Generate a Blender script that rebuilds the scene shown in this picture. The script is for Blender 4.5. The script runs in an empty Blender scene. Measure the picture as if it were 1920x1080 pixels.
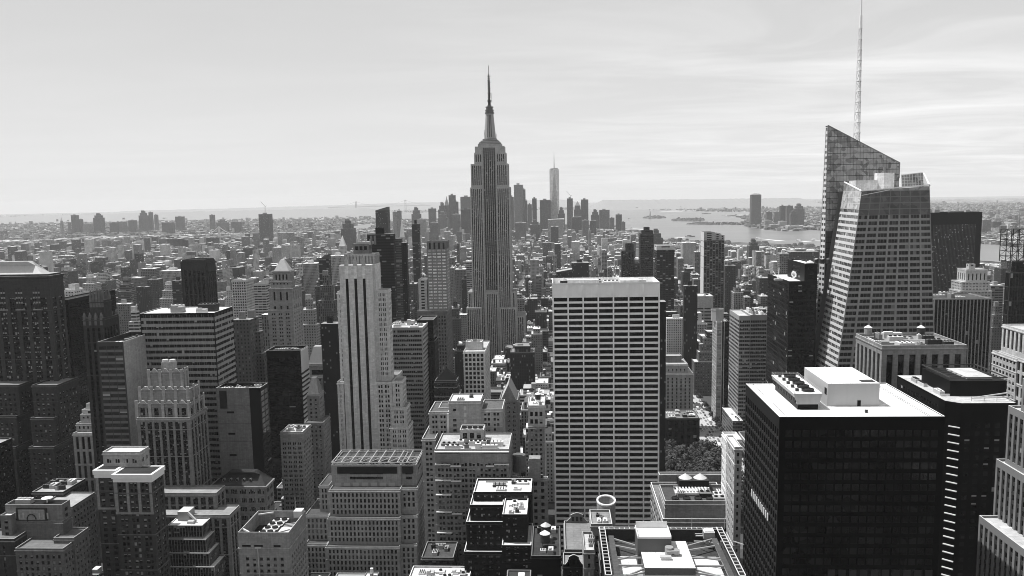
import bpy, math, random
from mathutils import Vector, Matrix
R = math.radians
random.seed(7)
scene = bpy.context.scene
col = scene.collection

HAZE = 0.00003
# ---------------------------------------------------------------- camera, sky, sun, exposure
H = 265.0                      # eye height over the street
F, CX, CY = 1550.0, 960.0, 560.0
PITCH, YAW, ROLL = math.atan(192.0/1550.0), R(3.1), R(-1.03)
cam_d = bpy.data.cameras.new('camera'); cam = bpy.data.objects.new('camera', cam_d); col.objects.link(cam)
cam_d.sensor_width = 36.0; cam_d.lens = 36.0*F/1920.0; cam_d.shift_y = 20.0/1920.0
cam_d.clip_start = 1.0; cam_d.clip_end = 200000.0
CM = Matrix.Rotation(YAW, 3, 'Z') @ Matrix.Rotation(R(90)-PITCH, 3, 'X') @ Matrix.Rotation(ROLL, 3, 'Z')
cam.matrix_world = Matrix.Translation((0, 0, H)) @ CM.to_4x4()
scene.camera = cam
CMT = CM.transposed()

SUNV = Vector((-0.43, 0.09, 0.90)).normalized()
sun_d = bpy.data.lights.new('sun', 'SUN'); sun = bpy.data.objects.new('sun', sun_d); col.objects.link(sun)
sun_d.energy = 5.0; sun_d.angle = R(0.5); sun_d.color = (1.0, 1.0, 1.0)
sun.rotation_euler = SUNV.to_track_quat('Z', 'Y').to_euler()
sun['label'] = 'sun'

world = bpy.data.worlds.new('World'); scene.world = world; world.use_nodes = True
nt = world.node_tree; nt.nodes.clear()
def N(nt, t, **kw):
    n = nt.nodes.new(t)
    for k, v in kw.items(): setattr(n, k, v)
    return n
def mth(nt, op, a, b=None, c=None, clamp=False):
    n = N(nt, 'ShaderNodeMath', operation=op); n.use_clamp = clamp
    for i, s in enumerate((a, b, c)):
        if s is None: continue
        if isinstance(s, (int, float)): n.inputs[i].default_value = s
        else: nt.links.new(s, n.inputs[i])
    return n.outputs[0]
sky = N(nt, 'ShaderNodeTexSky', sky_type='NISHITA'); sky.sun_disc = False
sky.sun_elevation = math.asin(SUNV.z); sky.sun_rotation = math.atan2(SUNV.x, SUNV.y)
sky.air_density = 1.6; sky.dust_density = 2.2; sky.altitude = 200
bw = N(nt, 'ShaderNodeRGBToBW'); nt.links.new(sky.outputs[0], bw.inputs[0])
# the photograph is black and white: the sky light is grey, its range a little compressed
tc = N(nt, 'ShaderNodeTexCoord'); sep = N(nt, 'ShaderNodeSeparateXYZ'); nt.links.new(tc.outputs['Generated'], sep.inputs[0])
v = mth(nt, 'POWER', bw.outputs[0], 0.65)
zz = mth(nt, 'MAXIMUM', mth(nt, 'ADD', sep.outputs['Z'], 0.06), 0.02)
comb = N(nt, 'ShaderNodeCombineXYZ')
nt.links.new(mth(nt, 'DIVIDE', sep.outputs['X'], zz), comb.inputs[0]); nt.links.new(mth(nt, 'DIVIDE', sep.outputs['Y'], zz), comb.inputs[1])
mp = N(nt, 'ShaderNodeMapping'); mp.inputs['Rotation'].default_value = (0, 0, R(-14)); mp.inputs['Scale'].default_value = (0.5, .95, 1)
mp.inputs['Location'].default_value = (3.1, 1.7, 0)
nt.links.new(comb.outputs[0], mp.inputs[0])
nz = N(nt, 'ShaderNodeTexNoise'); nz.inputs['Scale'].default_value = 0.95; nz.inputs['Detail'].default_value = 7; nz.inputs['Roughness'].default_value = 0.58; nz.inputs['Distortion'].default_value = 0.8
nt.links.new(mp.outputs[0], nz.inputs['Vector'])
cr = N(nt, 'ShaderNodeMapRange'); cr.inputs[1].default_value = 0.42; cr.inputs[2].default_value = 0.75; cr.inputs[3].default_value = 0.0; cr.inputs[4].default_value = 1.0
nt.links.new(nz.outputs[0], cr.inputs[0])
# clouds are thicker towards the right of the view
side = N(nt, 'ShaderNodeMapRange'); side.inputs[1].default_value = -0.25; side.inputs[2].default_value = 0.35; side.inputs[3].default_value = 0.12; side.inputs[4].default_value = 1.0
nt.links.new(sep.outputs['X'], side.inputs[0])
cl = mth(nt, 'MULTIPLY', cr.outputs[0], side.outputs[0])
v = mth(nt, 'MINIMUM', v, 2.25)
hz = N(nt, 'ShaderNodeMapRange'); hz.inputs[1].default_value = .03; hz.inputs[2].default_value = .12; hz.inputs[3].default_value = 2.2; hz.inputs[4].default_value = 0.0
nt.links.new(sep.outputs['Z'], hz.inputs[0]); v = mth(nt, 'MAXIMUM', v, hz.outputs[0])
eg = N(nt, 'ShaderNodeMapRange'); eg.inputs[1].default_value = .04; eg.inputs[2].default_value = .36; eg.inputs[3].default_value = 1.0; eg.inputs[4].default_value = .63
nt.links.new(sep.outputs['Z'], eg.inputs[0])
v2 = mth(nt, 'ADD', mth(nt, 'MULTIPLY', v, eg.outputs[0]), mth(nt, 'MULTIPLY', cl, .62))
SKY_GAIN = 3.35
bg = N(nt, 'ShaderNodeBackground'); bg.inputs['Strength'].default_value = 0.10
nt.links.new(mth(nt, 'MULTIPLY', v2, SKY_GAIN), bg.inputs['Color'])
wo = N(nt, 'ShaderNodeOutputWorld'); nt.links.new(bg.outputs[0], wo.inputs[0])
scene.view_settings.view_transform = 'Standard'; scene.view_settings.look = 'None'
scene.view_settings.exposure = 0.12; scene.view_settings.gamma = 1.0
scene.render.engine = 'CYCLES'
scene.cycles.max_bounces = 5; scene.cycles.diffuse_bounces = 2; scene.cycles.glossy_bounces = 2
scene.cycles.volume_bounces = 2; scene.cycles.transparent_max_bounces = 8
scene.cycles.use_adaptive_sampling = True
scene.cycles.pixel_filter_type = 'BLACKMAN_HARRIS'; scene.cycles.filter_width = 1.0

# ---------------------------------------------------------------- view geometry helpers (real metres; pixels only used to measure the photo)
def curv(x, y): return -(x*x + y*y)/(2*6371000.0)
def rayd(px, py): return CM @ Vector(((px-CX)/F, -(py-CY)/F, -1.0))
def P(px, py, Y):
    d = rayd(px, py); t = Y/d.y
    return Vector((d.x*t, Y, H + d.z*t))
def PG(px, py, z=0.0):          # hits the (curved) ground
    d = rayd(px, py); zz = z
    for _ in range(6):
        t = (zz - H)/d.z if d.z < -1e-5 else 60000.0
        t = min(t, 60000.0)
        zz = z + curv(d.x*t, d.y*t)
    return Vector((d.x*t, d.y*t, zz))
def proj(x, y, z):
    v = CMT @ Vector((x, y, z - H))
    if v.z > -1e-3: return (-9999, 9999)
    return (CX + F*v.x/-v.z, CY - F*v.y/-v.z)
def ysolve(X, Z, xb, y0):       # depth at which the line x=X, z=Z reaches pixel column xb
    lo, hi = y0, y0*3+600
    inc = proj(X, hi, Z)[0] > proj(X, lo, Z)[0]
    for _ in range(40):
        m = (lo+hi)/2; v = proj(X, m, Z)[0]
        if (v < xb) == inc: lo = m
        else: hi = m
    return (lo+hi)/2

# ---------------------------------------------------------------- materials (greys: the photograph has no colour)
_mc = {}
def G(v, kind='stone', rough=None):
    key = (round(v, 3), kind, rough)
    if key in _mc: return _mc[key]
    m = bpy.data.materials.new(kind + '_grey_%02d' % int(v*100)); m.use_nodes = True
    if kind in ('stone', 'metal', 'roof', 'skin'): v = v**1.4 if v < .13 else (v**1.3 if kind == 'roof' and v < .7 else (v if v > .7 or kind == 'skin' else min(.72, v*.98)))
    nt = m.node_tree; b = nt.nodes['Principled BSDF']
    rg = rough if rough is not None else {'stone': .85, 'metal': .45, 'roof': .9, 'glass': .12, 'asphalt': .9, 'paint': .6, 'leaf': .75, 'skin': .3}[kind]
    b.inputs['Roughness'].default_value = rg
    if kind in ('stone', 'roof', 'asphalt', 'paint'): b.inputs['Specular IOR Level'].default_value = 0.1
    if kind == 'metal': b.inputs['Specular IOR Level'].default_value = 0.08 if v < .06 else .25
    geo = N(nt, 'ShaderNodeNewGeometry')
    if kind in ('stone', 'roof', 'asphalt', 'metal', 'paint', 'skin'):
        a = N(nt, 'ShaderNodeTexNoise'); a.inputs['Scale'].default_value = {'stone': .09, 'roof': .16, 'asphalt': .05, 'metal': .3, 'paint': .1, 'skin': .05}[kind]
        a.inputs['Detail'].default_value = 6; a.inputs['Roughness'].default_value = .65
        nt.links.new(geo.outputs['Position'], a.inputs['Vector'])
        mpp = N(nt, 'ShaderNodeMapping'); mpp.inputs['Scale'].default_value = (.9, .9, .05) if kind != 'roof' else (.6, .6, .6)
        nt.links.new(geo.outputs['Position'], mpp.inputs[0])
        s = N(nt, 'ShaderNodeTexNoise'); s.inputs['Scale'].default_value = 1.0; s.inputs['Detail'].default_value = 4
        nt.links.new(mpp.outputs[0], s.inputs['Vector'])
        amp = {'stone': .62, 'roof': .55, 'asphalt': .5, 'metal': .25, 'paint': .12, 'skin': .2}[kind]
        f1 = mth(nt, 'MULTIPLY_ADD', a.outputs[0], amp, 1-amp/2)
        f2 = mth(nt, 'MULTIPLY_ADD', s.outputs[0], amp, 1-amp/2)
        val = mth(nt, 'MULTIPLY', mth(nt, 'MULTIPLY', f1, f2), v)
        if kind == 'roof':      # stains and patched felt
            vo = N(nt, 'ShaderNodeTexVoronoi'); vo.inputs['Scale'].default_value = .12; vo.feature = 'F1'
            nt.links.new(geo.outputs['Position'], vo.inputs['Vector'])
            sp = N(nt, 'ShaderNodeSeparateColor'); nt.links.new(vo.outputs['Color'], sp.inputs[0])
            val = mth(nt, 'MULTIPLY', val, mth(nt, 'MULTIPLY_ADD', sp.outputs[0], .25, .85))
            bk = N(nt, 'ShaderNodeTexBrick'); bk.inputs['Scale'].default_value = 1.0; bk.inputs['Brick Width'].default_value = 7.0; bk.inputs['Row Height'].default_value = 2.6; bk.inputs['Mortar Size'].default_value = .09; bk.inputs['Mortar Smooth'].default_value = .3
            bk.inputs['Color1'].default_value = (1,1,1,1); bk.inputs['Color2'].default_value = (.9,.9,.9,1); bk.inputs['Mortar'].default_value = (.62,.62,.62,1)
            nt.links.new(geo.outputs['Position'], bk.inputs['Vector']); sb = N(nt, 'ShaderNodeSeparateColor'); nt.links.new(bk.outputs['Color'], sb.inputs[0])
            val = mth(nt, 'MULTIPLY', val, sb.outputs[0])
        if kind == 'stone':     # blocks and soot at hand scale
            sx = N(nt, 'ShaderNodeSeparateXYZ'); nt.links.new(geo.outputs['Position'], sx.inputs[0]); cx_ = N(nt, 'ShaderNodeCombineXYZ'); nt.links.new(mth(nt, 'ADD', sx.outputs[0], sx.outputs[1]), cx_.inputs[0]); nt.links.new(sx.outputs[2], cx_.inputs[1])
            bk = N(nt, 'ShaderNodeTexBrick'); bk.inputs['Scale'].default_value = 1.0; bk.inputs['Brick Width'].default_value = 2.6; bk.inputs['Row Height'].default_value = 1.25; bk.inputs['Mortar Size'].default_value = .05; bk.inputs['Mortar Smooth'].default_value = .4
            bk.inputs['Color1'].default_value = (1.08,1.08,1.08,1); bk.inputs['Color2'].default_value = (.86,.86,.86,1); bk.inputs['Mortar'].default_value = (.8,.8,.8,1)
            nt.links.new(cx_.outputs[0], bk.inputs['Vector']); sb = N(nt, 'ShaderNodeSeparateColor'); nt.links.new(bk.outputs['Color'], sb.inputs[0]); val = mth(nt, 'MULTIPLY', val, sb.outputs[0])
            fn = N(nt, 'ShaderNodeTexNoise'); fn.inputs['Scale'].default_value = .9; fn.inputs['Detail'].default_value = 5; nt.links.new(geo.outputs['Position'], fn.inputs['Vector'])
            val = mth(nt, 'MULTIPLY', val, mth(nt, 'MULTIPLY_ADD', fn.outputs[0], .5, .75))
        cc = N(nt, 'ShaderNodeCombineColor'); [nt.links.new(val, cc.inputs[i]) for i in range(3)]
        nt.links.new(cc.outputs[0], b.inputs['Base Color'])
    elif kind == 'leaf':
        oi = N(nt, 'ShaderNodeObjectInfo')
        a = N(nt, 'ShaderNodeTexNoise'); a.inputs['Scale'].default_value = .35
        nt.links.new(geo.outputs['Position'], a.inputs['Vector'])
        val = mth(nt, 'MULTIPLY', mth(nt, 'MULTIPLY_ADD', a.outputs[0], 1.6, .3), mth(nt, 'MULTIPLY_ADD', oi.outputs['Random'], .5*v, .75*v))
        cc = N(nt, 'ShaderNodeCombineColor'); [nt.links.new(val, cc.inputs[i]) for i in range(3)]
        nt.links.new(cc.outputs[0], b.inputs['Base Color'])
    else:
        b.inputs['Base Color'].default_value = (v, v, v, 1)
        if kind == 'glass':
            b.inputs['Specular IOR Level'].default_value = .28
            vo = N(nt, 'ShaderNodeTexVoronoi'); vo.inputs['Scale'].default_value = .28; nt.links.new(geo.outputs['Position'], vo.inputs['Vector'])
            sp = N(nt, 'ShaderNodeSeparateColor'); nt.links.new(vo.outputs['Color'], sp.inputs[0])
            val = mth(nt, 'ADD', mth(nt, 'MULTIPLY', mth(nt, 'MULTIPLY_ADD', sp.outputs[0], .9, .55), v), mth(nt, 'MULTIPLY', mth(nt, 'POWER', sp.outputs[1], 6.0), .016))
            cc = N(nt, 'ShaderNodeCombineColor'); [nt.links.new(val, cc.inputs[i]) for i in range(3)]; nt.links.new(cc.outputs[0], b.inputs['Base Color'])
            bp = N(nt, 'ShaderNodeBump'); bp.inputs['Strength'].default_value = .12; bp.inputs['Distance'].default_value = .3; n3 = N(nt, 'ShaderNodeTexNoise'); n3.inputs['Scale'].default_value = .5; nt.links.new(geo.outputs['Position'], n3.inputs['Vector']); nt.links.new(n3.outputs[0], bp.inputs['Height']); nt.links.new(bp.outputs[0], b.inputs['Normal'])
    _mc[key] = m
    return m

# material of small and far buildings: windows laid out in metres along each wall (UV), tone per building, with haze put into the far ones
def city_mat(name, p, fh, wr, hr, glass=.015, vert=False):
    m = bpy.data.materials.new(name); m.use_nodes = True; nt = m.node_tree; b = nt.nodes['Principled BSDF']
    b.inputs['Roughness'].default_value = .85; b.inputs['Specular IOR Level'].default_value = .2
    uv = N(nt, 'ShaderNodeUVMap'); uv.uv_map = 'UVMap'; sp = N(nt, 'ShaderNodeSeparateXYZ'); nt.links.new(uv.outputs[0], sp.inputs[0])
    u = mth(nt, 'DIVIDE', sp.outputs[0], p); w = mth(nt, 'DIVIDE', sp.outputs[1], fh)
    fu = mth(nt, 'FRACT', u); fw = mth(nt, 'FRACT', w)
    mu = mth(nt, 'LESS_THAN', mth(nt, 'ABSOLUTE', mth(nt, 'SUBTRACT', fu, .5)), wr/2)
    mw = mth(nt, 'LESS_THAN', mth(nt, 'ABSOLUTE', mth(nt, 'SUBTRACT', fw, .5)), hr/2)
    mask = mth(nt, 'MULTIPLY', mu, mw)
    mask = mth(nt, 'MULTIPLY', mask, mth(nt, 'GREATER_THAN', sp.outputs[1], -900.0))   # roofs carry v = -1000
    wn = N(nt, 'ShaderNodeTexWhiteNoise'); wn.noise_dimensions = '2D'
    cb = N(nt, 'ShaderNodeCombineXYZ'); nt.links.new(mth(nt, 'FLOOR', u), cb.inputs[0]); nt.links.new(mth(nt, 'FLOOR', w), cb.inputs[1]); nt.links.new(cb.outputs[0], wn.inputs['Vector'])
    bl = mth(nt, 'MULTIPLY', mth(nt, 'GREATER_THAN', wn.outputs[0], .86), .16)
    gl = mth(nt, 'ADD', bl, glass)
    at = N(nt, 'ShaderNodeAttribute'); at.attribute_name = 'tone'
    geo = N(nt, 'ShaderNodeNewGeometry')
    a = N(nt, 'ShaderNodeTexNoise'); a.inputs['Scale'].default_value = .05; a.inputs['Detail'].default_value = 5
    nt.links.new(geo.outputs['Position'], a.inputs['Vector'])
    tone = mth(nt, 'MULTIPLY', at.outputs['Fac'], mth(nt, 'MULTIPLY_ADD', a.outputs[0], .8, .6))
    mx = N(nt, 'ShaderNodeMix'); mx.data_type = 'FLOAT'
    nt.links.new(mask, mx.inputs[0]); nt.links.new(tone, mx.inputs[2]); nt.links.new(gl, mx.inputs[3])
    cc = N(nt, 'ShaderNodeCombineColor'); [nt.links.new(mx.outputs[0], cc.inputs[i]) for i in range(3)]
    nt.links.new(cc.outputs[0], b.inputs['Base Color'])
    return m
CITY = [city_mat('punched_window_brick', 3.0, 3.3, .42, .5), city_mat('wide_window_loft', 4.2, 3.8, .68, .55),
        city_mat('banded_window_office', 6.0, 3.7, .94, .5), city_mat('pier_window_block', 2.6, 3.5, .5, .78)]

# ---------------------------------------------------------------- mesh builder
class MB:
    def __init__(s): s.v = []; s.f = []; s.m = []; s.uv = []; s.t = []
    def quad(s, a, b, c, d, mi=0, uv=None, tone=0.3):
        n = len(s.v); s.v += [a, b, c, d]; s.f.append((n, n+1, n+2, n+3)); s.m.append(mi); s.uv.append(uv); s.t.append(tone)
    def poly(s, pts, mi=0, tone=0.3):
        n = len(s.v); s.v += list(pts); s.f.append(tuple(range(n, n+len(pts)))); s.m.append(mi); s.uv.append(None); s.t.append(tone)
    def box(s, x0, x1, y0, y1, z0, z1, mi=0, top=None, bottom=True):
        t = mi if top is None else top
        s.quad((x0,y0,z0),(x1,y0,z0),(x1,y0,z1),(x0,y0,z1), mi)
        s.quad((x1,y0,z0),(x1,y1,z0),(x1,y1,z1),(x1,y0,z1), mi)
        s.quad((x1,y1,z0),(x0,y1,z0),(x0,y1,z1),(x1,y1,z1), mi)
        s.quad((x0,y1,z0),(x0,y0,z0),(x0,y0,z1),(x0,y1,z1), mi)
        s.quad((x0,y0,z1),(x1,y0,z1),(x1,y1,z1),(x0,y1,z1), t)
        if bottom: s.quad((x0,y1,z0),(x1,y1,z0),(x1,y0,z0),(x0,y0,z0), mi)
    def taper(s, x0, x1, y0, y1, z0, X0, X1, Y0, Y1, z1, mi=0, top=None):
        a = [(x0,y0,z0),(x1,y0,z0),(x1,y1,z0),(x0,y1,z0)]; b = [(X0,Y0,z1),(X1,Y0,z1),(X1,Y1,z1),(X0,Y1,z1)]
        for i in range(4): j = (i+1) % 4; s.quad(a[i], a[j], b[j], b[i], mi)
        if X1-X0 > .05 and Y1-Y0 > .05: s.poly(b, mi if top is None else top)
    def cyl(s, x, y, z0, z1, r0, r1=None, n=16, mi=0, cap=True, a0=0):
        r1 = r0 if r1 is None else r1
        A = [(x+r0*math.cos(a0+2*math.pi*i/n), y+r0*math.sin(a0+2*math.pi*i/n), z0) for i in range(n)]
        B = [(x+r1*math.cos(a0+2*math.pi*i/n), y+r1*math.sin(a0+2*math.pi*i/n), z1) for i in range(n)]
        for i in range(n): j = (i+1) % n; s.quad(A[i], A[j], B[j], B[i], mi)
        if cap and r1 > .01: s.poly(B, mi)
    def prism(s, pts, z0, z1, mi=0, top=None):
        n = len(pts)
        for i in range(n):
            a, b = pts[i], pts[(i+1) % n]
            s.quad((a[0],a[1],z0),(b[0],b[1],z0),(b[0],b[1],z1),(a[0],a[1],z1), mi)
        s.poly([(p[0],p[1],z1) for p in pts], mi if top is None else top)
    def bar(s, a, b, r, mi=0, n=4):
        a = Vector(a); b = Vector(b); d = (b-a); L = d.length
        if L < 1e-6: return
        d /= L; u = d.cross(Vector((0,0,1)))
        if u.length < 1e-3: u = Vector((1,0,0))
        u.normalize(); w = d.cross(u)
        A = [a + (u*math.cos(2*math.pi*(i+.5)/n) + w*math.sin(2*math.pi*(i+.5)/n))*r for i in range(n)]
        B = [p + d*L for p in A]
        for i in range(n): j = (i+1) % n; s.quad(tuple(A[i]), tuple(A[j]), tuple(B[j]), tuple(B[i]), mi)
    def build(s, name, mats, parent=None, smooth=False):
        me = bpy.data.meshes.new(name)
        off = parent['_b'] if parent is not None and '_b' in parent else (0, 0, 0)
        if parent is not None and '_b' not in parent and parent.parent is not None and '_b' in parent.parent: off = parent.parent['_b']
        ox, oy, oz = off
        me.from_pydata([(p[0]-ox, p[1]-oy, p[2]-oz) for p in s.v], [], s.f)
        if not isinstance(mats, (list, tuple)): mats = [mats]
        for m in mats: me.materials.append(m)
        me.polygons.foreach_set('material_index', s.m)
        if any(q is not None for q in s.uv):
            ul = me.uv_layers.new(name='UVMap'); flat = []
            for q, f in zip(s.uv, s.f): flat += [c for p in (q if q else [(0, -1000)]*len(f)) for c in p]
            ul.data.foreach_set('uv', flat)
            at = me.attributes.new('tone', 'FLOAT', 'FACE'); at.data.foreach_set('value', s.t)
        if smooth: me.polygons.foreach_set('use_smooth', [True]*len(s.f))
        me.update()
        o = bpy.data.objects.new(name, me); col.objects.link(o)
        if parent is not None: o.parent = parent
        return o

def tag(o, label=None, cat=None, group=None, kind=None):
    if label: o['label'] = label
    if cat: o['category'] = cat
    if group: o['group'] = group
    if kind: o['kind'] = kind
    return o
def thing(name, label, cat, loc=(0,0,0), group=None):
    o = bpy.data.objects.new(name, None); col.objects.link(o); o.location = loc
    o['_b'] = tuple(float(c) for c in loc)
    return tag(o, label, cat, group)

# shared window meshes: one pane, one metre square, with a blind pulled down to different heights
_wm = {}
def win_mesh(gl, var):
    k = (gl, var)
    if k in _wm: return _wm[k]
    me = bpy.data.meshes.new('window_pane'); h = (0, .35, .62, 1.0)[var]
    z = 1-h
    vs = [(0,0,0),(1,0,0),(1,0,z),(0,0,z),(1,0,1),(0,0,1)]
    fs = []; mi = []
    if z > .01: fs.append((0,1,2,3)); mi.append(0)
    if h > .01:
        fs.append((3,2,4,5) if z > .01 else (0,1,4,5)); mi.append(1)
    me.from_pydata(vs, [], fs); me.materials.append(G(gl, 'glass')); me.materials.append(G(.30+gl, 'paint'))
    me.polygons.foreach_set('material_index', mi); me.update(); _wm[k] = me
    return me

ST0 = dict(p=3.4, fh=3.6, wr=.5, hr=.55, r=.3, sp=0.0, grp=1, gap=.25, top=1.5, wall=.3, span=None, glass=.008, bl=.22, edge=1.0, base=0.0, kind='stone', rows=None, mull=None, frame=None)
def S(**k): d = dict(ST0); d.update(k); return d

def facade(mb, wins, o, u, L, z0, z1, st):
    """wall with real openings; o = lower left corner (x,y), u = unit direction along the wall, outward normal = (u.y,-u.x)"""
    nx, ny = u[1], -u[0]
    def pt(s, z, d=0.0): return (o[0]+u[0]*s-nx*d, o[1]+u[1]*s-ny*d, z)
    e = st['edge']; n = max(1, int(round((L-2*e)/st['p']))); pitch = (L-2*e)/n
    fh, hr = st['fh'], st['hr']; ztop = z1-st['top']; zb = z0+st['base']
    nr = max(0, int((ztop-zb)/fh)); 
    if nr == 0 or L < 2*e+1.5:
        mb.quad(pt(0,z0), pt(L,z0), pt(L,z1), pt(0,z1), 0); return
    zlow = ztop-nr*fh
    ow = pitch*st['wr']; r, sp = st['r'], st['sp']
    mb.quad(pt(0,ztop), pt(L,ztop), pt(L,z1), pt(0,z1), 0)
    if zlow > z0+.01: mb.quad(pt(0,z0), pt(L,z0), pt(L,zlow), pt(0,zlow), 0)
    sx = 0.0; SPM = 1 if st['span'] is not None else 0
    for i in range(n):
        a = e+pitch*i+(pitch-ow)/2; b = a+ow
        mb.quad(pt(sx,zlow), pt(a,zlow), pt(a,ztop), pt(sx,ztop), 0)
        sx = b
        if sp > 0:
            mb.quad(pt(a,zlow), pt(a,zlow,r), pt(a,ztop,r), pt(a,ztop), 0)
            mb.quad(pt(b,zlow,r), pt(b,zlow), pt(b,ztop), pt(b,ztop,r), 0)
            mb.quad(pt(a,ztop,0), pt(a,ztop,r), pt(b,ztop,r), pt(b,ztop,0), 0)
            mb.quad(pt(a,zlow,r), pt(a,zlow,0), pt(b,zlow,0), pt(b,zlow,r), 0)
        wh = fh*hr; gw = (ow-st['gap']*(st['grp']-1))/st['grp']
        for j in range(nr):
            zt = ztop-j*fh; zw = zt-wh; zs = zt-fh    # window hangs from the top of its storey, spandrel below
            mb.quad(pt(a,zs,sp), pt(b,zs,sp), pt(b,zw,sp), pt(a,zw,sp), SPM)
            mb.quad(pt(a,zw,sp), pt(b,zw,sp), pt(b,zw,r), pt(a,zw,r), SPM)
            if sp <= 0:
                mb.quad(pt(a,zw), pt(a,zw,r), pt(a,zt,r), pt(a,zt), 0)
                mb.quad(pt(b,zw,r), pt(b,zw), pt(b,zt), pt(b,zt,r), 0)
                mb.quad(pt(a,zt,r), pt(b,zt,r), pt(b,zt,0), pt(a,zt,0), 0)
            else:
                mb.quad(pt(a,zt,r), pt(b,zt,r), pt(b,zt,sp), pt(a,zt,sp), SPM)
            for g in range(st['grp']):
                ga = a+g*(gw+st['gap'])
                if g: mb.quad(pt(ga-st['gap'],zw,r-.12), pt(ga,zw,r-.12), pt(ga,zt,r-.12), pt(ga-st['gap'],zt,r-.12), SPM)
                q = random.random(); bl = st['bl']
                var = 0 if q > bl else (1 if q > bl*.45 else (2 if q > bl*.15 else 3))
                wins.append((pt(ga,zw,r), u, gw, wh, var))
    mb.quad(pt(sx,zlow), pt(L,zlow), pt(L,ztop), pt(sx,ztop), 0)

def windows(wins, par, st, cap=100, minpx=9.0, name='window'):
    if not wins: return
    base = Vector(par['_b'])
    sc = []
    for w in wins:
        p = Vector(w[0]); n = Vector((w[1][1], -w[1][0], 0)); v = Vector((0,0,H))-p
        d = v.length; area = w[2]*w[3]*max(0, n.dot(v)/d)*(F/d)**2
        px, py = proj(*w[0])
        if not (-5 < px < 1925 and py < 1085): area *= .01
        sc.append(area)
    order = sorted(range(len(wins)), key=lambda i: -sc[i])
    k = 0
    if sc[order[0]] >= minpx: k = min(cap, len(order))
    while k and sc[order[k-1]] < minpx*.4: k -= 1
    for i in order[:k]:
        p, u, w, h, var = wins[i]
        o = bpy.data.objects.new(name, win_mesh(st['glass'], var)); col.objects.link(o); o.parent = par
        o.matrix_local = Matrix(((u[0]*w, 0, 0, p[0]-base.x), (u[1]*w, 1, 0, p[1]-base.y), (0, 0, h, p[2]-base.z), (0, 0, 0, 1))) if abs(u[0]) > .5 else \
                         Matrix(((u[0]*w, 1, 0, p[0]-base.x), (u[1]*w, 0, 0, p[1]-base.y), (0, 0, h, p[2]-base.z), (0, 0, 0, 1)))
    if len(order) > k:
        mb = MB()
        for i in order[k:]:
            p, u, w, h, var = wins[i]; hh = (0, .35, .62, 1.0)[var]; zb = p[2]+h*(1-hh)
            q = (p[0]+u[0]*w, p[1]+u[1]*w)
            if hh < .99: mb.quad(p, (q[0],q[1],p[2]), (q[0],q[1],zb), (p[0],p[1],zb), 0)
            if hh > 0: mb.quad((p[0],p[1],zb), (q[0],q[1],zb), (q[0],q[1],p[2]+h), (p[0],p[1],p[2]+h), 1)
        o = mb.build('windows' if k == 0 else name, [G(st['glass'], 'glass'), G(.30+st['glass'], 'paint')], par); o['kind'] = 'stuff'

# ---------------------------------------------------------------- rooftop parts
def water_tank(par, x, y, z, r=2.2, h=4.2, tone=.12, cone=.5, legs=2.2):
    b = MB()
    for dx, dy in ((-1,-1),(1,-1),(1,1),(-1,1)): b.bar((x+dx*r*.6,y+dy*r*.6,z), (x+dx*r*.6,y+dy*r*.6,z+legs), .14)
    b.cyl(x, y, z+legs, z+legs+h, r, n=14)
    o = b.build('water_tank', G(tone, 'stone'), par)
    c = MB(); c.cyl(x, y, z+legs+h, z+legs+h+r*.75, r*1.12, .05, n=14)
    c.build('tank_roof', G(cone, 'metal'), o)
def cooling_fan(par, x, y, z, r=1.2):
    b = MB(); b.cyl(x, y, z, z+.9, r, n=14, cap=False); b.cyl(x, y, z+.05, z+.9, r-.15, n=14, cap=False); b.cyl(x, y, z, z+.5, r*.95, n=14)
    for k in range(3):
        a = k*math.pi/3; b.bar((x-r*math.cos(a), y-r*math.sin(a), z+.85), (x+r*math.cos(a), y+r*math.sin(a), z+.85), .07)
    return b.build('fan', G(.1, 'metal'), par)
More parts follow.
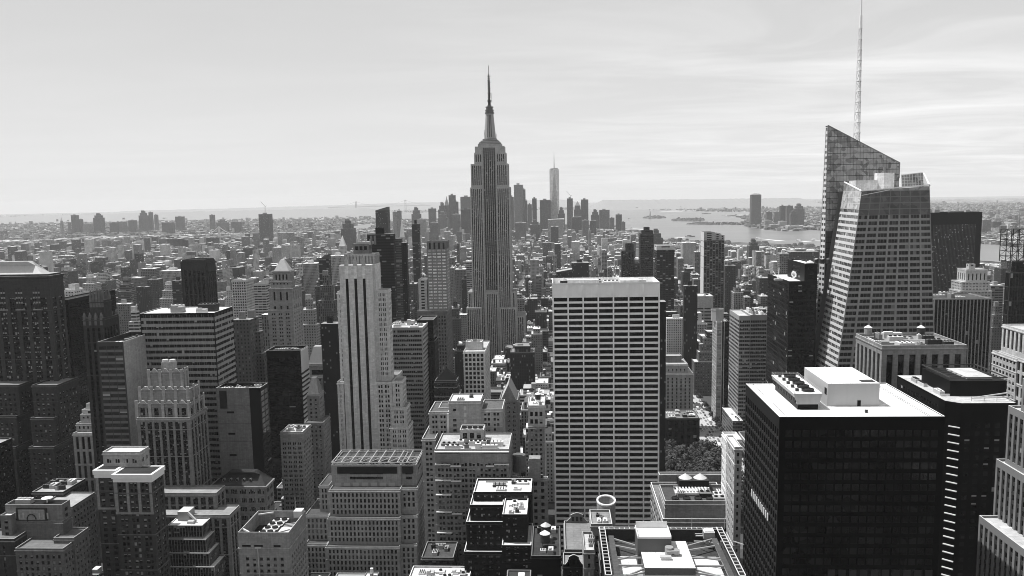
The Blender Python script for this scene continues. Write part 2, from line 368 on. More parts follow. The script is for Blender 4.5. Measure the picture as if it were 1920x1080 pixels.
def gear(par, x0, x1, y0, y1, z, n=6, seed=0, hmax=4.0, tanks=0, tones=(.75,.5,.12,.3,.7)):
    """boxes, ducts, fans and tanks laid out on a roof without touching one another"""
    rng = random.Random(seed); used = []
    W, D = x1-x0, y1-y0
    def spot(w, d):
        for _ in range(30):
            x = rng.uniform(x0+1, max(x0+1.1, x1-w-1)); y = rng.uniform(y0+1, max(y0+1.1, y1-d-1))
            if all(x > a[1]+.4 or x+w < a[0]-.4 or y > a[3]+.4 or y+d < a[2]-.4 for a in used):
                used.append((x, x+w, y, y+d)); return x, y
        return None
    for i in range(tanks):
        s = spot(5.4, 5.4)
        if s: water_tank(par, s[0]+2.7, s[1]+2.7, z, tone=rng.choice((.06,.12,.3)), cone=rng.choice((.5,.8)))
    for i in range(n):
        w = rng.uniform(1.8, max(2.5, W*.26)); d = rng.uniform(1.8, max(2.5, D*.3)); h = rng.uniform(1.0, hmax)
        s = spot(w, d)
        if not s: continue
        x, y = s; t = rng.choice(tones); b = MB(); k = rng.random()
        b.box(x, x+w, y, y+d, z, z+h, 0, 1)
        if k < .35 and w > 2.6:
            nn = int(w/2.4)
            for q in range(nn): b.cyl(x+(q+.5)*w/nn, y+d/2, z+h, z+h+.7, min(d, 2.2)*.42, n=10, mi=2)
        elif k < .6: b.box(x+.3, x+w*.5, y+.3, y+d*.6, z+h, z+h+.8, 0, 1)
        else:
            for q in range(3): b.bar((x+w*(.2+.3*q), y+.3, z+h+.35), (x+w*(.2+.3*q), y+d-.3, z+h+.35), .22, 2)
        b.build('mechanical_box', [G(t*.7, 'metal'), G(min(.8, t+.15), 'roof'), G(.06, 'metal')], par)
    for i in range(max(1, n//2)):
        w = rng.uniform(4, max(5, W*.5)); y = rng.uniform(y0+1, y1-1); x = rng.uniform(x0+1, max(x0+1.2, x1-w-1))
        if any(x < a[1] and x+w > a[0] and a[2]-.5 < y < a[3]+.5 for a in used): continue
        b = MB(); b.box(x, x+w, y, y+.7, z+.4, z+1.0); b.box(x, x+.3, y+.1, y+.6, z, z+.4); b.box(x+w-.3, x+w, y+.1, y+.6, z, z+.4)
        b.build('duct', G(rng.choice((.6,.3)), 'metal'), par)

def roof_on(par, x0, x1, y0, y1, z, rt=.7, cop=.6, ph=1.0, pw=.5, wall=.3):
    """roof slab sunk behind a parapet"""
    b = MB(); b.quad((x0+pw,y0+pw,z-ph), (x1-pw,y0+pw,z-ph), (x1-pw,y1-pw,z-ph), (x0+pw,y1-pw,z-ph), 0)
    b.build('roof', G(rt, 'roof'), par)
    b = MB()
    for (a,c,d,e) in ((x0,x1,y0,y0+pw),(x0,x1,y1-pw,y1),(x0,x0+pw,y0+pw,y1-pw),(x1-pw,x1,y0+pw,y1-pw)):
        b.quad((a,d,z),(c,d,z),(c,e,z),(a,e,z), 0)
    b.quad((x0+pw,y1-pw,z-ph),(x1-pw,y1-pw,z-ph),(x1-pw,y1-pw,z),(x0+pw,y1-pw,z), 1)
    b.quad((x1-pw,y0+pw,z-ph),(x1-pw,y1-pw,z-ph),(x1-pw,y1-pw,z),(x1-pw,y0+pw,z), 1)
    b.quad((x0+pw,y0+pw,z-ph),(x0+pw,y1-pw,z-ph),(x0+pw,y1-pw,z),(x0+pw,y0+pw,z), 1)
    b.quad((x0+pw,y0+pw,z-ph),(x1-pw,y0+pw,z-ph),(x1-pw,y0+pw,z),(x0+pw,y0+pw,z), 1)
    b.build('parapet', [G(cop, 'paint'), G(wall, 'stone')], par)

FOOT = []     # footprints already taken (x0,x1,y0,y1)
def bld(name, label, cat, tiers, st, gr=None, group=None, rt=.7, cop=.6, win_cap=100, ph=1.0, minpx=9.0, chamfer=None):
    """tiers: dicts or tuples (xl, xr, yt, Y, D, z0=None, style=None); D in metres, or negative = pixel column of the far side corner.
       returns thing, list of (x0,x1,y0,y1,z0,z1)"""
    T = []
    cop = cop if cop > .83 else cop*.75
    for t in tiers:
        t = list(t)+[None]*(8-len(t)); xl, xr, yt, Y, D, z0, sty, opt = t
        if isinstance(xl, str):        # measured in metres already: ('m', (x0, x1), z1, y0, depth)
            T.append([xr[0], xr[1], Y, Y+D, z0, yt, sty or st, opt or {}]); continue
        a = P(xl, yt, Y); b = P(xr, yt, Y); z = (a.z+b.z)/2
        x0, x1 = a.x, b.x
        if D < 0:
            X = x1 if (x0+x1) < 0 else x0
            D = max(4.0, ysolve(X, z, -D, Y)-Y)
        T.append([x0, x1, Y, Y+D, z0, z, sty or st, opt or {}])
    T.sort(key=lambda q: -q[5])
    bx0 = min(t[0] for t in T); bx1 = max(t[1] for t in T); by0 = min(t[2] for t in T); by1 = max(t[3] for t in T)
    th = thing(name, label, cat, ((bx0+bx1)/2, (by0+by1)/2, 0.0), group)
    wins_by = {}; wall = {}
    for i, t in enumerate(T):
        x0, x1, y0, y1, z0, z1, sty, opt = t
        if z0 is None:
            z0 = 0.0
            for q in T[i+1:]:   # a wider lower tier that holds this one carries it
                if q[0] <= x0+.6 and q[1] >= x1-.6 and q[2] <= y0+.6 and q[3] >= y1-.6: z0 = q[5]-ph; break
            if z0 == 0.0: FOOT.append((x0, x1, y0, y1))
        t[4] = z0
        k = id(sty)
        if k not in wall: wall[k] = (MB(), [], sty)
        mb, wins, _ = wall[k]
        blank = opt.get('blank', '')
        for face, (o, u, L) in (('F', ((x0,y0), (1,0), x1-x0)), ('R', ((x1,y0), (0,1), y1-y0)), ('B', ((x1,y1), (-1,0), x1-x0)), ('L', ((x0,y1), (0,-1), y1-y0))):
            vis = face == 'F' or (face == 'R' and x1 < 25) or (face == 'L' and x0 > -25)
            if vis and face not in blank: facade(mb, wins, o, u, L, z0, z1, sty)
            else: mb.quad((o[0],o[1],z0), (o[0]+u[0]*L,o[1]+u[1]*L,z0), (o[0]+u[0]*L,o[1]+u[1]*L,z1), (o[0],o[1],z1), 0)
    for i, t in enumerate(T):       # stone buildings carry a cornice and a few string courses
        x0, x1, y0, y1, z0, z1, sty, opt = t
        if sty['kind'] != 'stone' or sty['p'] > 50 or z1-z0 < 9: continue
        q = z1-ph-.35; rr = random.Random(int(abs(x0*13)+z1)); cm = [G(sty['wall']*1.1, 'stone'), G(min(.6, sty['wall']*1.5), 'stone')]  # top faces get a paler stone: the sun's brightness put into the colour
        b = MB(); b.box(x0-.4, x1+.4, y0-.4, y1+.4, q-.6, q, 0, 1); b.build('cornice', cm, th)
        for f in sorted(set((rr.choice((2, 3)), rr.randrange(6, 10), rr.randrange(12, 18)))):
            zz = z1-sty['top']-f*sty['fh']+sty['fh']*(1-sty['hr'])-.55
            if zz > z0+3: b = MB(); b.box(x0-.22, x1+.22, y0-.22, y1+.22, zz, zz+.4, 0, 1); b.build('string_course', cm, th)
    for k, (mb, wins, sty) in wall.items():
        mb.build('wall', [G(sty['wall'], sty['kind']), G(sty['span'] if sty['span'] is not None else sty['wall'], sty['kind'])], th)
    tot = sum(len(w[1]) for w in wall.values())
    for k, (mb, wins, sty) in wall.items():
        if wins: windows(wins, th, sty, cap=max(1, int(win_cap*len(wins)/tot)), minpx=minpx)
    for i, t in enumerate(T):
        x0, x1, y0, y1, z0, z1, sty, opt = t
        roof_on(th, x0, x1, y0, y1, z1, opt.get('rt', rt), opt.get('cop', cop), ph, min(.42, (x1-x0)*.05), sty['wall'])
        g = opt.get('gear', gr if i == 0 else None)
        if g: gear(th, x0+1, x1-1, y0+1, y1-1, z1-ph, n=g[0], seed=int(abs(x0)*7+abs(z1)), hmax=g[1], tanks=g[2] if len(g) > 2 else 0)
    return th, T
# ---------------------------------------------------------------- the landmark towers
FOOT += []
def pyramid(par, x0, x1, y0, y1, z, h, tone=.5, kind='metal', ins=0.0, name='spire_roof'):
    b = MB(); cx, cy = (x0+x1)/2, (y0+y1)/2
    b.taper(x0, x1, y0, y1, z, cx-ins, cx+ins, cy-ins, cy+ins, z+h); return b.build(name, G(tone, kind), par)

# ---- tallest tower, stepped limestone shaft with a mooring mast
def tallest():
    Y = 1288.0; cx = P(918.5, 450, Y).x
    th = thing('skyscraper', 'tallest grey limestone tower with stepped crown, round mast and thin antenna', 'skyscraper', (cx, Y+28, 0))
    zt = lambda y: P(918, y, Y).z
    sty = S(p=3.1, fh=3.75, wr=.52, hr=.66, r=.7, sp=.4, top=2.5, wall=.40, span=.05, glass=.002, bl=.12, edge=1.4)
    def X(px, y): return P(px, y, Y).x
    tiers = []  # half outline pieces: (x0,x1,y0,y1,z0,z1)
    a, b_ = X(883.5, 450), X(957.5, 450); w = b_-a
    r0, r1 = X(908, 450), X(932, 450)
    mb, wins = MB(), []
    def block(x0, x1, y0, y1, z0, z1, s=sty, faces='FR'):
        for f, (o, u, L) in (('F', ((x0,y0),(1,0),x1-x0)), ('R', ((x1,y0),(0,1),y1-y0)), ('B', ((x1,y1),(-1,0),x1-x0)), ('L', ((x0,y1),(0,-1),y1-y0))):
            if f in faces: facade(mb, wins, o, u, L, z0, z1, s)
            else: mb.quad((o[0],o[1],z0),(o[0]+u[0]*L,o[1]+u[1]*L,z0),(o[0]+u[0]*L,o[1]+u[1]*L,z1),(o[0],o[1],z1),0)
        mb.quad((x0,y0,z1),(x1,y0,z1),(x1,y1,z1),(x0,y1,z1), 2)
    D = 42
    z_sh, z_up, z_cr, z_top = zt(351), zt(307), zt(286), zt(274)
    zb = zt(576); zs = zt(548); zlow = zt(592)
    # two side wings of the shaft with the dark recessed bay between them
    block(a, r0, Y, Y+D, 0, z_sh, faces='FRL'); block(r1, b_, Y, Y+D, 0, z_sh, faces='FRL')
    block(a+1.8, r0-.02, Y+1.2, Y+D-1, z_sh, z_up, faces='FRL'); block(r1+.02, b_-2.6, Y+1.2, Y+D-1, z_sh, z_up, faces='FRL')
    dk = S(p=3.2, fh=3.75, wr=.66, hr=.66, r=.7, sp=.4, top=2.0, wall=.40, span=.04, glass=.002, bl=.05, edge=.6)
    block(r0+.05, r1-.05, Y+4.2, Y+D-3, zs, z_top, dk, faces='F')
    block(r0-.01, r1+.01, Y-.9, Y+4.1, 0, zs, sty, faces='F')
    for k in range(3):           # the three arched window heads that close the recess
        xc = r0+(r1-r0)*(k+.5)/3; rr = (r1-r0)/6-.3
        mb.cyl(xc, Y+1.5, zs, zs+.6, rr, n=10)
    # upper shoulders and crown
    c0, c1 = X(888.5, 290), X(947.5, 290)
    block(c0, r0-.04, Y+3.0, Y+D-4, z_up, z_cr, faces='FRL'); block(r1+.04, c1, Y+3.0, Y+D-4, z_up, z_cr, faces='FRL')
    crown = S(p=5.2, fh=9, wr=.32, hr=.35, r=.5, top=5.0, wall=.42, glass=.006, bl=0, edge=1.0)
    d0, d1 = X(890, 280), X(945, 280)
    block(d0, r0-.06, Y+3.6, Y+D-5, z_cr, z_top, crown, faces='FRL'); block(r1+.06, d1, Y+3.6, Y+D-5, z_cr, z_top, crown, faces='FRL')
    # base tiers
    block(X(875.5, 600), X(908.2, 600)-3.6, Y-5.5, Y+52, 0, zb, faces='FRL'); block(X(938, 600), X(969, 600), Y-5.5, Y+52, 0, zb, faces='FRL')
    block(X(877, 560), a-.02, Y+.8, Y+50, 0, zs+.5, faces='FRL'); block(b_+.02, X(967, 560), Y+.8, Y+50, 0, zs+.5, faces='FR')
    block(X(969, 600)+.02, X(984, 600), Y-4, Y+50, 0, zlow, faces='FR')
    block(X(868, 640), X(875.4, 640), Y-3, Y+50, 0, zt(628), faces='F')
    FOOT.append((X(862, 640), X(990, 640), Y-8, Y+60))
    mb.build('wall', [G(.40, 'stone'), G(.05, 'metal'), G(.35, 'roof')], th)
    windows(wins, th, sty, minpx=1.5)
    # terraces above the crown
    b = MB(); yc = Y+20; q = (c1-c0)
    xc = X(917, 262)
    for (w_, zz0, zz1) in ((36, z_top-1, zt(268.5)), (33, zt(268.5), zt(265.5)), (28, zt(265.5), zt(262.5)), (22, zt(262.5), zt(259))):
        b.box(xc-w_/2*1.02, xc+w_/2*1.02, yc-w_*.32, yc+w_*.32, zz0, zz1-.6, 0, 1); b.box(xc-w_/2*.97, xc+w_/2*.97, yc-w_*.30, yc+w_*.30, zz1-.6, zz1, 2, 1)
    b.build('terrace', [G(.34, 'stone'), G(.5, 'metal'), G(.12, 'metal')], th)
    b = MB(); z1, z2 = zt(259), zt(211); b.cyl(xc, yc, z1, z2, 9.5, 6.1, n=16)
    for k in range(4):          # winged buttresses
        a_ = math.pi/4+k*math.pi/2; dx, dy = math.cos(a_), math.sin(a_)
        b.taper(xc+dx*8-1.3, xc+dx*8+1.3, yc+dy*8-1.3, yc+dy*8+1.3, z1, xc+dx*5.6-.6, xc+dx*5.6+.6, yc+dy*5.6-.6, yc+dy*5.6+.6, z2-6)
    ms = b.build('mast', G(.34, 'metal'), th)
    b = MB()
    for k in (-1, 0, 1): b.bar((xc+k*2.9, yc-9.2+abs(k)*.9, z1+2), (xc+k*2.0, yc-6.2+abs(k)*.7, z2-2), .75, 0)
    b.build('mast_window', G(.03, 'glass'), th)
    b = MB()
    for (r_, y_a, y_b) in ((7.3, 211, 208.5), (6.3, 208.5, 205), (6.9, 205, 203.5), (5.2, 203.5, 199), (6.2, 199, 197.5), (3.2, 197.5, 195)):
        b.cyl(xc, yc, zt(y_a), zt(y_b), r_, n=16)
    b.build('observation_drum', G(.13, 'metal'), th)
    b = MB(); za = zt(196)
    for (r_, y_a, y_b) in ((2.3, 196, 187), (3.6, 187, 185.5), (1.7, 185.5, 173), (2.6, 173, 171.5), (1.4, 171.5, 150), (1.9, 150, 149), (.8, 149, 135), (.4, 135, 119)):
        b.cyl(xc, yc, zt(y_a), zt(y_b), r_, r_*.95, n=8)
    for i, y_ in enumerate(range(140, 195, 4)): 
        b.box(xc-2.6+(i % 2)*.6, xc+2.6-(i % 3)*.5, yc-.4, yc+.4, zt(y_), zt(y_)+1.2)
    b.bar((xc+4, yc, zt(190)), (xc+4, yc, zt(172)), .35); b.bar((xc-9, yc, z1), (xc-9, yc, z1+14), .3); b.bar((xc+10, yc, z1-2), (xc+10, yc, z1+8), .3)
    b.build('antenna', G(.10, 'metal'), th)
tallest()

# ---- faceted glass tower on the right, with lattice spire
def faceted_tower():
    YF, YB = 610.0, 665.0
    th = thing('glass_tower', 'faceted banded glass tower with slanted top and white lattice spire', 'skyscraper', (250, 640, 0))
    FOOT.append((P(1520, 690, 610).x, P(1757, 690, 610).x, 590, 700))
    mats = [G(.36, 'skin', .35), G(.012, 'glass', .08), G(.16, 'skin', .3), G(.55, 'paint')]
    def line(pts):
        pts = sorted(pts, key=lambda p: p.z)
        def at(z):
            if z <= pts[0].z: a, b = pts[0], pts[1]
            elif z >= pts[-1].z: a, b = pts[-2], pts[-1]
            else:
                for a, b in zip(pts, pts[1:]):
                    if a.z <= z <= b.z: break
            t = (z-a.z)/(b.z-a.z); return a+(b-a)*t
        return at
    def bands(L, Rr, z0, z1, fh, n, wins=None, cut=None, crownz=1e9, wr=.80, hr=.58, bright=False):
        """one tilted facet: storey-high bands, windows grouped in bays between piers"""
        mb = MB(); z = z1; nrm = (Rr(z0)-L(z0)).cross(Vector((0,0,1))).normalized()
        def q(u, z):
            a, b = L(z), Rr(z); return a+(b-a)*u
        k = int((z1-z0)/fh)
        for j in range(k+1):
            zt_, zb_ = z1-j*fh, max(z0, z1-(j+1)*fh)
            if zt_-zb_ < .3: continue
            zw = zt_-(zt_-zb_)*hr; hi = zt_ > crownz
            for i in range(n):
                u0, u1 = i/n, (i+1)/n; e = (1-wr)/2/n
                w0, w1 = u0+e, u1-e
                Q = lambda u, z, d=0.0: tuple(q(u, z)-nrm*d)
                if cut and cut(u0, zt_) : 
                    continue
                if hi:
                    mb.quad(Q(u0,zb_), Q(u1,zb_), Q(u1,zt_), Q(u0,zt_), 2)
                    mb.quad(Q(u0+.04/n,zb_+.4,-.05), Q(u1-.04/n,zb_+.4,-.05), Q(u1-.04/n,zt_-.3,-.05), Q(u0+.04/n,zt_-.3,-.05), 4)
                    continue
                mb.quad(Q(u0,zb_), Q(u1,zb_), Q(u1,zw), Q(u0,zw), 0)
                mb.quad(Q(u0,zw), Q(w0,zw), Q(w0,zt_), Q(u0,zt_), 0); mb.quad(Q(w1,zw), Q(u1,zw), Q(u1,zt_), Q(w1,zt_), 0)
                mb.quad(Q(w0,zw), Q(w1,zw), Q(w1,zw,.35), Q(w0,zw,.35), 0)
                m = 3
                for g in range(m):
                    g0 = w0+(w1-w0)*g/m; g1 = w0+(w1-w0)*(g+.92)/m
                    rnd = random.random()
                    mb.quad(Q(g0,zw,.3), Q(g1,zw,.3), Q(g1,zt_,.3), Q(g0,zt_,.3), 1 if rnd > .16 else (5 if rnd > .05 else 2))
                    if g < m-1: mb.quad(Q(g1,zw,.2), Q(g1+.08*(w1-w0)/m,zw,.2), Q(g1+.08*(w1-w0)/m,zt_,.2), Q(g1,zt_,.2), 2)
        return mb
    M6 = [G(.25,'skin',.5), G(.012,'glass',.08), G(.14,'skin',.3), G(.55,'paint'), G(.09,'glass',.12), G(.05,'glass',.1)]
    # front prism
    A_t, A_b = P(1615.5, 358, YF), P(1568, 700, YF-1)            # crease
    B_t, B_b = P(1743, 349, YF+4), P(1755, 700, YF)              # right edge
    C_t, C_b = P(1583, 345, YB-8), P(1527, 700, YB-12)           # back left of the facet
    dirA = (A_t-A_b); A0 = A_b+(dirA)*(-A_b.z/dirA.z); B0 = B_b+(B_t-B_b)*(-B_b.z/(B_t.z-B_b.z)); C0 = C_b+(C_t-C_b)*(-C_b.z/(C_t.z-C_b.z))
    zf = min(A_t.z, B_t.z)
    LA, LB, LC = line([A0, A_t]), line([B0, B_t]), line([C0, C_t])
    mb = bands(LA, LB, 0, zf-.2, 4.35, 7, crownz=zf-16, wr=.84, hr=.6); mb.build('wall', M6, th)
    mb = bands(LC, LA, 0, zf-.2, 4.35, 5, crownz=zf-9, wr=.94, hr=.55); mb.build('facet', [G(.58,'skin',.4), G(.05,'glass',.1), G(.5,'skin',.3), G(.55,'paint'), G(.42,'glass',.2), G(.2,'glass',.12)], th)  # sun-facing facet in paler skin and glass: sunlight put into the colour
    b = MB()
    Dp = Vector((P(1743, 349, YF).x-6, YB, 0)); 
    zt_ = zf-.2
    tp = [LA(zt_), LB(zt_), Vector((LB(zt_).x+1, YB, zt_)), Vector((LC(zt_).x, YB, zt_)), LC(zt_)]
    b.poly([tuple(p) for p in tp], 0)
    b.build('roof', G(.7, 'roof'), th)
    b = MB()   # plain right and back walls
    Rb0, Rb1 = Vector((B0.x+1, YB, 0)), Vector((LB(zt_).x+1, YB, zt_))
    b.quad(tuple(B0), tuple(Rb0), tuple(Rb1), tuple(LB(zt_)), 0)
    b.quad(tuple(Rb0), (LC(0).x, YB, 0), (LC(zt_).x, YB, zt_), tuple(Rb1), 0)
    b.build('rear_wall', G(.2, 'skin'), th)
    # sloped parapet rims: bright edge bars
    b = MB()
    b.bar(tuple(C_t+Vector((0,0,1.5))), tuple(A_t), .55); b.bar(tuple(A_t), tuple(B_t+Vector((0,0,1.0))), .55); b.bar(tuple(A_t-Vector((0,0,3.2))), tuple(A_t+(B_t-A_t)*.42-Vector((0,0,.6))), .3)
    b.build('parapet', G(.8, 'paint'), th)
    b = MB(); b.quad(tuple(LC(zt_)), tuple(LA(zt_)), tuple(A_t), tuple(C_t+Vector((0,0,1.5))), 0); b.quad(tuple(LA(zt_)), tuple(LB(zt_)), tuple(B_t), tuple(A_t), 0)
    b.build('parapet_glass', G(.3, 'glass', .2), th)
    # rear prism with the slanted crown
    YR = 668.0
    E_t = P(1552.5, 235, YR); E_b = P(1545, 560, YR-2); F_t = P(1687, 305, YR); F_b = P(1690, 345, YR)
    G_t = P(1549.3, 236, YR+6); G_b = P(1527, 690, YR+6)
    E0 = E_b+(E_t-E_b)*(-E_b.z/(E_t.z-E_b.z)); F0 = Vector((F_t.x+2.0, YR, 0)); Gx = line([G_b, G_t])
    LE, LF = line([E0, E_t]), line([F0, F_t])
    slope = lambda x: E_t.z+(F_t.z-E_t.z)*(x-E_t.x)/(F_t.x-E_t.x)
    mb = MB(); fh = 4.35; z = E_t.z
    zmid = F_t.z+8
    n = 22
    j = 0
    while z > 0:
        zb_ = max(0, z-fh)
        for i in range(n):
            a, b2 = LE(zb_), LF(zb_); x0 = a.x+(b2.x-a.x)*i/n; x1 = a.x+(b2.x-a.x)*(i+1)/n; y = a.y+(b2.y-a.y)*i/n
            s0, s1 = slope(x0), slope(x1)
            if s1 <= zb_: 
                if s0 <= zb_: continue
            zt0, zt1 = min(z, s0), min(z, max(s1, zb_))
            solid = zb_ < 229-0.0*i
            mat = 4
            if solid:
                mat = 6 if (j % 2 == 0 and (i < 7 and i > 1 or i > 9)) else 2
            mb.quad((x0+.08,y,zb_+.2),(x1-.08,y,zb_+.2),(x1-.08,y,max(zb_+.2,zt1-.15)),(x0+.08,y,max(zb_+.2,zt0-.15)), mat)
            mb.quad((x0,y+.15,zb_),(x1,y+.15,zb_),(x1,y+.15,zt1),(x0,y+.15,zt0), 5)
        z = zb_; j += 1
    mb.build('crown_screen', [G(.36,'skin'), G(.012,'glass'), G(.12,'skin',.3), G(.55,'paint'), G(.27,'glass',.15), G(.05,'metal'), G(.025,'glass',.1)], th)
    mb = bands(Gx, LE, 0, E_t.z-2, 4.35, 2, wr=.7, hr=.5); mb.build('side_wall', [G(.6,'skin',.5), G(.05,'glass',.08), G(.14,'skin',.4), G(.55,'paint'), G(.3,'glass'), G(.05,'glass')], th)
    b = MB(); y2 = YR+7
    b.quad((LF(0).x,YR,0),(LF(0).x,y2,0),(F_t.x,y2,F_t.z),(F_t.x,YR,F_t.z)); b.quad((LF(0).x,y2,0),(Gx(0).x,y2,0),(G_t.x,y2,E_t.z-1),(F_t.x,y2,F_t.z))
    b.quad((E_t.x,YR+.2,E_t.z-.2),(F_t.x,YR+.2,F_t.z-.2),(F_t.x,y2,F_t.z-.2),(E_t.x,y2,E_t.z-.2)); b.build('rear_prism', G(.2,'skin'), th)
    b = MB(); b.bar(tuple(E_t), tuple(F_t), .45); b.bar(tuple(F_t), tuple(F_t-Vector((0,0,12))), .4); b.bar(tuple(E_t), tuple(E0), .4); b.build('crown_rim', G(.2,'metal'), th)
    # lattice screen at the right shoulder
    b = MB()
    p0, p1, p2, p3 = P(1690,328,YB), P(1731,323.5,YB), P(1743,348,YF+6), P(1691,350,YB)
    p4 = P(1733,350,YB-2)
    for u in range(9):
        s = p0+(p1-p0)*u/8; e_ = p3+(p4-p3)*u/8; b.bar(tuple(s), tuple(e_), .18)
    for u in range(5): b.bar(tuple(p0+(p3-p0)*u/4), tuple(p1+(p4-p1)*u/4), .18)
    b.bar(tuple(p0), tuple(p1), .4); b.bar(tuple(p1), tuple(p2), .6); b.bar(tuple(p1), tuple(p4), .5)
    for u in range(6):
        s = p1+(p2-p1)*u/6; e_ = p4+(p2-p4)*(u)/6; b.bar(tuple(s), tuple(e_), .35); b.bar(tuple(p4+(p2-p4)*u/6), tuple(p1+(p2-p1)*(u+1)/6), .3)
    b.build('lattice_screen', G(.75,'metal'), th)
    b = MB(); b.quad(tuple(p3),tuple(p4),tuple(p1),tuple(p0)); b.build('screen_glass', G(.3,'glass',.2), th)
    # plant rooms
    zr = zt_; ya = 632
    b = MB(); pa, pb = P(1647,350,ya), P(1681,350,ya); cx = (pa.x+pb.x)/2; r = (pb.x-pa.x)/2; zc = P(1664,324,ya).z
    b.cyl(cx, ya+r, zr, zc, r*1.04, n=8, a0=math.pi/8); b.build('plant_room', G(.7,'stone'), th)
    b = MB(); b.box(P(1606,350,ya).x, pa.x-.3, ya+1, ya+16, zr, P(1620,338,ya).z); b.build('plant_room', G(.6,'stone'), th)
    b = MB(); b.bar((cx, ya+r, zc), (cx, ya+r, zc+3.5), .8); b.cyl(cx, ya+r, zc+2.5, zc+4.3, 1.0, n=8); b.build('beacon', G(.2,'metal'), th)
    # spire: triangular lattice mast narrowing to a needle
    ys = 672.0; base = P(1606.5, 268, ys); tip = P(1604.3, -22, ys); midp = P(1605, 54, ys); sx = base.x
    b = MB(); z0, z1_, z2 = base.z-16, midp.z, tip.z; w0, w1 = 3.0, 1.25
    nseg = 13
    def leg(k, z): 
        w = w0+(w1-w0)*(z-z0)/(z1_-z0); a = k*2*math.pi/3+.4; return (sx+w*math.cos(a), ys+w*math.sin(a), z)
    for i in range(nseg):
        za, zb2 = z0+(z1_-z0)*i/nseg, z0+(z1_-z0)*(i+1)/nseg
        for k in range(3):
            b.bar(leg(k,za), leg(k,zb2), .30); b.bar(leg(k,za), leg(k+1,zb2), .16); b.bar(leg(k+1,za), leg(k,zb2), .16)
        b.cyl(sx, ys, zb2-.25, zb2+.25, (w0+(w1-w0)*(i+1)/nseg)*1.08, n=6)
    b.cyl(sx, ys, z1_, z1_+10, 1.35, 1.0, n=8); b.cyl(sx, ys, z1_+10, z2, .75, .35, n=8)
    b.build('spire', G(.8,'metal'), th)
faceted_tower()
# ---------------------------------------------------------------- nearer towers, each measured from the photograph
dark_stone = S(p=4.6, fh=3.9, wr=.42, hr=.5, r=.35, grp=2, gap=.5, top=4, wall=.10, glass=.004, bl=.55, edge=2)
# far left, broad brick tower with a hipped roof
th, T = bld('brick_skyscraper', 'broad dark brick tower with pale hipped roof at the left edge', 'skyscraper',
   [(-70, 91, 522, 640, -118, None, S(p=8.2, fh=4.0, wr=.60, hr=.55, r=.6, sp=.35, grp=3, gap=.5, top=16, wall=.115, span=.07, glass=.003, bl=.5, edge=1.5)),
    (59, 106, 722, 622, 30, None, S(p=4.0, fh=4.0, wr=.45, hr=.5, r=.4, top=7, wall=.11, glass=.003, bl=.5, edge=2)),
    (57, 101, 783, 616, 40, None, S(p=4.0, fh=4.0, wr=.45, hr=.5, r=.4, top=6, wall=.11, glass=.003, bl=.5, edge=2)),
    (54, 100, 838, 610, 48, None, S(p=4.0, fh=4.0, wr=.45, hr=.5, r=.4, top=5, wall=.11, glass=.003, bl=.5, edge=2)),
    (-45, 34, 722, 622, 30, None, S(p=4.0, fh=4.0, wr=.45, hr=.5, r=.4, top=7, wall=.11, glass=.003, bl=.5, edge=2)),
    (-45, 30, 780, 616, 40, None, S(p=4.0, fh=4.0, wr=.45, hr=.5, r=.4, top=6, wall=.11, glass=.003, bl=.5, edge=2)),
    (-45, 28, 838, 610, 48, None, S(p=4.0, fh=4.0, wr=.45, hr=.5, r=.4, top=5, wall=.11, glass=.003, bl=.5, edge=2))],
   S(), rt=.3, cop=.25)
x0, x1, y0, y1, _, z1, _, _ = T[0]
b = MB(); b.box(x0-.6, x1+.6, y0-.6, y1+.6, z1, z1+1.6, 0, 1); b.box(x0+.8, x1-.8, y0+.8, y1-.8, z1+1.6, z1+3.0, 0, 1); b.build('cornice', [G(.11,'stone'), G(.35,'stone')], th)
b = MB(); b.taper(x0+3, x1-8, y0+4, y1-4, z1+3, x0+16, x1-20, y0+12, y1-14, z1+13, 0, 1); b.build('hipped_roof', [G(.55,'metal'), G(.6,'metal')], th)
# tall arched window bays just under the cornice
b = MB()
for k in range(6):
    xa = x1-8-k*14.5
    if xa-6 < x0: break
    for q in range(3): b.box(xa-6+q*2.1, xa-4.6+q*2.1, y0-.12, y0-.02, z1-24, z1-9+(q == 1)*1.5, 0)
b.build('arched_window', G(.02,'glass'), th)
b = MB()
for k in range(6):
    xa = x1-8-k*14.5
    if xa-6 < x0: break
    for zz in (-12.5, -16.5, -20.5):
        for q in range(3): b.box(xa-6+q*2.1, xa-4.6+q*2.1, y0-.22, y0-.13, z1+zz, z1+zz+1.4, 0)
    b.box(xa-7, xa+1, y0-.5, y0-.01, z1-26, z1-25.2, 0)
b.build('terracotta_panel', G(.32,'stone'), th)

bld('apartment_tower', 'pale balconied tower with rounded rooftop tank behind black slab', 'apartment tower',
   [(120, 139, 544, 900, -156, None, S(p=3.6, fh=3.2, wr=.55, hr=.5, r=.6, top=2, wall=.62, glass=.02, bl=.2)), (128, 140, 533, 906, 9, None, S(p=60, top=40, wall=.6))], S(), gr=None, rt=.75, cop=.75)
bld('office_tower', 'black glass slab behind the tower with pinnacles', 'office tower',
   [(98, 127, 562, 700, -216, None, S(p=3.0, fh=3.8, wr=.85, hr=.8, r=.1, top=4, wall=.006, glass=.003, bl=.0, kind='metal'))], S(), rt=.1, cop=.35)
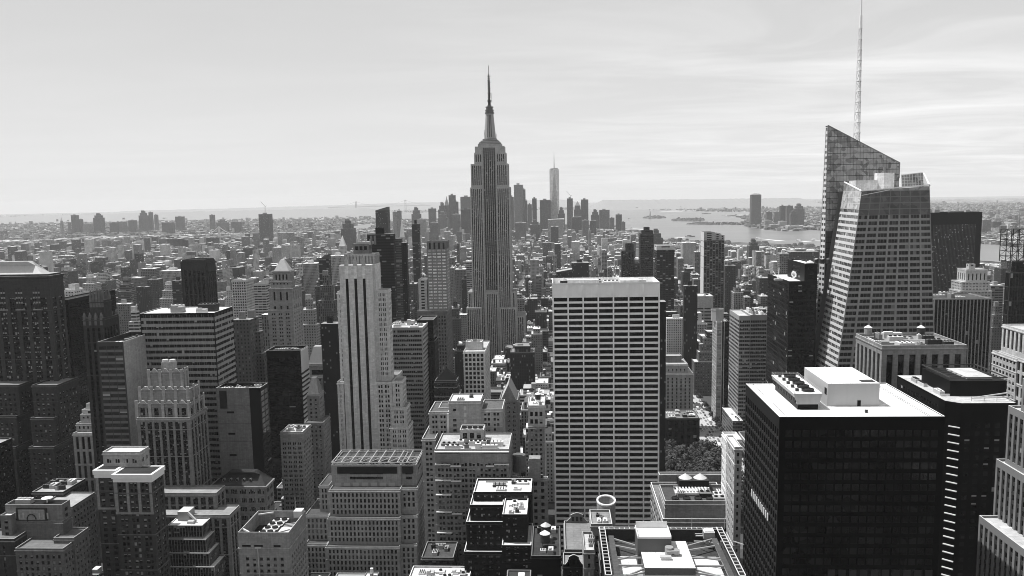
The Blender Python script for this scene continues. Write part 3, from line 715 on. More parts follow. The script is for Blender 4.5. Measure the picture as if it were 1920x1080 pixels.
# gothic crown tower
th, T = bld('gothic_tower', 'dark tower crowned with a row of stone pinnacles', 'skyscraper',
   [(167, 194, 563, 565, -208, None, S(p=3.4, fh=14, wr=.45, hr=.72, r=.8, top=4, wall=.10, glass=.003, bl=0, edge=1.2)),
    (155, 192, 597, 560, -222, None, S(p=3.6, fh=3.9, wr=.5, hr=.6, r=.6, sp=.3, top=7, wall=.10, span=.05, glass=.003, bl=.08, edge=1.2))], S(), rt=.15, cop=.15)
for t, hh in ((T[0], 7.0), (T[1], 4.0)):
    x0, x1, y0, y1, _, z1, _, _ = t
    n = 5 if hh > 5 else 4
    for side in (0, 1):
        for k in range(n):
            if side and k in (0, n-1): pass
            x = x0+1+(x1-x0-2)*k/(n-1) if not side else x0+1+(x1-x0-2)*k/(n-1); y = y0+.6 if not side else y1-.6
            b = MB(); b.box(x-.9, x+.9, y-.7, y+.9, z1-5, z1+1.5); b.taper(x-.9, x+.9, y-.7, y+.9, z1+1.5, x-.25, x+.25, y-.2, y+.3, z1+hh); b.build('pinnacle', G(.13,'stone'), th)

# glass and concrete tower
th, T = bld('office_tower', 'narrow glass tower with a plain pale concrete side and sunken roof', 'office tower',
   [(182, 231, 641, 545, -290, None, S(p=6.7, fh=4.2, wr=.93, hr=.6, r=.12, top=3, wall=.12, span=.13, glass=.03, bl=.1, kind='metal', edge=.8), {'blank': 'R'})], S(), rt=.08, cop=.75, ph=4, gr=(5, 3))
x0, x1, y0, y1, _, z1, _, _ = T[0]
b = MB(); b.quad((x1+.05,y0-.05,0),(x1+.05,y1,0),(x1+.05,y1,z1),(x1+.05,y0-.05,z1),0)
b.build('concrete_side', G(.40,'stone'), th)
b = MB()
for k in range(8):
    b.box(x1+.06, x1+.2, y1-12, y1-11, z1-20-k*17, z1-16-k*17); b.box(x1+.06, x1+.2, y1-5, y1-4, z1-15-k*17, z1-11-k*17)
b.build('slit_window', G(.01,'glass'), th)

# stepped art deco tower
deco = S(p=5.0, fh=3.05, wr=.66, hr=.62, r=.7, sp=.25, grp=2, gap=.45, top=3, wall=.21, span=.08, glass=.003, bl=.22, edge=1.4)
deco2 = S(p=7.4, fh=12, wr=.5, hr=.7, r=.9, top=3.2, wall=.24, glass=.004, bl=0, edge=1.2)
th, T = bld('art_deco_tower', 'stepped grey stone tower with scalloped crown', 'skyscraper',
   [(279, 341, 698, 536, -351, None, deco2), (262, 352, 731, 528, -372, None, deco2), (256, 354, 757, 523, -381, None, deco),
    (256, 355, 783, 520, -388, None, deco), (256, 405, 924, 506, -422, None, deco), (256, 430, 965, 494, -449, None, deco)], S(), rt=.4, cop=.55)
for t in T[:3]:
    x0, x1, y0, y1, _, z1, _, _ = t
    n = max(3, int((x1-x0)/7.4))
    for k in range(n+1):
        b = MB(); x = x0+(x1-x0)*k/n; b.box(x-1, x+1, y0-.6, y0-.02, z1-14, z1+2.2, 0, 1); b.build('crown_fin', [G(.34,'stone'), G(.6,'stone')], th)
        if k < n: b = MB(); xm = x0+(x1-x0)*(k+.5)/n; b.taper(xm-2.5, xm+2.5, y0-.5, y0+.6, z1-.0, xm-.7, xm+.7, y0-.5, y0+.6, z1+2.4, 0, 1); b.build('crown_scallop', [G(.34,'stone'), G(.6,'stone')], th)
    m = max(2, int((y1-y0)/7))
    for k in range(m+1):
        b = MB(); y = y0+(y1-y0)*k/m; b.box(x1+.02, x1+.45, y-1, y+1, z1-14, z1+2.2, 0, 1); b.build('crown_fin', [G(.34,'stone'), G(.6,'stone')], th)
x0, x1, y0, y1, _, z1, _, _ = T[0]
b = MB(); b.box(x0+8, x0+17, y0+2, y1-2, z1, z1+6.5); b.build('tank_house', G(.35,'stone'), th)
for dx in (10, 15): water = MB(); water.cyl(x0+dx, (y0+y1)/2, z1+6.5, z1+8, 2.0, n=12); water.build('vent_drum', G(.6,'metal'), th)

bld('office_block', 'wide dark office slab with pale window bands and white roof', 'office building',
   [(262, 401, 587, 575, -436, None, S(p=5.2, fh=4.35, wr=.985, hr=.5, r=.35, grp=3, gap=.15, top=1.2, wall=.015, span=.27, glass=.006, bl=.05, edge=.5, sp=.0, kind='metal'))],
   S(), rt=.8, cop=.85, gr=(5, 6), ph=.6)
bld('office_tower', 'dark ribbed tower with slightly chamfered corners, left of the white grid tower', 'office tower',
   [(341, 384, 487, 900, -401, None, S(p=5.3, fh=3.9, wr=.62, hr=.8, r=1.2, sp=.9, top=12, wall=.10, span=.02, glass=.004, bl=.0, edge=.6)),
    (338, 388, 491, 902.5, -404, None, S(p=5.3, fh=3.9, wr=.5, hr=.8, r=1.2, sp=.9, top=12, wall=.09, span=.02, glass=.004, bl=.0, edge=.6))], S(), rt=.06, cop=.12)
bld('office_tower', 'slim white grid tower with small square windows', 'office tower',
   [(434, 461, 525, 1050, -475, None, S(p=3.1, fh=3.6, wr=.62, hr=.55, r=.4, top=3, wall=.50, glass=.006, bl=.02, edge=.5))], S(), gr=(3, 4), rt=.5, cop=.6)

# pyramid-capped masonry tower
mst = S(p=6.2, fh=3.7, wr=.5, hr=.5, r=.5, grp=2, gap=.8, top=4, wall=.28, glass=.003, bl=.2, edge=2.0)
th, T = bld('masonry_tower', 'ornate stone tower with small pale pyramid roof and arched belfry', 'skyscraper',
   [(511, 543, 508, 806, -551, None, S(p=3.6, fh=9, wr=.45, hr=.6, r=.8, top=3.5, wall=.26, glass=.003, bl=0, edge=1.5)),
    (507, 545, 527, 803, -553, None, S(p=3.8, fh=5, wr=.4, hr=.5, r=.6, top=1, wall=.26, glass=.003, bl=0, edge=1.5)),
    (504, 547, 540, 800, -565, None, S(p=7.0, fh=14, wr=.3, hr=.6, r=1.0, top=4, wall=.27, glass=.003, bl=0, edge=2, base=24)),
    (502, 549, 580, 798, -567, None, mst)], S(), rt=.25, cop=.3)
x0, x1, y0, y1, _, z1, _, _ = T[0]
pyramid(th, x0+1, x1-1, y0+1, y1-1, z1, 11, .55, ins=1.6)
for t in T[:3]:
    x0, x1, y0, y1, _, z1, _, _ = t; b = MB(); b.box(x0-.7, x1+.7, y0-.7, y1+.7, z1-1.8, z1-.6, 0, 1); b.build('cornice', [G(.22,'stone'), G(.4,'stone')], th)

th, T = bld('office_tower', 'plain grey panel tower with dark glass corner, beside the stepped deco tower', 'office tower',
   [(405, 488, 727, 560, -502, None, S(p=6, fh=4.0, wr=.9, hr=.8, r=.1, top=3, wall=.03, glass=.008, bl=.04, kind='metal', edge=.5), {'blank': 'F'})], S(), rt=.25, cop=.6, ph=2.5, gr=(9, 3))
x0, x1, y0, y1, _, z1, _, _ = T[0]; xm = P(467, 727, 560).x
b = MB(); n = 9
for k in range(int(z1/13)+1):
    za, zb_ = max(0, z1-(k+1)*13), z1-k*13
    b.quad((x0,y0-.25,za+.12),(xm,y0-.25,za+.12),(xm,y0-.25,zb_),(x0,y0-.25,zb_),0)
b.quad((x0,y0-.1,0),(xm,y0-.1,0),(xm,y0-.1,z1),(x0,y0-.1,z1),1); b.quad((xm,y0-.25,0),(xm,y0,0),(xm,y0,z1),(xm,y0-.25,z1),0); b.quad((x0,y0-.25,z1),(xm,y0-.25,z1),(xm,y0,z1),(x0,y0,z1),0)
b.build('stone_panel', [G(.17,'stone'), G(.05,'stone')], th)
for k in range(9):
    b = MB(); zz = z1-17-k*15.6; b.box(x0+7, x0+12, y0-.35, y0-.24, zz-1.4, zz); b.build('louvre', G(.01,'metal'), th)
b = MB(); b.box(x0+2.2, x0+7.5, y0-.33, y0-.24, z1-15, z1-2.0); b.build('dark_panel', G(.06,'stone'), th)

th, T = bld('office_tower', 'black tower with bright striped right side', 'office tower',
   [(499, 563, 657, 700, -577, None, S(p=6, fh=4.0, wr=.95, hr=.7, r=.1, top=6, wall=.008, glass=.004, bl=.02, kind='metal', edge=.5), {'blank': 'R'})], S(), rt=.12, cop=.5, ph=2, gr=(4, 3))
x0, x1, y0, y1, _, z1, _, _ = T[0]
b = MB(); b.quad((x1+.05,y0,0),(x1+.05,y1,0),(x1+.05,y1,z1),(x1+.05,y0,z1),0)
for k in range(int((z1-22)/4)): b.box(x1+.06, x1+.9, y0+.3, y1-.3, z1-24-k*4.0, z1-22.2-k*4.0, 1)
b.box(x1+.06, x1+.5, y0+.3, y1-.3, z1-20, z1-.5, 1)
b.build('spandrel_band', [G(.01,'metal'), G(.62,'paint')], th)

bst = S(p=4.2, fh=3.7, wr=.42, hr=.5, r=.35, grp=2, gap=.5, top=3, wall=.33, glass=.006, bl=.25, edge=1.5)
th, T = bld('office_tower', 'pale stone tower with truncated pyramid roof behind the black tower', 'office tower',
   [(577, 613, 682, 766, -621, None, S(p=12, fh=14, wr=.7, hr=.35, r=1.0, top=6, wall=.34, glass=.006, bl=0)), (577, 622, 705, 760, -640, None, bst)], S(), rt=.3, cop=.6)
x0, x1, y0, y1, _, z1, _, _ = T[0]; pyramid(th, x0+.5, x1-2, y0+.5, y1-.5, z1, 16, .42, ins=3.5)
th, T = bld('office_building', 'darker brick building with slate pyramid roof in front of the pale pyramid tower', 'office building',
   [(575, 598, 739, 668, -607, None, S(p=3.8, fh=3.7, wr=.4, hr=.5, r=.35, top=4, wall=.20, glass=.004, bl=.3)), (570, 606, 792, 660, -619, None, S(p=3.8, fh=3.7, wr=.4, hr=.5, r=.35, top=3, wall=.18, glass=.004, bl=.3))], S(), rt=.25, cop=.5)
x0, x1, y0, y1, _, z1, _, _ = T[0]; pyramid(th, x0+.5, x1-.5, y0+.5, y1-.5, z1, 13, .18, 'stone', ins=2)

# tower with three black window stripes
fst = S(p=4.3, fh=3.95, wr=.64, hr=.62, r=.4, grp=2, gap=.75, top=2.5, wall=.56, glass=.003, bl=.3, edge=1.5)
plain = S(p=400, top=2, wall=.58, edge=1)
Y5 = 640
def x5(px, y=600): return P(px, y, Y5).x
th, T = bld('art_deco_tower', 'pale brick tower with three black vertical stripes on its face', 'skyscraper',
   [(662, 691, 457, 652, -697, None, S(p=3, fh=5, wr=.7, hr=.6, r=.6, top=2, wall=.16, glass=.004, bl=0)),
    (645, 702, 476, 648, -711, None, S(p=2.6, fh=8.5, wr=.35, hr=.75, r=.3, top=1.0, wall=.33, span=.2, glass=.10, bl=.0, edge=.8)),
    (644, 703, 496, 640, -713, None, plain, {'blank': 'FR'}),
    (704.2, 727, 544, 641, -733, None, fst),
    (631.5, 644, 547, 642, 30, None, fst), (632, 643.8, 716, 634, 30, None, fst), (703.2, 735, 716, 634, 44, None, fst),
    (735.5, 754, 714, 633.5, -761, None, fst), (733, 762, 764, 628, -769, None, fst), (731, 766, 800, 626, -774, None, fst)], S(), rt=.35, cop=.6)
b = MB(); z1 = P(673, 496, Y5).z; yf = 633.9
# the black window columns and blank piers of the lower shaft face
edges = [644.0, 654.5, 659.9, 670.5, 675.9, 686.4, 691.7, 703.0]
X0, X1 = x5(644), x5(703)
xs = [x5(e) for e in edges]
for i in range(7):
    z = z1
    if i % 2 == 0: b.quad((xs[i],yf,0),(xs[i+1],yf,0),(xs[i+1],yf,z),(xs[i],yf,z),0)
    else:
        zb_ = z1-10.5
        b.quad((xs[i],yf,zb_),(xs[i+1],yf,zb_),(xs[i+1],yf,z),(xs[i],yf,z),1)
        b.quad((xs[i],yf,0),(xs[i],yf+.9,0),(xs[i],yf+.9,zb_),(xs[i],yf,zb_),0); b.quad((xs[i+1],yf+.9,0),(xs[i+1],yf,0),(xs[i+1],yf,zb_),(xs[i+1],yf+.9,zb_),0)
b.quad((X1,yf,0),(X1,640,0),(X1,640,z1),(X1,yf,z1),0); b.quad((X0,640,0),(X0,yf,0),(X0,yf,z1),(X0,640,z1),0); b.quad((X0,yf,z1),(X1,yf,z1),(X1,640.5,z1),(X0,640.5,z1),1)
b.build('pier', [G(.58,'stone'), G(.7,'stone')], th)
for i in (1, 3, 5):
    b = MB(); b.quad((xs[i],yf+.8,0),(xs[i+1],yf+.8,0),(xs[i+1],yf+.8,z1-10.5),(xs[i],yf+.8,z1-10.5)); b.build('window_stripe', G(.003,'glass'), th)
    xm = (xs[i]+xs[i+1])/2
    b = MB(); b.taper(xm-1.6, xm+1.6, yf-.3, yf+.6, z1-.5, xm-1.2, xm+1.2, yf-.3, yf+.6, z1+4); b.taper(xm-1.2, xm+1.2, yf-.3, yf+.6, z1+4, xm-.1, xm+.1, yf, yf+.3, z1+7.5); b.build('finial', G(.42,'stone'), th)
xc, yc, zc = x5(680), 658, P(680, 457, 652).z
b = MB()
for q in range(4): b.bar((xc-5+q*3.4, yc-4, zc-1), (xc-5+q*3.4, yc-4, zc+5-abs(q-1.5)), .5)
b.box(xc-6, xc+6, yc-5, yc+5, zc-1, zc+1.5); b.build('roof_frame', G(.35,'metal'), th)
b = MB(); b.cyl(xc-5, yc, zc+1.5, zc+7, 1.6, 1.2, n=8); b.cyl(xc-5, yc, zc+7, zc+11, 1.0, .1, n=8); b.build('pinnacle', G(.5,'metal'), th)
for dx in (6, 9): b = MB(); b.cyl(xc+dx, yc-3, zc-1, zc+6, .9, n=8); b.build('flue', G(.15,'metal'), th)

bld('office_building', 'banded glass office block with rounded corner, right of the black-striped tower', 'office building',
   [(725, 792, 614, 690, -803, None, S(p=5.2, fh=3.9, wr=.96, hr=.5, r=.25, grp=3, gap=.2, top=2.5, wall=.30, glass=.004, bl=.12, kind='metal', edge=1))], S(), rt=.8, cop=.75, gr=(6, 6))
bld('office_tower', 'narrow black tower between curved block and the white banded tower', 'office tower',
   [(782, 812, 600, 720, -820, None, S(p=6, fh=4.0, wr=.9, hr=.8, r=.1, top=6, wall=.012, glass=.003, bl=0, kind='metal')), (784, 815, 640, 716, -822, None, S(p=3, fh=4.0, wr=.5, hr=.8, r=.4, top=3, wall=.08, glass=.003, bl=0))], S(), rt=.2, cop=.5)
th, T = bld('office_tower', 'pale tower with bright window bands and dark crown, left of the tallest tower', 'office tower',
   [(800, 837, 467, 1000, -842, None, S(p=5.2, fh=3.9, wr=.74, hr=.45, r=.12, grp=2, gap=.1, top=1.0, wall=.22, glass=.62, bl=.3, edge=.6)),
    (800.4, 836.6, 452, 1001, 29, None, S(p=5.2, fh=20, wr=.4, hr=.9, r=.5, top=1, wall=.17, glass=.02, bl=0, edge=.6)),
    (784, 800, 524, 1003, 26, None, S(p=500, top=2, wall=.45)),
    (782, 838, 583, 990, -847, None, S(p=3.6, fh=4.5, wr=.5, hr=.62, r=.5, top=6, wall=.13, glass=.005, bl=.1))], S(), rt=.25, cop=.4, minpx=6)
bld('office_building', 'small white grid tower with open penthouse, in front of the tallest tower', 'office building',
   [(873, 904, 641, 702, 12, None, S(p=5, fh=6, wr=.5, hr=.5, r=.5, top=2, wall=.5, glass=.02, bl=0)),
    (868.5, 909, 659, 690, -918, None, S(p=3.45, fh=3.9, wr=.66, hr=.68, r=.5, top=2.0, wall=.58, glass=.004, bl=.08, edge=.8)),
    ], S(), gr=(4, 2.5), rt=.6, cop=.75)
th, T = bld('brick_building', 'dark brick building with steep black pyramid roof', 'office building',
   [(815, 856, 714, 670, -860, None, S(p=4.2, fh=3.8, wr=.5, hr=.5, r=.5, grp=2, gap=.4, top=2.5, wall=.10, glass=.004, bl=.25))], S(), rt=.1, cop=.3)
x0, x1, y0, y1, _, z1, _, _ = T[0]; pyramid(th, x0+.3, x1-.3, y0+.3, y1-.3, z1-.5, 9.5, .035, 'stone', ins=.5)
b = MB(); b.box(x0-.5, x1+.5, y0-.5, y1+.5, z1-14, z1-13); b.box(x0-.5, x1+.5, y0-.5, y1+.5, z1-6, z1-5.3); b.build('string_course', G(.2,'stone'), th)

th, T = bld('brick_building', 'gabled brick building with pointed stone dormer', 'office building',
   [(936, 971, 750, 640, 30, None, S(p=4.0, fh=3.7, wr=.45, hr=.5, r=.4, grp=2, gap=.5, top=1.5, wall=.17, glass=.004, bl=.3))], S(), rt=.3, cop=.4)
x0, x1, y0, y1, _, z1, _, _ = T[0]; xm = (x0+x1)/2
b = MB(); b.poly([(x0+1,y0-.1,z1-1),(x1-1,y0-.1,z1-1),(xm,y0-.1,z1+12.5)],0); b.poly([(x1-1,y1,z1-1),(x0+1,y1,z1-1),(xm,y1,z1+12.5)],0)
b.quad((xm,y0-.1,z1+12.5),(xm,y1,z1+12.5),(x0+1,y1,z1-1),(x0+1,y0-.1,z1-1),1); b.quad((x1-1,y0-.1,z1-1),(x1-1,y1,z1-1),(xm,y1,z1+12.5),(xm,y0-.1,z1+12.5),2)
b.build('gable_roof', [G(.2,'stone'), G(.55,'metal'), G(.3,'metal')], th)  # one metal in two greys: sun slope and shade slope put into colour

bld('brick_building', 'slim ornate building with arched top windows and white roof clutter', 'office building',
   [(989.5, 1021, 760, 620, 30, None, S(p=3.6, fh=6, wr=.6, hr=.6, r=.6, top=5, wall=.42, glass=.004, bl=.1, edge=1)),
    (990, 1020.6, 800, 619, 30, None, S(p=3.4, fh=3.8, wr=.45, hr=.5, r=.4, top=2, wall=.22, glass=.004, bl=.25, edge=1))], S(), rt=.8, cop=.7, gr=(6, 3, 1))

lst = S(p=5.0, fh=3.4, wr=.62, hr=.55, r=.35, grp=2, gap=.8, top=2.5, wall=.33, glass=.004, bl=.35, edge=1.0)
th, T = bld('apartment_building', 'pale brick complex with a blank central tower slab and stepped wings', 'apartment building',
   [(841, 901, 752, 520, 20, None, lst, {'blank': 'F', 'rt': .85, 'gear': (2, 2)}), (804, 841, 772, 521, 28, None, lst), (901.3, 942, 767, 521, 26, None, lst), (822, 934, 764, 533, 18, None, lst),
    (791, 816, 822, 508, 38, None, lst), (804, 942, 860, 511, 42, None, lst)], S(), rt=.2, cop=.8)
x0, x1, y0, y1, _, z1, _, _ = [t for t in T if abs(t[2]-520) < .1][0]
mb, wins = MB(), []; facade(mb, wins, (x0, y0-.15), (1,0), (x1-x0)*.36, 0, z1-2, S(p=4.0, fh=3.4, wr=.4, hr=.5, r=.14, top=3, wall=.26, glass=.005, bl=.3)); mb.build('wing', [G(.33,'stone')]*2, th); windows(wins, th, lst, cap=30)
b = MB(); xx = x0+(x1-x0)*.47
for k in range(12): b.box(xx, xx+1.6, y0-.06, y0-.01, z1-6-k*4.4, z1-3.4-k*4.4)
b.build('stair_window', G(.45,'paint'), th)
b = MB(); b.box(P(839.5,780,519).x-.6, P(840.5,780,519).x+.4, 518.9, 519.6, z1-60, z1-8); b.build('drain_pipe', G(.6,'paint'), th)

th, T = bld('apartment_building', 'large brick building with pale balcony edges and cluttered white rooftop', 'apartment building',
   [(862, 907, 806, 496, 12, None, S(p=4, fh=6, wr=.6, hr=.6, r=.6, top=2, wall=.4, glass=.004)),
    (815, 954, 842, 480, 34, None, S(p=5.0, fh=3.35, wr=.72, hr=.58, r=.4, grp=2, gap=.6, top=8.7, wall=.22, glass=.003, bl=.35, edge=1.0))], S(), rt=.55, cop=.75)
x0, x1, y0, y1, _, z1, _, _ = T[1]
gear(th, x0+1, x1-1, y0+1, y0+15, z1-1, n=20, seed=5, hmax=3.2, tones=(.8,.7,.8,.2))
for q in range(4): cooling_fan(th, T[0][0]+2.5+q*3.4, T[0][2]+4, T[0][5], 1.6)
b = MB()
for (ua, ub, dz) in ((0,.21,9),(.21,.35,10),(.69,.8,10),(.8,1,9),(0,.21,19),(.21,.35,19.5),(.88,1,28),(0,.21,28),(0,.21,39),(.21,.35,40),(0,.21,52),(0,1,1.2)):
    b.box(x0+(x1-x0)*ua, x0+(x1-x0)*ub, y0-1.3, y0-.02, z1-dz-.6, z1-dz, 0)
b.build('balcony_edge', G(.72,'paint'), th)
b = MB(); b.box(x0+.2, x0+(x1-x0)*.34, y0-1.2, y0-.05, z1-8.0, z1-2.6); b.box(x1-(x1-x0)*.34, x1-.2, y0-1.2, y0-.05, z1-8.0, z1-2.6); b.build('upper_bay', G(.2,'stone'), th)

th, T = bld('apartment_building', 'low block with white cluttered roof and round tank, left of the pale striped slab', 'apartment building',
   [(954, 1027, 897, 500, -1021, None, S(p=4.6, fh=4.4, wr=.45, hr=.55, r=.4, top=2.5, wall=.32, glass=.004, bl=.3))], S(), rt=.8, cop=.75, gr=(14, 4.5, 1))
b = MB(); x0, x1, y0, y1, _, z1, _, _ = T[0]; b.cyl(x0+6, y0+14, z1, z1+11, 4.2, n=16); b.build('round_tank', G(.14,'stone'), th)
b = MB(); b.box(x0+13, x0+20, y1-8, y1-1, z1, z1+14); b.build('bulkhead', G(.28,'stone'), th)

th, T = bld('apartment_building', 'black brick stepped apartment block with bright white roof terraces', 'apartment building',
   [(888, 996, 922, 450, 22, None, S(p=4.0, fh=3.4, wr=.5, hr=.5, r=.3, grp=2, gap=.3, top=2, wall=.035, glass=.01, bl=.6, edge=1.2), {'rt': .8}),
    (942, 988, 964, 426, 24, None, S(p=3.9, fh=3.4, wr=.5, hr=.5, r=.3, grp=2, gap=.3, top=2, wall=.035, glass=.01, bl=.65, edge=1.0), {'rt': .8, 'gear': (9, 2.2)}),
    (881, 943, 946, 442, 28, None, S(p=4.0, fh=3.4, wr=.5, hr=.5, r=.3, grp=2, gap=.3, top=2, wall=.035, glass=.01, bl=.65, edge=1.2)),
    (874, 944, 978, 438, 32, None, S(p=4.0, fh=3.4, wr=.5, hr=.5, r=.3, grp=2, gap=.3, top=2, wall=.035, glass=.01, bl=.6, edge=1.2)),
    (870, 944, 1034, 434, 36, None, S(p=4.0, fh=3.4, wr=.5, hr=.5, r=.3, grp=2, gap=.3, top=2, wall=.035, glass=.01, bl=.3, edge=1.2)),
    (941, 996, 1022, 420, 30, None, S(p=3.9, fh=3.4, wr=.5, hr=.5, r=.3, grp=2, gap=.3, top=1, wall=.035, glass=.01, bl=.65, edge=1.0))], S(), rt=.7, cop=.85, ph=1.2, gr=(5, 2))

# pale slab with black ribbon windows
th, T = bld('office_slab', 'pale stone slab with regular black ribbon windows in seven bays', 'skyscraper',
   [(1035.5, 1237, 530, 560, 36, None, S(p=10.45, fh=4.04, wr=.905, hr=.66, r=1.0, top=10.0, wall=.86, glass=.0015, bl=.0, edge=.35, kind='paint'))], S(), rt=.78, cop=.85, ph=3.5, gr=(8, 4, 0))
x0, x1, y0, y1, _, z1, _, _ = T[0]
b = MB(); n = 7; pitch = (x1-x0-.7)/n
for k in range(n+1):
    x = x0+.35+pitch*k; b.box(x-.42, x+.42, y0-.7, y0-.01, 0, z1-.01)
b.build('pier', G(.86,'paint'), th)
b = MB(); b.box(x0-.2, x1+.2, y0-.85, y0-.71, z1-1.0, z1+.15); b.build('coping', G(.75,'paint'), th)
water_tank(th, x0+8, y0+14, z1-3.5, r=2.6, h=3, tone=.1, cone=.35, legs=1)
b = MB(); b.box(x0+10.5, x0+32, y0+8, y0+16, z1-3.5, z1+1.2); b.build('penthouse', G(.6,'stone'), th)
b = MB(); b.box(x1-26, x1-13, y0+6, y0+20, z1-3.5, z1+.8); b.build('penthouse', G(.6,'stone'), th)

# cylinder housing building, curved pediments
th, T = bld('brick_building', 'narrow building carrying a big round water tank enclosure', 'building',
   [(1108, 1148, 982, 380, 18, None, S(p=5, fh=4, wr=.4, hr=.5, r=.3, top=6, wall=.2, glass=.006))], S(), rt=.35, cop=.75, gr=(4, 1.5))
b = MB(); ya = 404; xc = P(1136.5, 950, ya).x; r = (P(1154,950,ya).x-P(1119,950,ya).x)/2; zt_ = P(1136, 938, ya).z
n = 36; SL = .2
def zr_(y, o=0.0): return zt_+(y-ya)*SL+o
def ringv(rr, k, o=0.0, z=None): a = 2*math.pi*k/n; x, y = xc+rr*math.cos(a), ya+rr*math.sin(a); return (x, y, zr_(y, o) if z is None else z)
for k in range(n):
    b.quad(ringv(r,k,z=0.0), ringv(r,k+1,z=0.0), ringv(r,k+1), ringv(r,k)); b.quad(ringv(r-.6,k+1,-9), ringv(r-.6,k,-9), ringv(r-.6,k), ringv(r-.6,k+1))
o = b.build('tank_enclosure', G(.28,'stone'), th)
b = MB()
for k in range(n):
    b.quad(ringv(r-.7,k,.25), ringv(r+.15,k,.25), ringv(r+.15,k+1,.25), ringv(r-.7,k+1,.25)); b.quad(ringv(r+.15,k,-.4), ringv(r+.15,k+1,-.4), ringv(r+.15,k+1,.25), ringv(r+.15,k,.25)); b.quad(ringv(r-.7,k+1,-.4), ringv(r-.7,k,-.4), ringv(r-.7,k,.25), ringv(r-.7,k+1,.25))
b.build('rim', G(.75,'paint'), o)
b = MB(); b.cyl(xc, ya, zt_-9, zt_-5.2, r-1.4, n=24, cap=False); b.cyl(xc, ya, zt_-5.2, zt_-2.4, r-1.2, .1, n=24); b.build('tank_roof', G(.6,'metal'), o)

def pediment(label, pl, pr, yt, Y, D, tone, rt):
    th, T = bld('brick_building', label, 'building', [(pl, pr, yt, Y, D, None, S(p=4, fh=3.8, wr=.4, hr=.5, r=.4, grp=2, gap=.3, top=3, wall=tone, glass=.01, bl=.5))], S(), rt=rt, cop=.5)
    x0, x1, y0, y1, _, z1, _, _ = T[0]; w = (x1-x0); b = MB(); yy = y1-.6 if 'rear' in label else y0
    for (ya, yb) in ((yy, yy+.6),):
        pts = [(x0+w*.04, z1-.9), (x1-w*.04, z1-.9), (x1-w*.26, z1+2.0), (x1-w*.26, z1+3.2)]
        pts += [(x1-w*.26-w*.48*k/8, z1+3.2+1.1*math.sin(math.pi*k/8)) for k in range(1, 8)] + [(x0+w*.26, z1+3.2), (x0+w*.26, z1+2.0)]
        n = len(pts)
        b.poly([(p[0], ya, p[1]) for p in pts]); b.poly([(p[0], yb, p[1]) for p in reversed(pts)])
        for i in range(n):
            a, c = pts[i], pts[(i+1) % n]; b.quad((a[0],ya,a[1]),(a[0],yb,a[1]),(c[0],yb,c[1]),(c[0],ya,c[1]), 1)
    b.build('pediment', [G(tone*1.2,'stone'), G(.6,'stone')], th)
    b = MB(); xm = (x0+x1)/2
    for q in (-1, 0, 1): b.box(xm+q*2-.6, xm+q*2+.6, yy-.12, yy-.03, z1, z1+2.2)
    b.build('pediment_window', G(.01,'glass'), th)
    return th, T
th, T = pediment('flat grey roof with curved parapet at its rear, left of the round tank enclosure', 1059, 1112, 1030, 366, 34, .14, .33)
pediment('dark brick gable front with round-topped centre at the bottom edge', 1056, 1096, 1058, 346, 12, .05, .4)
bld('brick_building', 'low black building with roof tanks, right of the black stepped block', 'building',
   [(996, 1051, 1042, 355, 34, None, S(p=5, fh=3.6, wr=.4, hr=.5, r=.3, top=9, wall=.03, glass=.01, bl=.3))], S(), rt=.12, cop=.2, gr=(8, 3, 2))
bld('brick_building', 'narrow stone building with dark windows left of the trussed roof', 'building',
   [(1095, 1114, 1031, 310, 18, None, S(p=3.6, fh=3.6, wr=.4, hr=.5, r=.3, top=2, wall=.14, glass=.004, bl=.1))], S(), rt=.6, cop=.75, gr=(3, 2))

# bottom centre: roof with a steel truss frame and white plant room
th, T = bld('office_tower', 'tower top with open steel roof frame and white plant room, at the bottom edge', 'office tower',
   [(1134, 1400, 1080, 300, 46, None, S(p=5, fh=3.8, wr=.7, hr=.6, r=.2, top=2, wall=.12, glass=.01, bl=.1), {'rt': .12, 'cop': .15})], S(), ph=6)
x0, x1, y0, y1, _, z1, _, _ = T[0]
zf = z1; zr = z1-6
b = MB(); b.quad((x0+6,y0-.0,zr+1),(x1-6,y0,zr+1),(x1-6,y1-18,zr+1),(x0+6,y1-18,zr+1)); b.build('lower_roof', G(.8,'roof'), th)
b = MB()
for (xa, xb) in ((x0+.3, x0+2.6), (x1-2.6, x1-.3)):
    for xx in (xa, xb): b.bar((xx, y0, zf+.3), (xx, y1, zf+.3), .2)
    n = 15
    for k in range(n):
        ya, yb = y0+(y1-y0)*k/n, y0+(y1-y0)*(k+1)/n; b.bar((xa, ya, zf+.3), (xb, ya, zf+.3), .2)
for yy in (y1-.4, y1-2.4): b.bar((x0, yy, zf+.3), (x1, yy, zf+.3), .16)
for k in range(24): x = x0+(x1-x0)*k/24; b.bar((x, y1-.4, zf+.3), (x, y1-2.4, zf+.3), .12)
b.build('edge_truss', G(.7,'metal'), th)
xc0, xc1 = P(1209,1065,305).x, P(1304.5,1065,305).x
zc = P(1257, 1065, 305).z
for sx, xa in ((-1, xc0), (1, xc1)):
    for (yy, dy) in ((y0+6, -5), (y0+12, 0), (y0+19, 0), (y0+26, 5), (y0+9, -9), (y0+21, -4), (y0+30, 8)):
        b = MB(); xe = x0+5 if sx < 0 else x1-5; b.bar((xa, yy, zf-1.5), (xe, yy+dy, zf-1.5), .42); b.build('roof_beam', G(.3,'metal'), th)
for xe in (x0+5, x1-5):
    b = MB(); b.box(xe-1.1, xe+1.1, y0, y1-6, zf-1.9, zf-1.1, 0, 1); b.build('walkway', [G(.2,'metal'), G(.16,'roof')], th)
ya = 305
b = MB(); b.box(xc0, xc1, ya, ya+25, zr, zc, 0, 1); b.build('plant_room', [G(.10,'paint'), G(.84,'roof')], th)
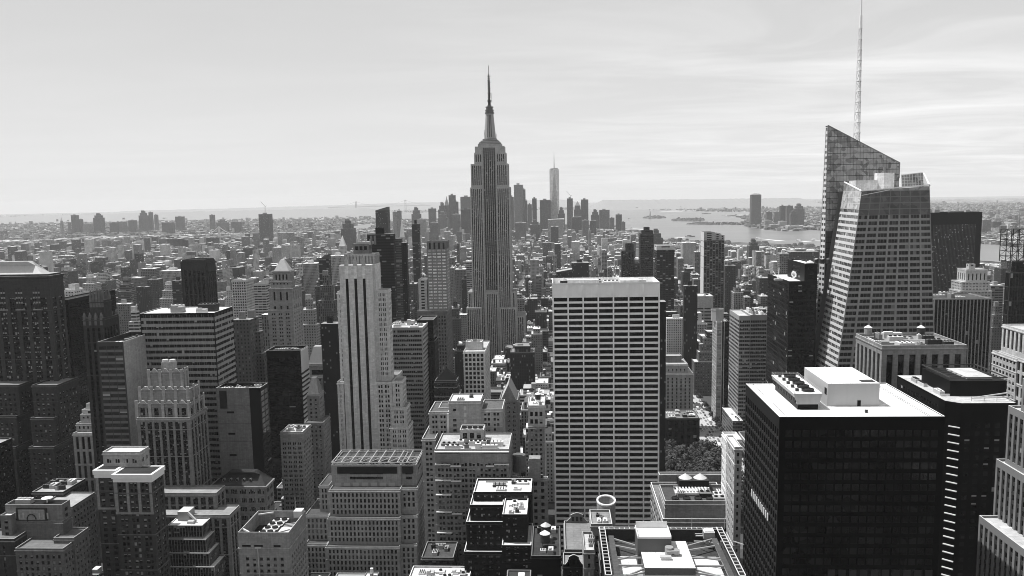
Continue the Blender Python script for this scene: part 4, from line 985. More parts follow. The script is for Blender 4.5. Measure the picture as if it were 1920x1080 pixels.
u0, u1, uz = P(1195.5,1005,319.6).x, P(1259,1005,319.6).x, P(1227,1005.5,319.6).z
b = MB(); b.box(u0, u1, 319.6, 331, zr, uz-1, 0, 1)
b.box(u0, u0+.35, 319.6, 331, uz-1, uz, 2); b.box(u1-.35, u1, 319.6, 331, uz-1, uz, 2); b.box(u0+.35, u1-.35, 330.6, 331, uz-1, uz+1.5, 2); b.box(u0+.35, u1-.35, 319.6, 319.9, uz-1, uz-.2, 2)
b.build('plant_room', [G(.10,'paint'), G(.84,'roof'), G(.7,'paint')], th)
b = MB(); b.box(u1-5.5, u1-1, 311.5, 313.5, zc+.9, zc+1.4); b.box(u1-5, u1-1.5, 311.8, 313.2, zc, zc+.9); b.build('vent_cowl', G(.45,'metal'), th)
b = MB(); b.cyl(u1-1.2, 317.5, zc, zc+3.0, 1.7, n=14); b.cyl(u1+1.6, 316.8, zc, zc+2.2, 1.3, n=12); b.bar((u1-2.4, 315.5, zc+1.6), (u1+2.6, 315.2, zc+2.0), .7); b.build('pump', G(.30,'metal'), th)
b = MB(); b.box(xc1+9, xc1+13.5, 338, 342, zf-2, zf+1.2, 0, 1); b.box(xc1+9.4, xc1+13.1, 338.4, 341.6, zf+1.2, zf+1.6, 1); b.build('cooling_unit', [G(.3,'metal'), G(.75,'metal')], th)
for xx in (xc1+5, xc1+19): b = MB(); b.bar((xx, 345, zf), (xx, 345, zf+5), .14); b.build('pole', G(.6,'metal'), th)
for k in range(4): b = MB(); b.bar((xc1+5+k*5.5, 339, zf-3), (xc1+9+k*5, 334-(k % 2)*3, zf-1), .25); b.build('roof_pipe', G(.45,'metal'), th)
b = MB(); b.bar((xc1+6, 341, zf-1.5), (x1-4, 341, zf-1.5), .3); b.bar((xc1+6, 343, zf-1.5), (x1-4, 343, zf-1.5), .2); b.build('roof_pipe', G(.6,'metal'), th)

# perforated screen roof and lower terrace
th, T = bld('office_building', 'block with perforated screen wall and two cooling tanks on its roof, left of white slab', 'office building',
   [(1247, 1382, 939, 420, -1236, None, S(p=2.0, fh=1.9, wr=.45, hr=.4, r=.3, top=1.5, wall=.26, glass=.01, bl=0, edge=1.0, base=85), {'gear': (7, 2.5), 'rt': .15}),
    (1243, 1382, 973, 417.5, 56, None, S(p=8, fh=4, wr=.8, hr=.5, r=.3, top=5, wall=.25, span=.2, glass=.02, bl=.1), {'rt': .3, 'cop': .85}),
    (1236, 1366, 890, 480, 5, None, S(p=60, top=30, wall=.25), {'rt': .7, 'cop': .7})], S(), ph=1.5)
x0, x1, y0, y1, _, z1, _, _ = [t for t in T if abs(t[2]-420) < .1][0]
b = MB(); b.box(x0+10, x0+26, y0+18, y0+28, z1-1, z1+4.5, 0, 1); b.build('tank_pen', [G(.03,'metal'), G(.1,'metal')], th)
for k in (0, 1): c = MB(); c.cyl(x0+14+k*8, y0+23, z1+4.5, z1+6.8, 3.6, .3, n=18); c.build('tank_cone', G(.6,'metal'), th)
for k in range(5): cooling_fan(th, x0+6+k*6, y0+5, z1-1, 2.0)
b = MB()
for k in range(10): b.box(x0+8+k*1.7, x0+8.8+k*1.7, y1-13, y1-7, z1+.2, z1+1.2)
b.box(x0+7, x0+26, y1-14, y1-6, z1-1, z1+.2); b.build('louvre_bank', G(.65,'metal'), th)

bld('apartment_tower', 'thin white tower with stacked bay windows beside the black flat-topped tower', 'apartment tower',
   [(1377.5, 1391, 838, 400, 20, None, S(p=3.2, fh=3.8, wr=.4, hr=.5, r=.35, top=3, wall=.42, glass=.01, bl=.1, edge=.5)),
    (1364, 1391, 824, 418, 14, None, S(p=3.2, fh=3.8, wr=.4, hr=.5, r=.35, top=3, wall=.75, glass=.1, bl=.5, edge=.8))], S(), rt=.7, cop=.85)

# black tower with white roof
bst_ = S(p=3.1, fh=4.1, wr=.62, hr=.74, r=.35, top=5.0, wall=.05, span=.085, glass=.003, bl=.02, kind='metal', edge=.4)
th, T = bld('office_tower', 'massive black tower with flat white roof, cooling unit and plant room', 'skyscraper',
   [(1461.5, 1772, 781, 300, 54, None, bst_, {'blank': 'F'})], S(), rt=.84, cop=.84, ph=.3)
x0, x1, y0, y1, _, z1, _, _ = T[0]
blk = S(p=3.0, fh=4.1, wr=.8, hr=.6, r=.05, top=5, wall=.006, glass=.004, bl=.0, kind='metal', edge=2)
mb, wins = MB(), []; facade(mb, wins, (x0, y0-.12), (1,0), x1-x0, 0, z1, blk); mb.quad((x0,y0-.12,z1),(x1,y0-.12,z1),(x1,y0,z1),(x0,y0,z1),0); mb.build('front_wall', [G(.004,'metal')]*2, th); windows(wins, th, blk, cap=40)
b = MB()
for k in range(11):
    b.box(x0+19+k*3.95, x0+21.6+k*3.95, y0-.3, y0-.15, z1-61, z1-58.6) if k < 10 else None
b.build('lit_window', G(.035,'paint'), th)
b = MB()
for k in range(10): b.box(x0-.3, x0-.1, y0+12+k*2.9, y0+13.6+k*2.9, z1-44.8, z1-41.9)
b.build('lit_window', G(.5,'paint'), th)
b = MB()
for dx in (1.6, 2.4): b.box(x1-dx-3, x1-dx-2.85, y0+.4, y1-.4, z1-.29, z1-.2, 0)
for dx in (3.0,): b.box(x0+dx, x0+dx+.12, y0+.4, y1-.4, z1-.29, z1-.22, 0)
b.build('roof_rail', G(.12,'metal'), th)
xa, xb = P(1552.5,765,315).x, P(1650,765,315).x; ya = 316.0; zt_ = P(1600,719,ya).z
b = MB(); b.box(xa, xb, ya, ya+30, z1-.3, zt_, 0, 1); o = b.build('plant_room', [G(.42,'paint'), G(.84,'roof')], th)
b = MB(); b.box(xb-8.2, xb-6.9, ya-.08, ya-.01, z1-.3, z1+2.0); b.build('door', G(.03,'metal'), o)
b = MB(); b.box(xb-6, xb-.8, ya+2.0, ya+6, zt_+.01, zt_+.15); b.build('hatch', G(.12,'metal'), o)
b = MB(); b.box(xa-.1, xa-.01, ya+1, ya+3.4, z1+4, z1+6.5); b.build('louvre', G(.03,'metal'), o)
cx0, cx1 = P(1489,762,311).x, P(1541,740,311).x; yc0, yc1 = 311.0, 344.0; zc0, zc1 = z1+1.8, P(1515,738,311).z
b = MB(); b.taper(cx0+1.2, cx1-1.0, yc0, yc1, zc0, cx0-.3, cx1+.3, yc0, yc1, zc1, 0, 1); b.build('cooling_unit', [G(.33,'metal'), G(.78,'metal')], th)
b = MB()
for k in range(14): b.box(cx0+.3, cx0+.8, yc0+.6+k*2.3, yc0+2.2+k*2.3, zc0+.5, zc1-.6)
b.build('louvre', G(.06,'metal'), th)
b = MB(); b.box(cx0+1.4, cx1-1.2, yc0+.3, yc1-.3, z1-.28, zc0-.02); b.build('cooling_base', G(.02,'metal'), th)
for k in range(5):
    o = cooling_fan(th, cx0+6.2, yc0+4.2+k*6.1, zc1, 2.35)
    b = MB(); b.box(cx0+1.6, cx0+2.7, yc0+3.6+k*6.1, yc0+4.8+k*6.1, zc1, zc1+1.1); b.build('fan_motor', G(.12,'metal'), o if False else th)
b = MB()
for (p, q) in (((cx0,yc0),(cx0,yc1)), ((cx1+.2,yc0),(cx1+.2,yc1)), ((cx0,yc1),(cx1,yc1))):
    for dz in (.5, 1.1): b.bar((p[0],p[1],zc1+dz), (q[0],q[1],zc1+dz), .06)
    for k in range(8): x = p[0]+(q[0]-p[0])*k/7; y = p[1]+(q[1]-p[1])*k/7; b.bar((x,y,zc1), (x,y,zc1+1.1), .05)
b.build('railing', G(.4,'metal'), th)
b = MB(); b.box((xa+xb)/2+1, (xa+xb)/2+1.9, 306, 306.9, z1-.28, z1+1.0, 0, 1); b.build('roof_vent', [G(.1,'metal'), G(.7,'metal')], th)

# dark chamfered building to the right
th = thing('office_tower', 'black chamfered tower with white-edged balconies and rooftop plant box', 'office tower', (210, 430, 0))
Yc = 400.0; z1 = P(1777, 756, Yc).z
pa, pb, pc, pd = P(1713,722,Yc+60), P(1768,756,Yc+8), P(1793,757,Yc), P(1905,757,Yc)
xb0 = P(1714,705,Yc+58).x; X_ = [(189.0, Yc+62), (189.0, Yc+5), (194.5, Yc), (pd.x, Yc), (pd.x, Yc+62)]
X_[0] = (X_[1][0], Yc+62)
FOOT.append((X_[0][0], pd.x, Yc, Yc+62))
b = MB(); b.prism(X_, 0, z1, 0, 1); b.build('wall', [G(.012,'metal'), G(.6,'roof')], th)
(xa_, ya_), (xb_, yb_) = X_[1], X_[2]; dx, dy = xb_-xa_, yb_-ya_; L = math.hypot(dx, dy); nx, ny = dy/L, -dx/L
for k in range(26):
    b = MB(); zz = z1-12-k*4.0
    for (s0, s1, d, h) in ((.30, .98, .9, .4),):
        p = [(xa_+dx*s0, ya_+dy*s0), (xa_+dx*s1, ya_+dy*s1)]; q = [(p[1][0]+nx*d, p[1][1]+ny*d), (p[0][0]+nx*d, p[0][1]+ny*d)]
        b.prism([p[0]] + [q[1], q[0]] + [p[1]], zz-h, zz, 0)
    b.build('balcony', G(.62,'paint'), th)
mb, wins = MB(), []
facade(mb, wins, (X_[2][0]+.0, Yc-.1), (1,0), pd.x-X_[2][0], 0, z1-4, S(p=5, fh=4.0, wr=.5, hr=.55, r=.06, top=6, wall=.01, glass=.01, bl=.15, kind='metal')); mb.build('front_wall', [G(.01,'metal')]*2, th); windows(wins, th, S(glass=.01), cap=60)
facade2 = MB(); w2 = []; facade(facade2, w2, (X_[0][0]-.1, Yc+61), (0,-1), 50, 0, z1-1, S(p=3.2, fh=4.0, wr=.6, hr=.6, r=.08, top=3, wall=.02, glass=.004, bl=.05, kind='metal')); facade2.build('side_wall', [G(.03,'metal')]*2, th); windows(w2, th, S(glass=.004), cap=30)
ba, bb = P(1797,716,Yc+14), P(1888,716,Yc+14); zb1 = P(1840,714,Yc+14).z
b = MB(); b.box(ba.x-4, bb.x, Yc+14, Yc+46, z1+.05, zb1, 0, 2); b.build('plant_box', [G(.02,'metal'), G(.05,'metal'), G(.03,'metal')], th)
b = MB(); b.box(ba.x+6, bb.x-5, Yc+18, Yc+40, zb1+.02, zb1+1.0); b.build('roof', G(.6,'roof'), th)
b = MB()
for (p, q) in (((ba.x-4,Yc+14),(bb.x,Yc+14)), ((ba.x-4,Yc+14),(ba.x-4,Yc+46)), ((bb.x,Yc+14),(bb.x,Yc+46)), ((ba.x-4,Yc+46),(bb.x,Yc+46))):
    b.bar((p[0],p[1],zb1+1.6), (q[0],q[1],zb1+1.6), .35)
for k in range(6): b.bar((ba.x-4, Yc+16+k*5, zb1+1.5), (ba.x+4, Yc+16+k*5+3, zb1+1.5), .2)
b.build('steel_frame', G(.12,'metal'), th)
gear(th, X_[1][0]+1, ba.x-5, Yc+12, Yc+55, z1+.05, n=6, seed=3, hmax=2.5)
b = MB(); b.bar((pc.x+9, Yc+4, z1+1.5), (pd.x, Yc+8, z1+3), .35); b.bar((pc.x+9, Yc+4, z1+1.5), (pd.x, Yc+3, z1+2), .35)
for k in range(4): b.bar((pc.x+9+k*6, Yc+4, z1), (pc.x+9+k*6, Yc+4, z1+2.2), .2)
b.build('window_washing_rig', G(.6,'metal'), th)

# right edge stone tower
dst = S(p=3.6, fh=3.7, wr=.6, hr=.6, r=.6, sp=.35, top=3, wall=.20, span=.05, glass=.003, bl=.05, edge=.6, kind='paint')
bld('art_deco_tower', 'pale stone tower with vertical dark window strips at the right edge', 'skyscraper',
   [('m', (179, 240), P(1905, 709, 322).z, 248, 74, None, dst), ('m', (178, 240), P(1882, 760, 329).z, 247.5, 81.5, None, dst), ('m', (175.5, 240), P(1872, 860, 331).z, 247, 84, None, dst), ('m', (168.5, 240), P(1842, 966, 328).z, 262, 66, None, dst), ('m', (164, 240), P(1842, 1050, 318).z, 246.5, 38, None, dst)], S(), rt=.6, cop=.75, gr=None)

bld('office_building', 'office block with pale stone piers and cluttered mechanical roof', 'office building',
   [(1654, 1813, 647, 480, -1605, None, S(p=6.7, fh=27, wr=.56, hr=.92, r=1.1, top=5.5, wall=.24, span=.20, glass=.003, bl=.0, edge=1.5))], S(), rt=.35, cop=.75, ph=1.6, gr=(16, 3.5, 2))

# dark tower with a white cloud sign on its roof box
th, T = bld('office_tower', 'dark glass tower with rooftop box bearing a small white cloud sign', 'office tower',
   [(1479.5, 1530, 527, 640, -1440, None, S(p=3.4, fh=4.2, wr=.88, hr=.66, r=.15, top=3, wall=.035, span=.05, glass=.006, bl=.06, kind='metal', edge=.5)),
    (1509, 1533, 494, 641, -1477, None, S(p=400, top=3, wall=.03, kind='metal'))], S(), rt=.75, cop=.2)
t = T[0]; x0, x1, y0, y1, _, z1, _, _ = t
sc_ = P(1492.5, 502, 660); X = x0-.15; yc = 668; zc = z1-11.0
b = MB()
for (dy, dz, r) in ((-5,0,1.7),(-2.6,.8,2.0),(0,.2,2.1),(2.6,.9,2.0),(5,0,1.7),(-1,-1,1.8),(2,-1.1,1.7)):
    pts = [(X-.25, yc+dy+r*math.cos(2*math.pi*k/14), zc+dz+r*math.sin(2*math.pi*k/14)) for k in range(14)]
    b.poly(pts); 
    for k in range(14): a, c = pts[k], pts[(k+1) % 14]; b.quad(a, c, (X,c[1],c[2]), (X,a[1],a[2]))
sg = b.build('cloud_sign', G(.8,'paint'), th)
cu = bpy.data.curves.new('sign_text', 'FONT'); cu.body = 'salesforce'; cu.size = 2.3; cu.align_x = 'CENTER'; cu.align_y = 'CENTER'; cu.extrude = .03
cu.materials.append(G(.35,'paint')); tmp = bpy.data.objects.new('tmp', cu); tme = bpy.data.meshes.new_from_object(tmp); bpy.data.objects.remove(tmp)
to = bpy.data.objects.new('sign_lettering', tme); col.objects.link(to); to.parent = sg; to.matrix_local = Matrix.Translation(Vector((X-.3, yc, zc))-Vector(th['_b'])) @ Matrix(((0,0,-1,0),(-1,0,0,0),(0,1,0,0),(0,0,0,1)))
b = MB(); xm = (T[0][0]+T[0][1])/2 ; bt = T[1]
b.box(bt[0]-9, bt[0]-3, bt[2]+6, bt[2]+10, bt[5], bt[5]+1.2); b.bar((bt[0]-6, bt[2]+8, bt[5]+1), (bt[0]-4, bt[2]+14, bt[5]+9), .3); b.bar((bt[0]-6, bt[2]+8, bt[5]+1), (bt[0]-7, bt[2]+20, bt[5]+6), .3)
b.build('maintenance_crane', G(.5,'metal'), th)
x0, x1, y0, y1, _, z1, _, _ = T[0]
b = MB(); b.cyl(x0+5, y0+4, z1-1, z1+.5, 3.0, n=16); b.cyl(x0+5, y0+4, z1+.5, z1+2.2, 3.2, .2, n=16); b.build('tank', G(.6,'metal'), th)
for k in range(5): b = MB(); b.box(x0+10+k*2.4, x0+11.8+k*2.4, y0+8+(k % 2)*5, y0+12+(k % 2)*5, z1-1, z1+2.5, 0, 1); b.build('mechanical_box', [G(.1,'metal'), G(.6,'metal')], th)

bld('office_building', 'banded glass office block with notched corner, between octagonal glass tower and dark sign tower', 'office building',
   [(1407, 1438.5, 590, 861, 44, None, S(p=6.4, fh=4.1, wr=.97, hr=.6, r=.25, grp=3, gap=.12, top=6, wall=.21, glass=.008, bl=.08, kind='metal', edge=.4)),
    (1386, 1407.5, 592, 862, -1368, None, S(p=6.4, fh=4.1, wr=.97, hr=.6, r=.25, grp=3, gap=.12, top=5, wall=.30, glass=.02, bl=.15, kind='metal', edge=.4))], S(), rt=.6, cop=.7, gr=(8, 4))
th, T = bld('glass_tower', 'slender dark tower with pale edge strips and octagonal drum top', 'office tower',
   [(1355, 1367, 603, 948, 26, None, S(p=4, fh=4, wr=.9, hr=.85, r=.12, top=1.5, wall=.05, glass=.006, bl=.03, kind='metal', edge=.4), {'z0': 0}),
    (1344, 1354, 603, 940, 26, None, S(p=4, fh=4, wr=.9, hr=.85, r=.12, top=1.5, wall=.45, glass=.30, bl=.1, kind='metal', edge=.4))], S(), rt=.5, cop=.7)
x0, x1, y0, y1, _, z1, _, _ = T[0]
b = MB(); b.cyl((x0+x1)/2, y0+13, z1-1, z1+13, 7.2, n=8, a0=math.pi/8, cap=False); b.cyl((x0+x1)/2, y0+13, z1+11.5, z1+13.1, 7.6, n=8, a0=math.pi/8, cap=False); b.cyl((x0+x1)/2, y0+13, z1-1, z1+10.5, 6.3, n=8, a0=math.pi/8); b.build('octagonal_drum', G(.35,'metal'), th)
b = MB()
for xx in (T[0][0]-.1, T[0][1]-.5, T[1][0]-.1, T[1][1]-.5): b.box(xx, xx+.6, T[1][2]-.3 if xx < T[0][0]-1 else T[0][2]-.3, T[1][2]-.02 if xx < T[0][0]-1 else T[0][2]-.02, 0, z1)
b.build('edge_strip', G(.6,'paint'), th)

th, T = bld('apartment_tower', 'tall dark glass tower with curved pale crown and sun-bright left edge', 'skyscraper',
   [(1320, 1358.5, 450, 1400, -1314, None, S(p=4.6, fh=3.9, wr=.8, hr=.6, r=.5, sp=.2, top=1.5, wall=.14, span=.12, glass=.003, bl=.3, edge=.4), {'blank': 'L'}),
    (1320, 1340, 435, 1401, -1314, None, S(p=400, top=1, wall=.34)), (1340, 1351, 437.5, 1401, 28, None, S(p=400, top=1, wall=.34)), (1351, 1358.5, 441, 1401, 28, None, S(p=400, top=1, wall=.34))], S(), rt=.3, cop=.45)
x0, x1, y0, y1, _, z1, _, _ = T[0]; b = MB(); b.quad((x0-.06,y1,0),(x0-.06,y0-.05,0),(x0-.06,y0-.05,z1),(x0-.06,y1,z1)); b.build('side_wall', G(.6,'paint'), th)  # pale quad over the left face, its sunlit brightness put into the colour
bld('apartment_tower', 'slim dark banded tower with a stepped peak, left of the pale-capped tower', 'skyscraper',
   [(1208, 1218, 426, 1504, 14, None, S(p=400, top=1, wall=.12)), (1204, 1224.5, 432, 1502, 20, None, S(p=400, top=1, wall=.12)), (1200.5, 1225.5, 438, 1500, 30, None, S(p=7, fh=3.3, wr=.9, hr=.5, r=.3, top=1, wall=.12, glass=.006, bl=.05))], S(), rt=.2, cop=.25)
bld('apartment_tower', 'dark stepped tower beside the slim banded tower', 'apartment tower',
   [(1173, 1188, 457, 1450, 18, None, S(p=400, top=1, wall=.10)), (1166, 1190, 470, 1445, 26, None, S(p=5, fh=3.3, wr=.5, hr=.8, r=.5, top=3, wall=.10, glass=.005, bl=.2)), (1173, 1200, 495, 1440, 30, None, S(p=4, fh=3.3, wr=.5, hr=.6, r=.4, top=3, wall=.08, glass=.005, bl=.1))], S(), rt=.2, cop=.2)
bld('hotel_tower', 'dark tower with a wide blank white cap band', 'hotel',
   [(1231, 1265, 460, 1200, 26, None, S(p=400, top=1, wall=.55)), (1231.3, 1264.7, 468.5, 1199.5, 27, None, S(p=4, fh=3.3, wr=.85, hr=.7, r=.2, top=1, wall=.09, glass=.02, bl=.15, kind='metal', edge=.5)), (1236, 1270, 585, 1180, 40, None, S(p=4, fh=3.3, wr=.85, hr=.7, r=.2, top=1, wall=.07, glass=.02, bl=.15, kind='metal', edge=.5))], S(), rt=.6, cop=.7)
bld('office_building', 'pale grey banded mid-rise with blank upper wall, right of the stepped classical block', 'office building',
   [(1303, 1337.5, 555, 1310, -1296, None, S(p=16, fh=5.2, wr=.9, hr=.42, r=.4, top=19, wall=.38, glass=.02, bl=.1, edge=.5))], S(), rt=.75, cop=.7, gr=(2, 2))
cst = S(p=3.6, fh=3.8, wr=.45, hr=.5, r=.35, top=2.5, wall=.38, glass=.006, bl=.1, edge=1)
bld('office_building', 'pale stepped classical tower with a plain square penthouse', 'office building',
   [(1291, 1316, 587, 1252, 20, None, S(p=400, top=2, wall=.42)), (1279, 1326, 607, 1244, 36, None, cst), (1274, 1320, 640, 1236, 44, None, cst), (1271, 1322, 672, 1230, 52, None, cst)], S(), rt=.7, cop=.7)
sst = S(p=3.4, fh=3.8, wr=.42, hr=.45, r=.3, top=2, wall=.13, glass=.02, bl=.45, edge=1)
bld('office_building', 'dark stair-stepped building with pale terraces on its left flank', 'office building',
   [(1327, 1342, 623, 1095, 24, None, S(p=400, top=1, wall=.1)), (1319, 1342, 634, 1089, 40, None, sst), (1313, 1342, 645, 1085, 44, None, sst), (1310, 1342, 660, 1081, 48, None, sst), (1302, 1342, 678, 1077, 60, None, sst)], S(), rt=.75, cop=.8)
bld('office_building', 'pale brick block with tall window strips and a dark penthouse, beside the park', 'office building',
   [(1249, 1278, 667, 914, 14, None, S(p=4, fh=7, wr=.5, hr=.5, r=.4, top=2, wall=.15, glass=.005)), (1240, 1290, 683, 900, 34, None, S(p=4.6, fh=4.0, wr=.32, hr=.55, r=.3, sp=.15, top=5, wall=.33, span=.22, glass=.01, bl=.1, edge=1.5)), (1238, 1300, 700, 896, 40, None, S(p=4.6, fh=4.0, wr=.32, hr=.55, r=.3, sp=.15, top=5, wall=.33, span=.22, glass=.01, bl=.1, edge=1.5))], S(), rt=.5, cop=.6)
th, T = bld('masonry_building', 'black ornate building with arched windows behind the park trees', 'building',
   [(1248, 1312, 784, 832, 34, None, S(p=6.5, fh=7.5, wr=.5, hr=.62, r=.6, top=3, wall=.075, span=.05, glass=.003, bl=.05, edge=1.5, sp=.25), {'gear': (9, 3.0)})], S(), rt=.3, cop=.3)
bld('office_building', 'low glass block with white roof and skylights beside the avenue', 'office building',
   [(1374, 1393, 789, 841, -1354, None, S(p=6, fh=3.8, wr=.97, hr=.6, r=.2, grp=3, gap=.1, top=2, wall=.15, glass=.005, bl=.05, kind='metal', edge=.4))], S(), rt=.84, cop=.85, gr=(3, 1.5))
bld('office_tower', 'wide black slab with dark border frame rising above the ribbed block', 'skyscraper',
   [(1740, 1842, 398, 1400, 40, None, S(p=2.2, fh=3.9, wr=.6, hr=.75, r=.3, sp=.15, top=20, wall=.006, span=.11, glass=.05, bl=.18, kind='metal', edge=9))], S(), rt=.1, cop=.1, gr=(5, 6))
bld('hotel_building', 'pale stepped masonry block in front of the wide black slab', 'hotel',
   [(1817, 1829, 495, 1216, 8, None, S(p=400, top=1, wall=.4)), (1812, 1852, 505, 1208, -1795, None, S(p=6, fh=16, wr=.35, hr=.6, r=.6, top=6, wall=.42, glass=.01, bl=0)), (1803, 1856, 528, 1200, -1784, None, S(p=4.5, fh=4, wr=.5, hr=.5, r=.4, grp=2, gap=.5, top=2, wall=.36, glass=.01, bl=.1)), (1800, 1860, 545, 1190, -1780, None, S(p=4.5, fh=4, wr=.5, hr=.5, r=.4, grp=2, gap=.5, top=2, wall=.36, glass=.01, bl=.1))], S(), rt=.6, cop=.7)
bld('office_building', 'dark slab with close thin pale vertical ribs, right of the faceted tower', 'office building',
   [(1752, 1861, 560, 700, 40, None, S(p=2.95, fh=3.8, wr=.74, hr=.85, r=.9, sp=.75, top=.8, wall=.30, span=.03, glass=.006, bl=.015, edge=.4, kind='metal'))], S(), rt=.15, cop=.3, gr=(4, 4))
th, T = bld('glass_tower', 'dark glass corner tower topped with an open steel screen at the right edge', 'skyscraper',
   [(1906, 1990, 490, 752, 8, None, S(p=9, fh=4.2, wr=.93, hr=.85, r=.2, grp=2, gap=.3, top=1, wall=.03, glass=.006, bl=.05, kind='metal')),
    (1894, 1990, 510, 750, -1885, None, S(p=7.5, fh=12.5, wr=.94, hr=.95, r=.2, grp=3, gap=.2, top=1, wall=.12, glass=.006, bl=.1, kind='metal', edge=.4))], S(), rt=.3, cop=.3)
b = MB(); x0 = P(1894,490,752).x; z0_, z1_ = P(1894,492,752).z, P(1894,431,752).z
for ys in (752, 770):
    for k in range(6): b.bar((x0+k*5.5, ys, z0_), (x0+k*5.5, ys, z1_), .38)
    for j in range(7): z = z0_+(z1_-z0_)*j/6; b.bar((x0, ys, z), (x0+28, ys, z), .25)
    for k in range(5):
        for j in range(6):
            za, zb_ = z0_+(z1_-z0_)*j/6, z0_+(z1_-z0_)*(j+1)/6; b.bar((x0+k*5.5, ys, za if (j+k) % 2 else zb_), (x0+(k+1)*5.5, ys, zb_ if (j+k) % 2 else za), .18)
for j in range(7): z = z0_+(z1_-z0_)*j/6; b.bar((x0, 752, z), (x0, 770, z), .25)
b.build('steel_screen', G(.06,'metal'), th)
b = MB(); b.bar((P(1911,420,770).x, 770, z1_), (P(1911,420,770).x, 770, z1_+16), .4); b.bar((P(1905,417,770).x, 770, z1_+7), (P(1919,414,770).x, 770, z1_+9), .3); b.build('derrick', G(.3,'metal'), th)
bld('masonry_building', 'white pier-fronted building beside the right edge, with stepped side', 'office building',
   [('m', (275, 330), P(1912, 622, 491).z, 491, 29, None, S(p=4.6, fh=12.5, wr=.55, hr=.92, r=.8, top=2.5, wall=.5, glass=.003, bl=0, edge=.8)),
    ('m', (274.5, 330), P(1912, 676, 491).z, 490.5, 31, None, S(p=4.6, fh=8, wr=.55, hr=.78, r=.6, top=1.5, wall=.5, glass=.003, bl=.05, edge=.8)),
    ('m', (274, 330), P(1852, 658, 526).z, 500, 28, None, S(p=3.6, fh=4.2, wr=.6, hr=.5, r=.5, top=2, wall=.45, glass=.004, bl=.05, edge=.8))], S(), rt=.6, cop=.75)

# ---- bottom left group
th, T = bld('masonry_building', 'sculpted brick building with relief panel and white dish on its roof, bottom left', 'building',
   [(9, 115.6, 946, 440, -131, None, S(p=400, top=3, wall=.20), {'rt': .06, }), (0, 20, 966, 435, 14, None, S(p=400, top=3, wall=.16), {'rt': .8}),
    (9, 117, 977, 439, -134, None, S(p=3.6, fh=3.6, wr=.5, hr=.62, r=.6, sp=.35, top=11, wall=.15, span=.06, glass=.01, bl=.4, edge=5)),
    (28, 118, 1028, 424, -150, None, S(p=3.2, fh=3.5, wr=.5, hr=.6, r=.5, top=4, wall=.15, glass=.01, bl=.5, edge=1)),
    (100, 138, 1008, 433, -166, None, S(p=3.2, fh=3.5, wr=.45, hr=.55, r=.5, top=5, wall=.16, glass=.01, bl=.5, edge=1)),
    (-60, 26, 1010, 428, 14, None, S(p=6, fh=3.5, wr=.2, hr=.6, r=.5, top=4, wall=.12, glass=.01, bl=.5, edge=3))], S(), rt=.25, cop=.5)
x0, x1, y0, y1, _, z1, _, _ = [t for t in T if abs(t[2]-440) < .1][0]
b = MB(); xa, xb = x0+8, x1-10
b.box(xa, xb, y0-.9, y0-.7, z1-8.8, z1-2.8, 1); b.box(xa-1.2, xb+1.2, y0-.70, y0-.02, z1-9.9, z1-1.8, 0)
xm = (xa+xb)/2
for k in range(7): a = math.pi*k/6; b.bar((xm+2.6*math.cos(a), y0-1.0, z1-8.4+3.0*math.sin(a)), (xm+2.6*math.cos(a+.45), y0-1.0, z1-8.4+3.0*math.sin(a+.45)), .38, 0)
for k in range(-4, 5):
    if abs(k) > 1: b.box(xm+k*2.4-.45, xm+k*2.4+.45, y0-1.05, y0-.88, z1-8.0, z1-4.6-(abs(k) % 2)*1.1, 2)
b.build('relief_panel', [G(.08,'stone'), G(.3,'stone'), G(.42,'stone')], th)
b = MB(); xd = P(88,935,446).x; n = 18
for k in range(n):
    a0, a1 = 2*math.pi*k/n, 2*math.pi*(k+1)/n
    for (ra, rb, za, zb_) in ((0, .5, 0, .08), (.5, 1.0, .08, .35)):
        q = lambda r_, a, z_: (xd+3.0*r_*math.cos(a), 446+3.0*r_*math.sin(a), z1+1.2+z_*1.7)
        b.quad(q(ra,a0,za), q(rb,a0,zb_), q(rb,a1,zb_), q(ra,a1,za))
b.cyl(xd, 446, z1-1, z1+1.2, .4, n=6); b.build('satellite_dish', G(.84,'paint'), th)
b = MB(); xb_ = P(34,935,446).x; b.box(xb_, xb_+9, 443, 447, z1-1, z1+1.6, 0, 1)
for k in range(3): b.cyl(xb_+1.6+k*2.9, 445, z1+1.6, z1+2.2, 1.2, n=10, mi=0)
b.build('cooling_unit', [G(.4,'metal'), G(.7,'metal')], th)

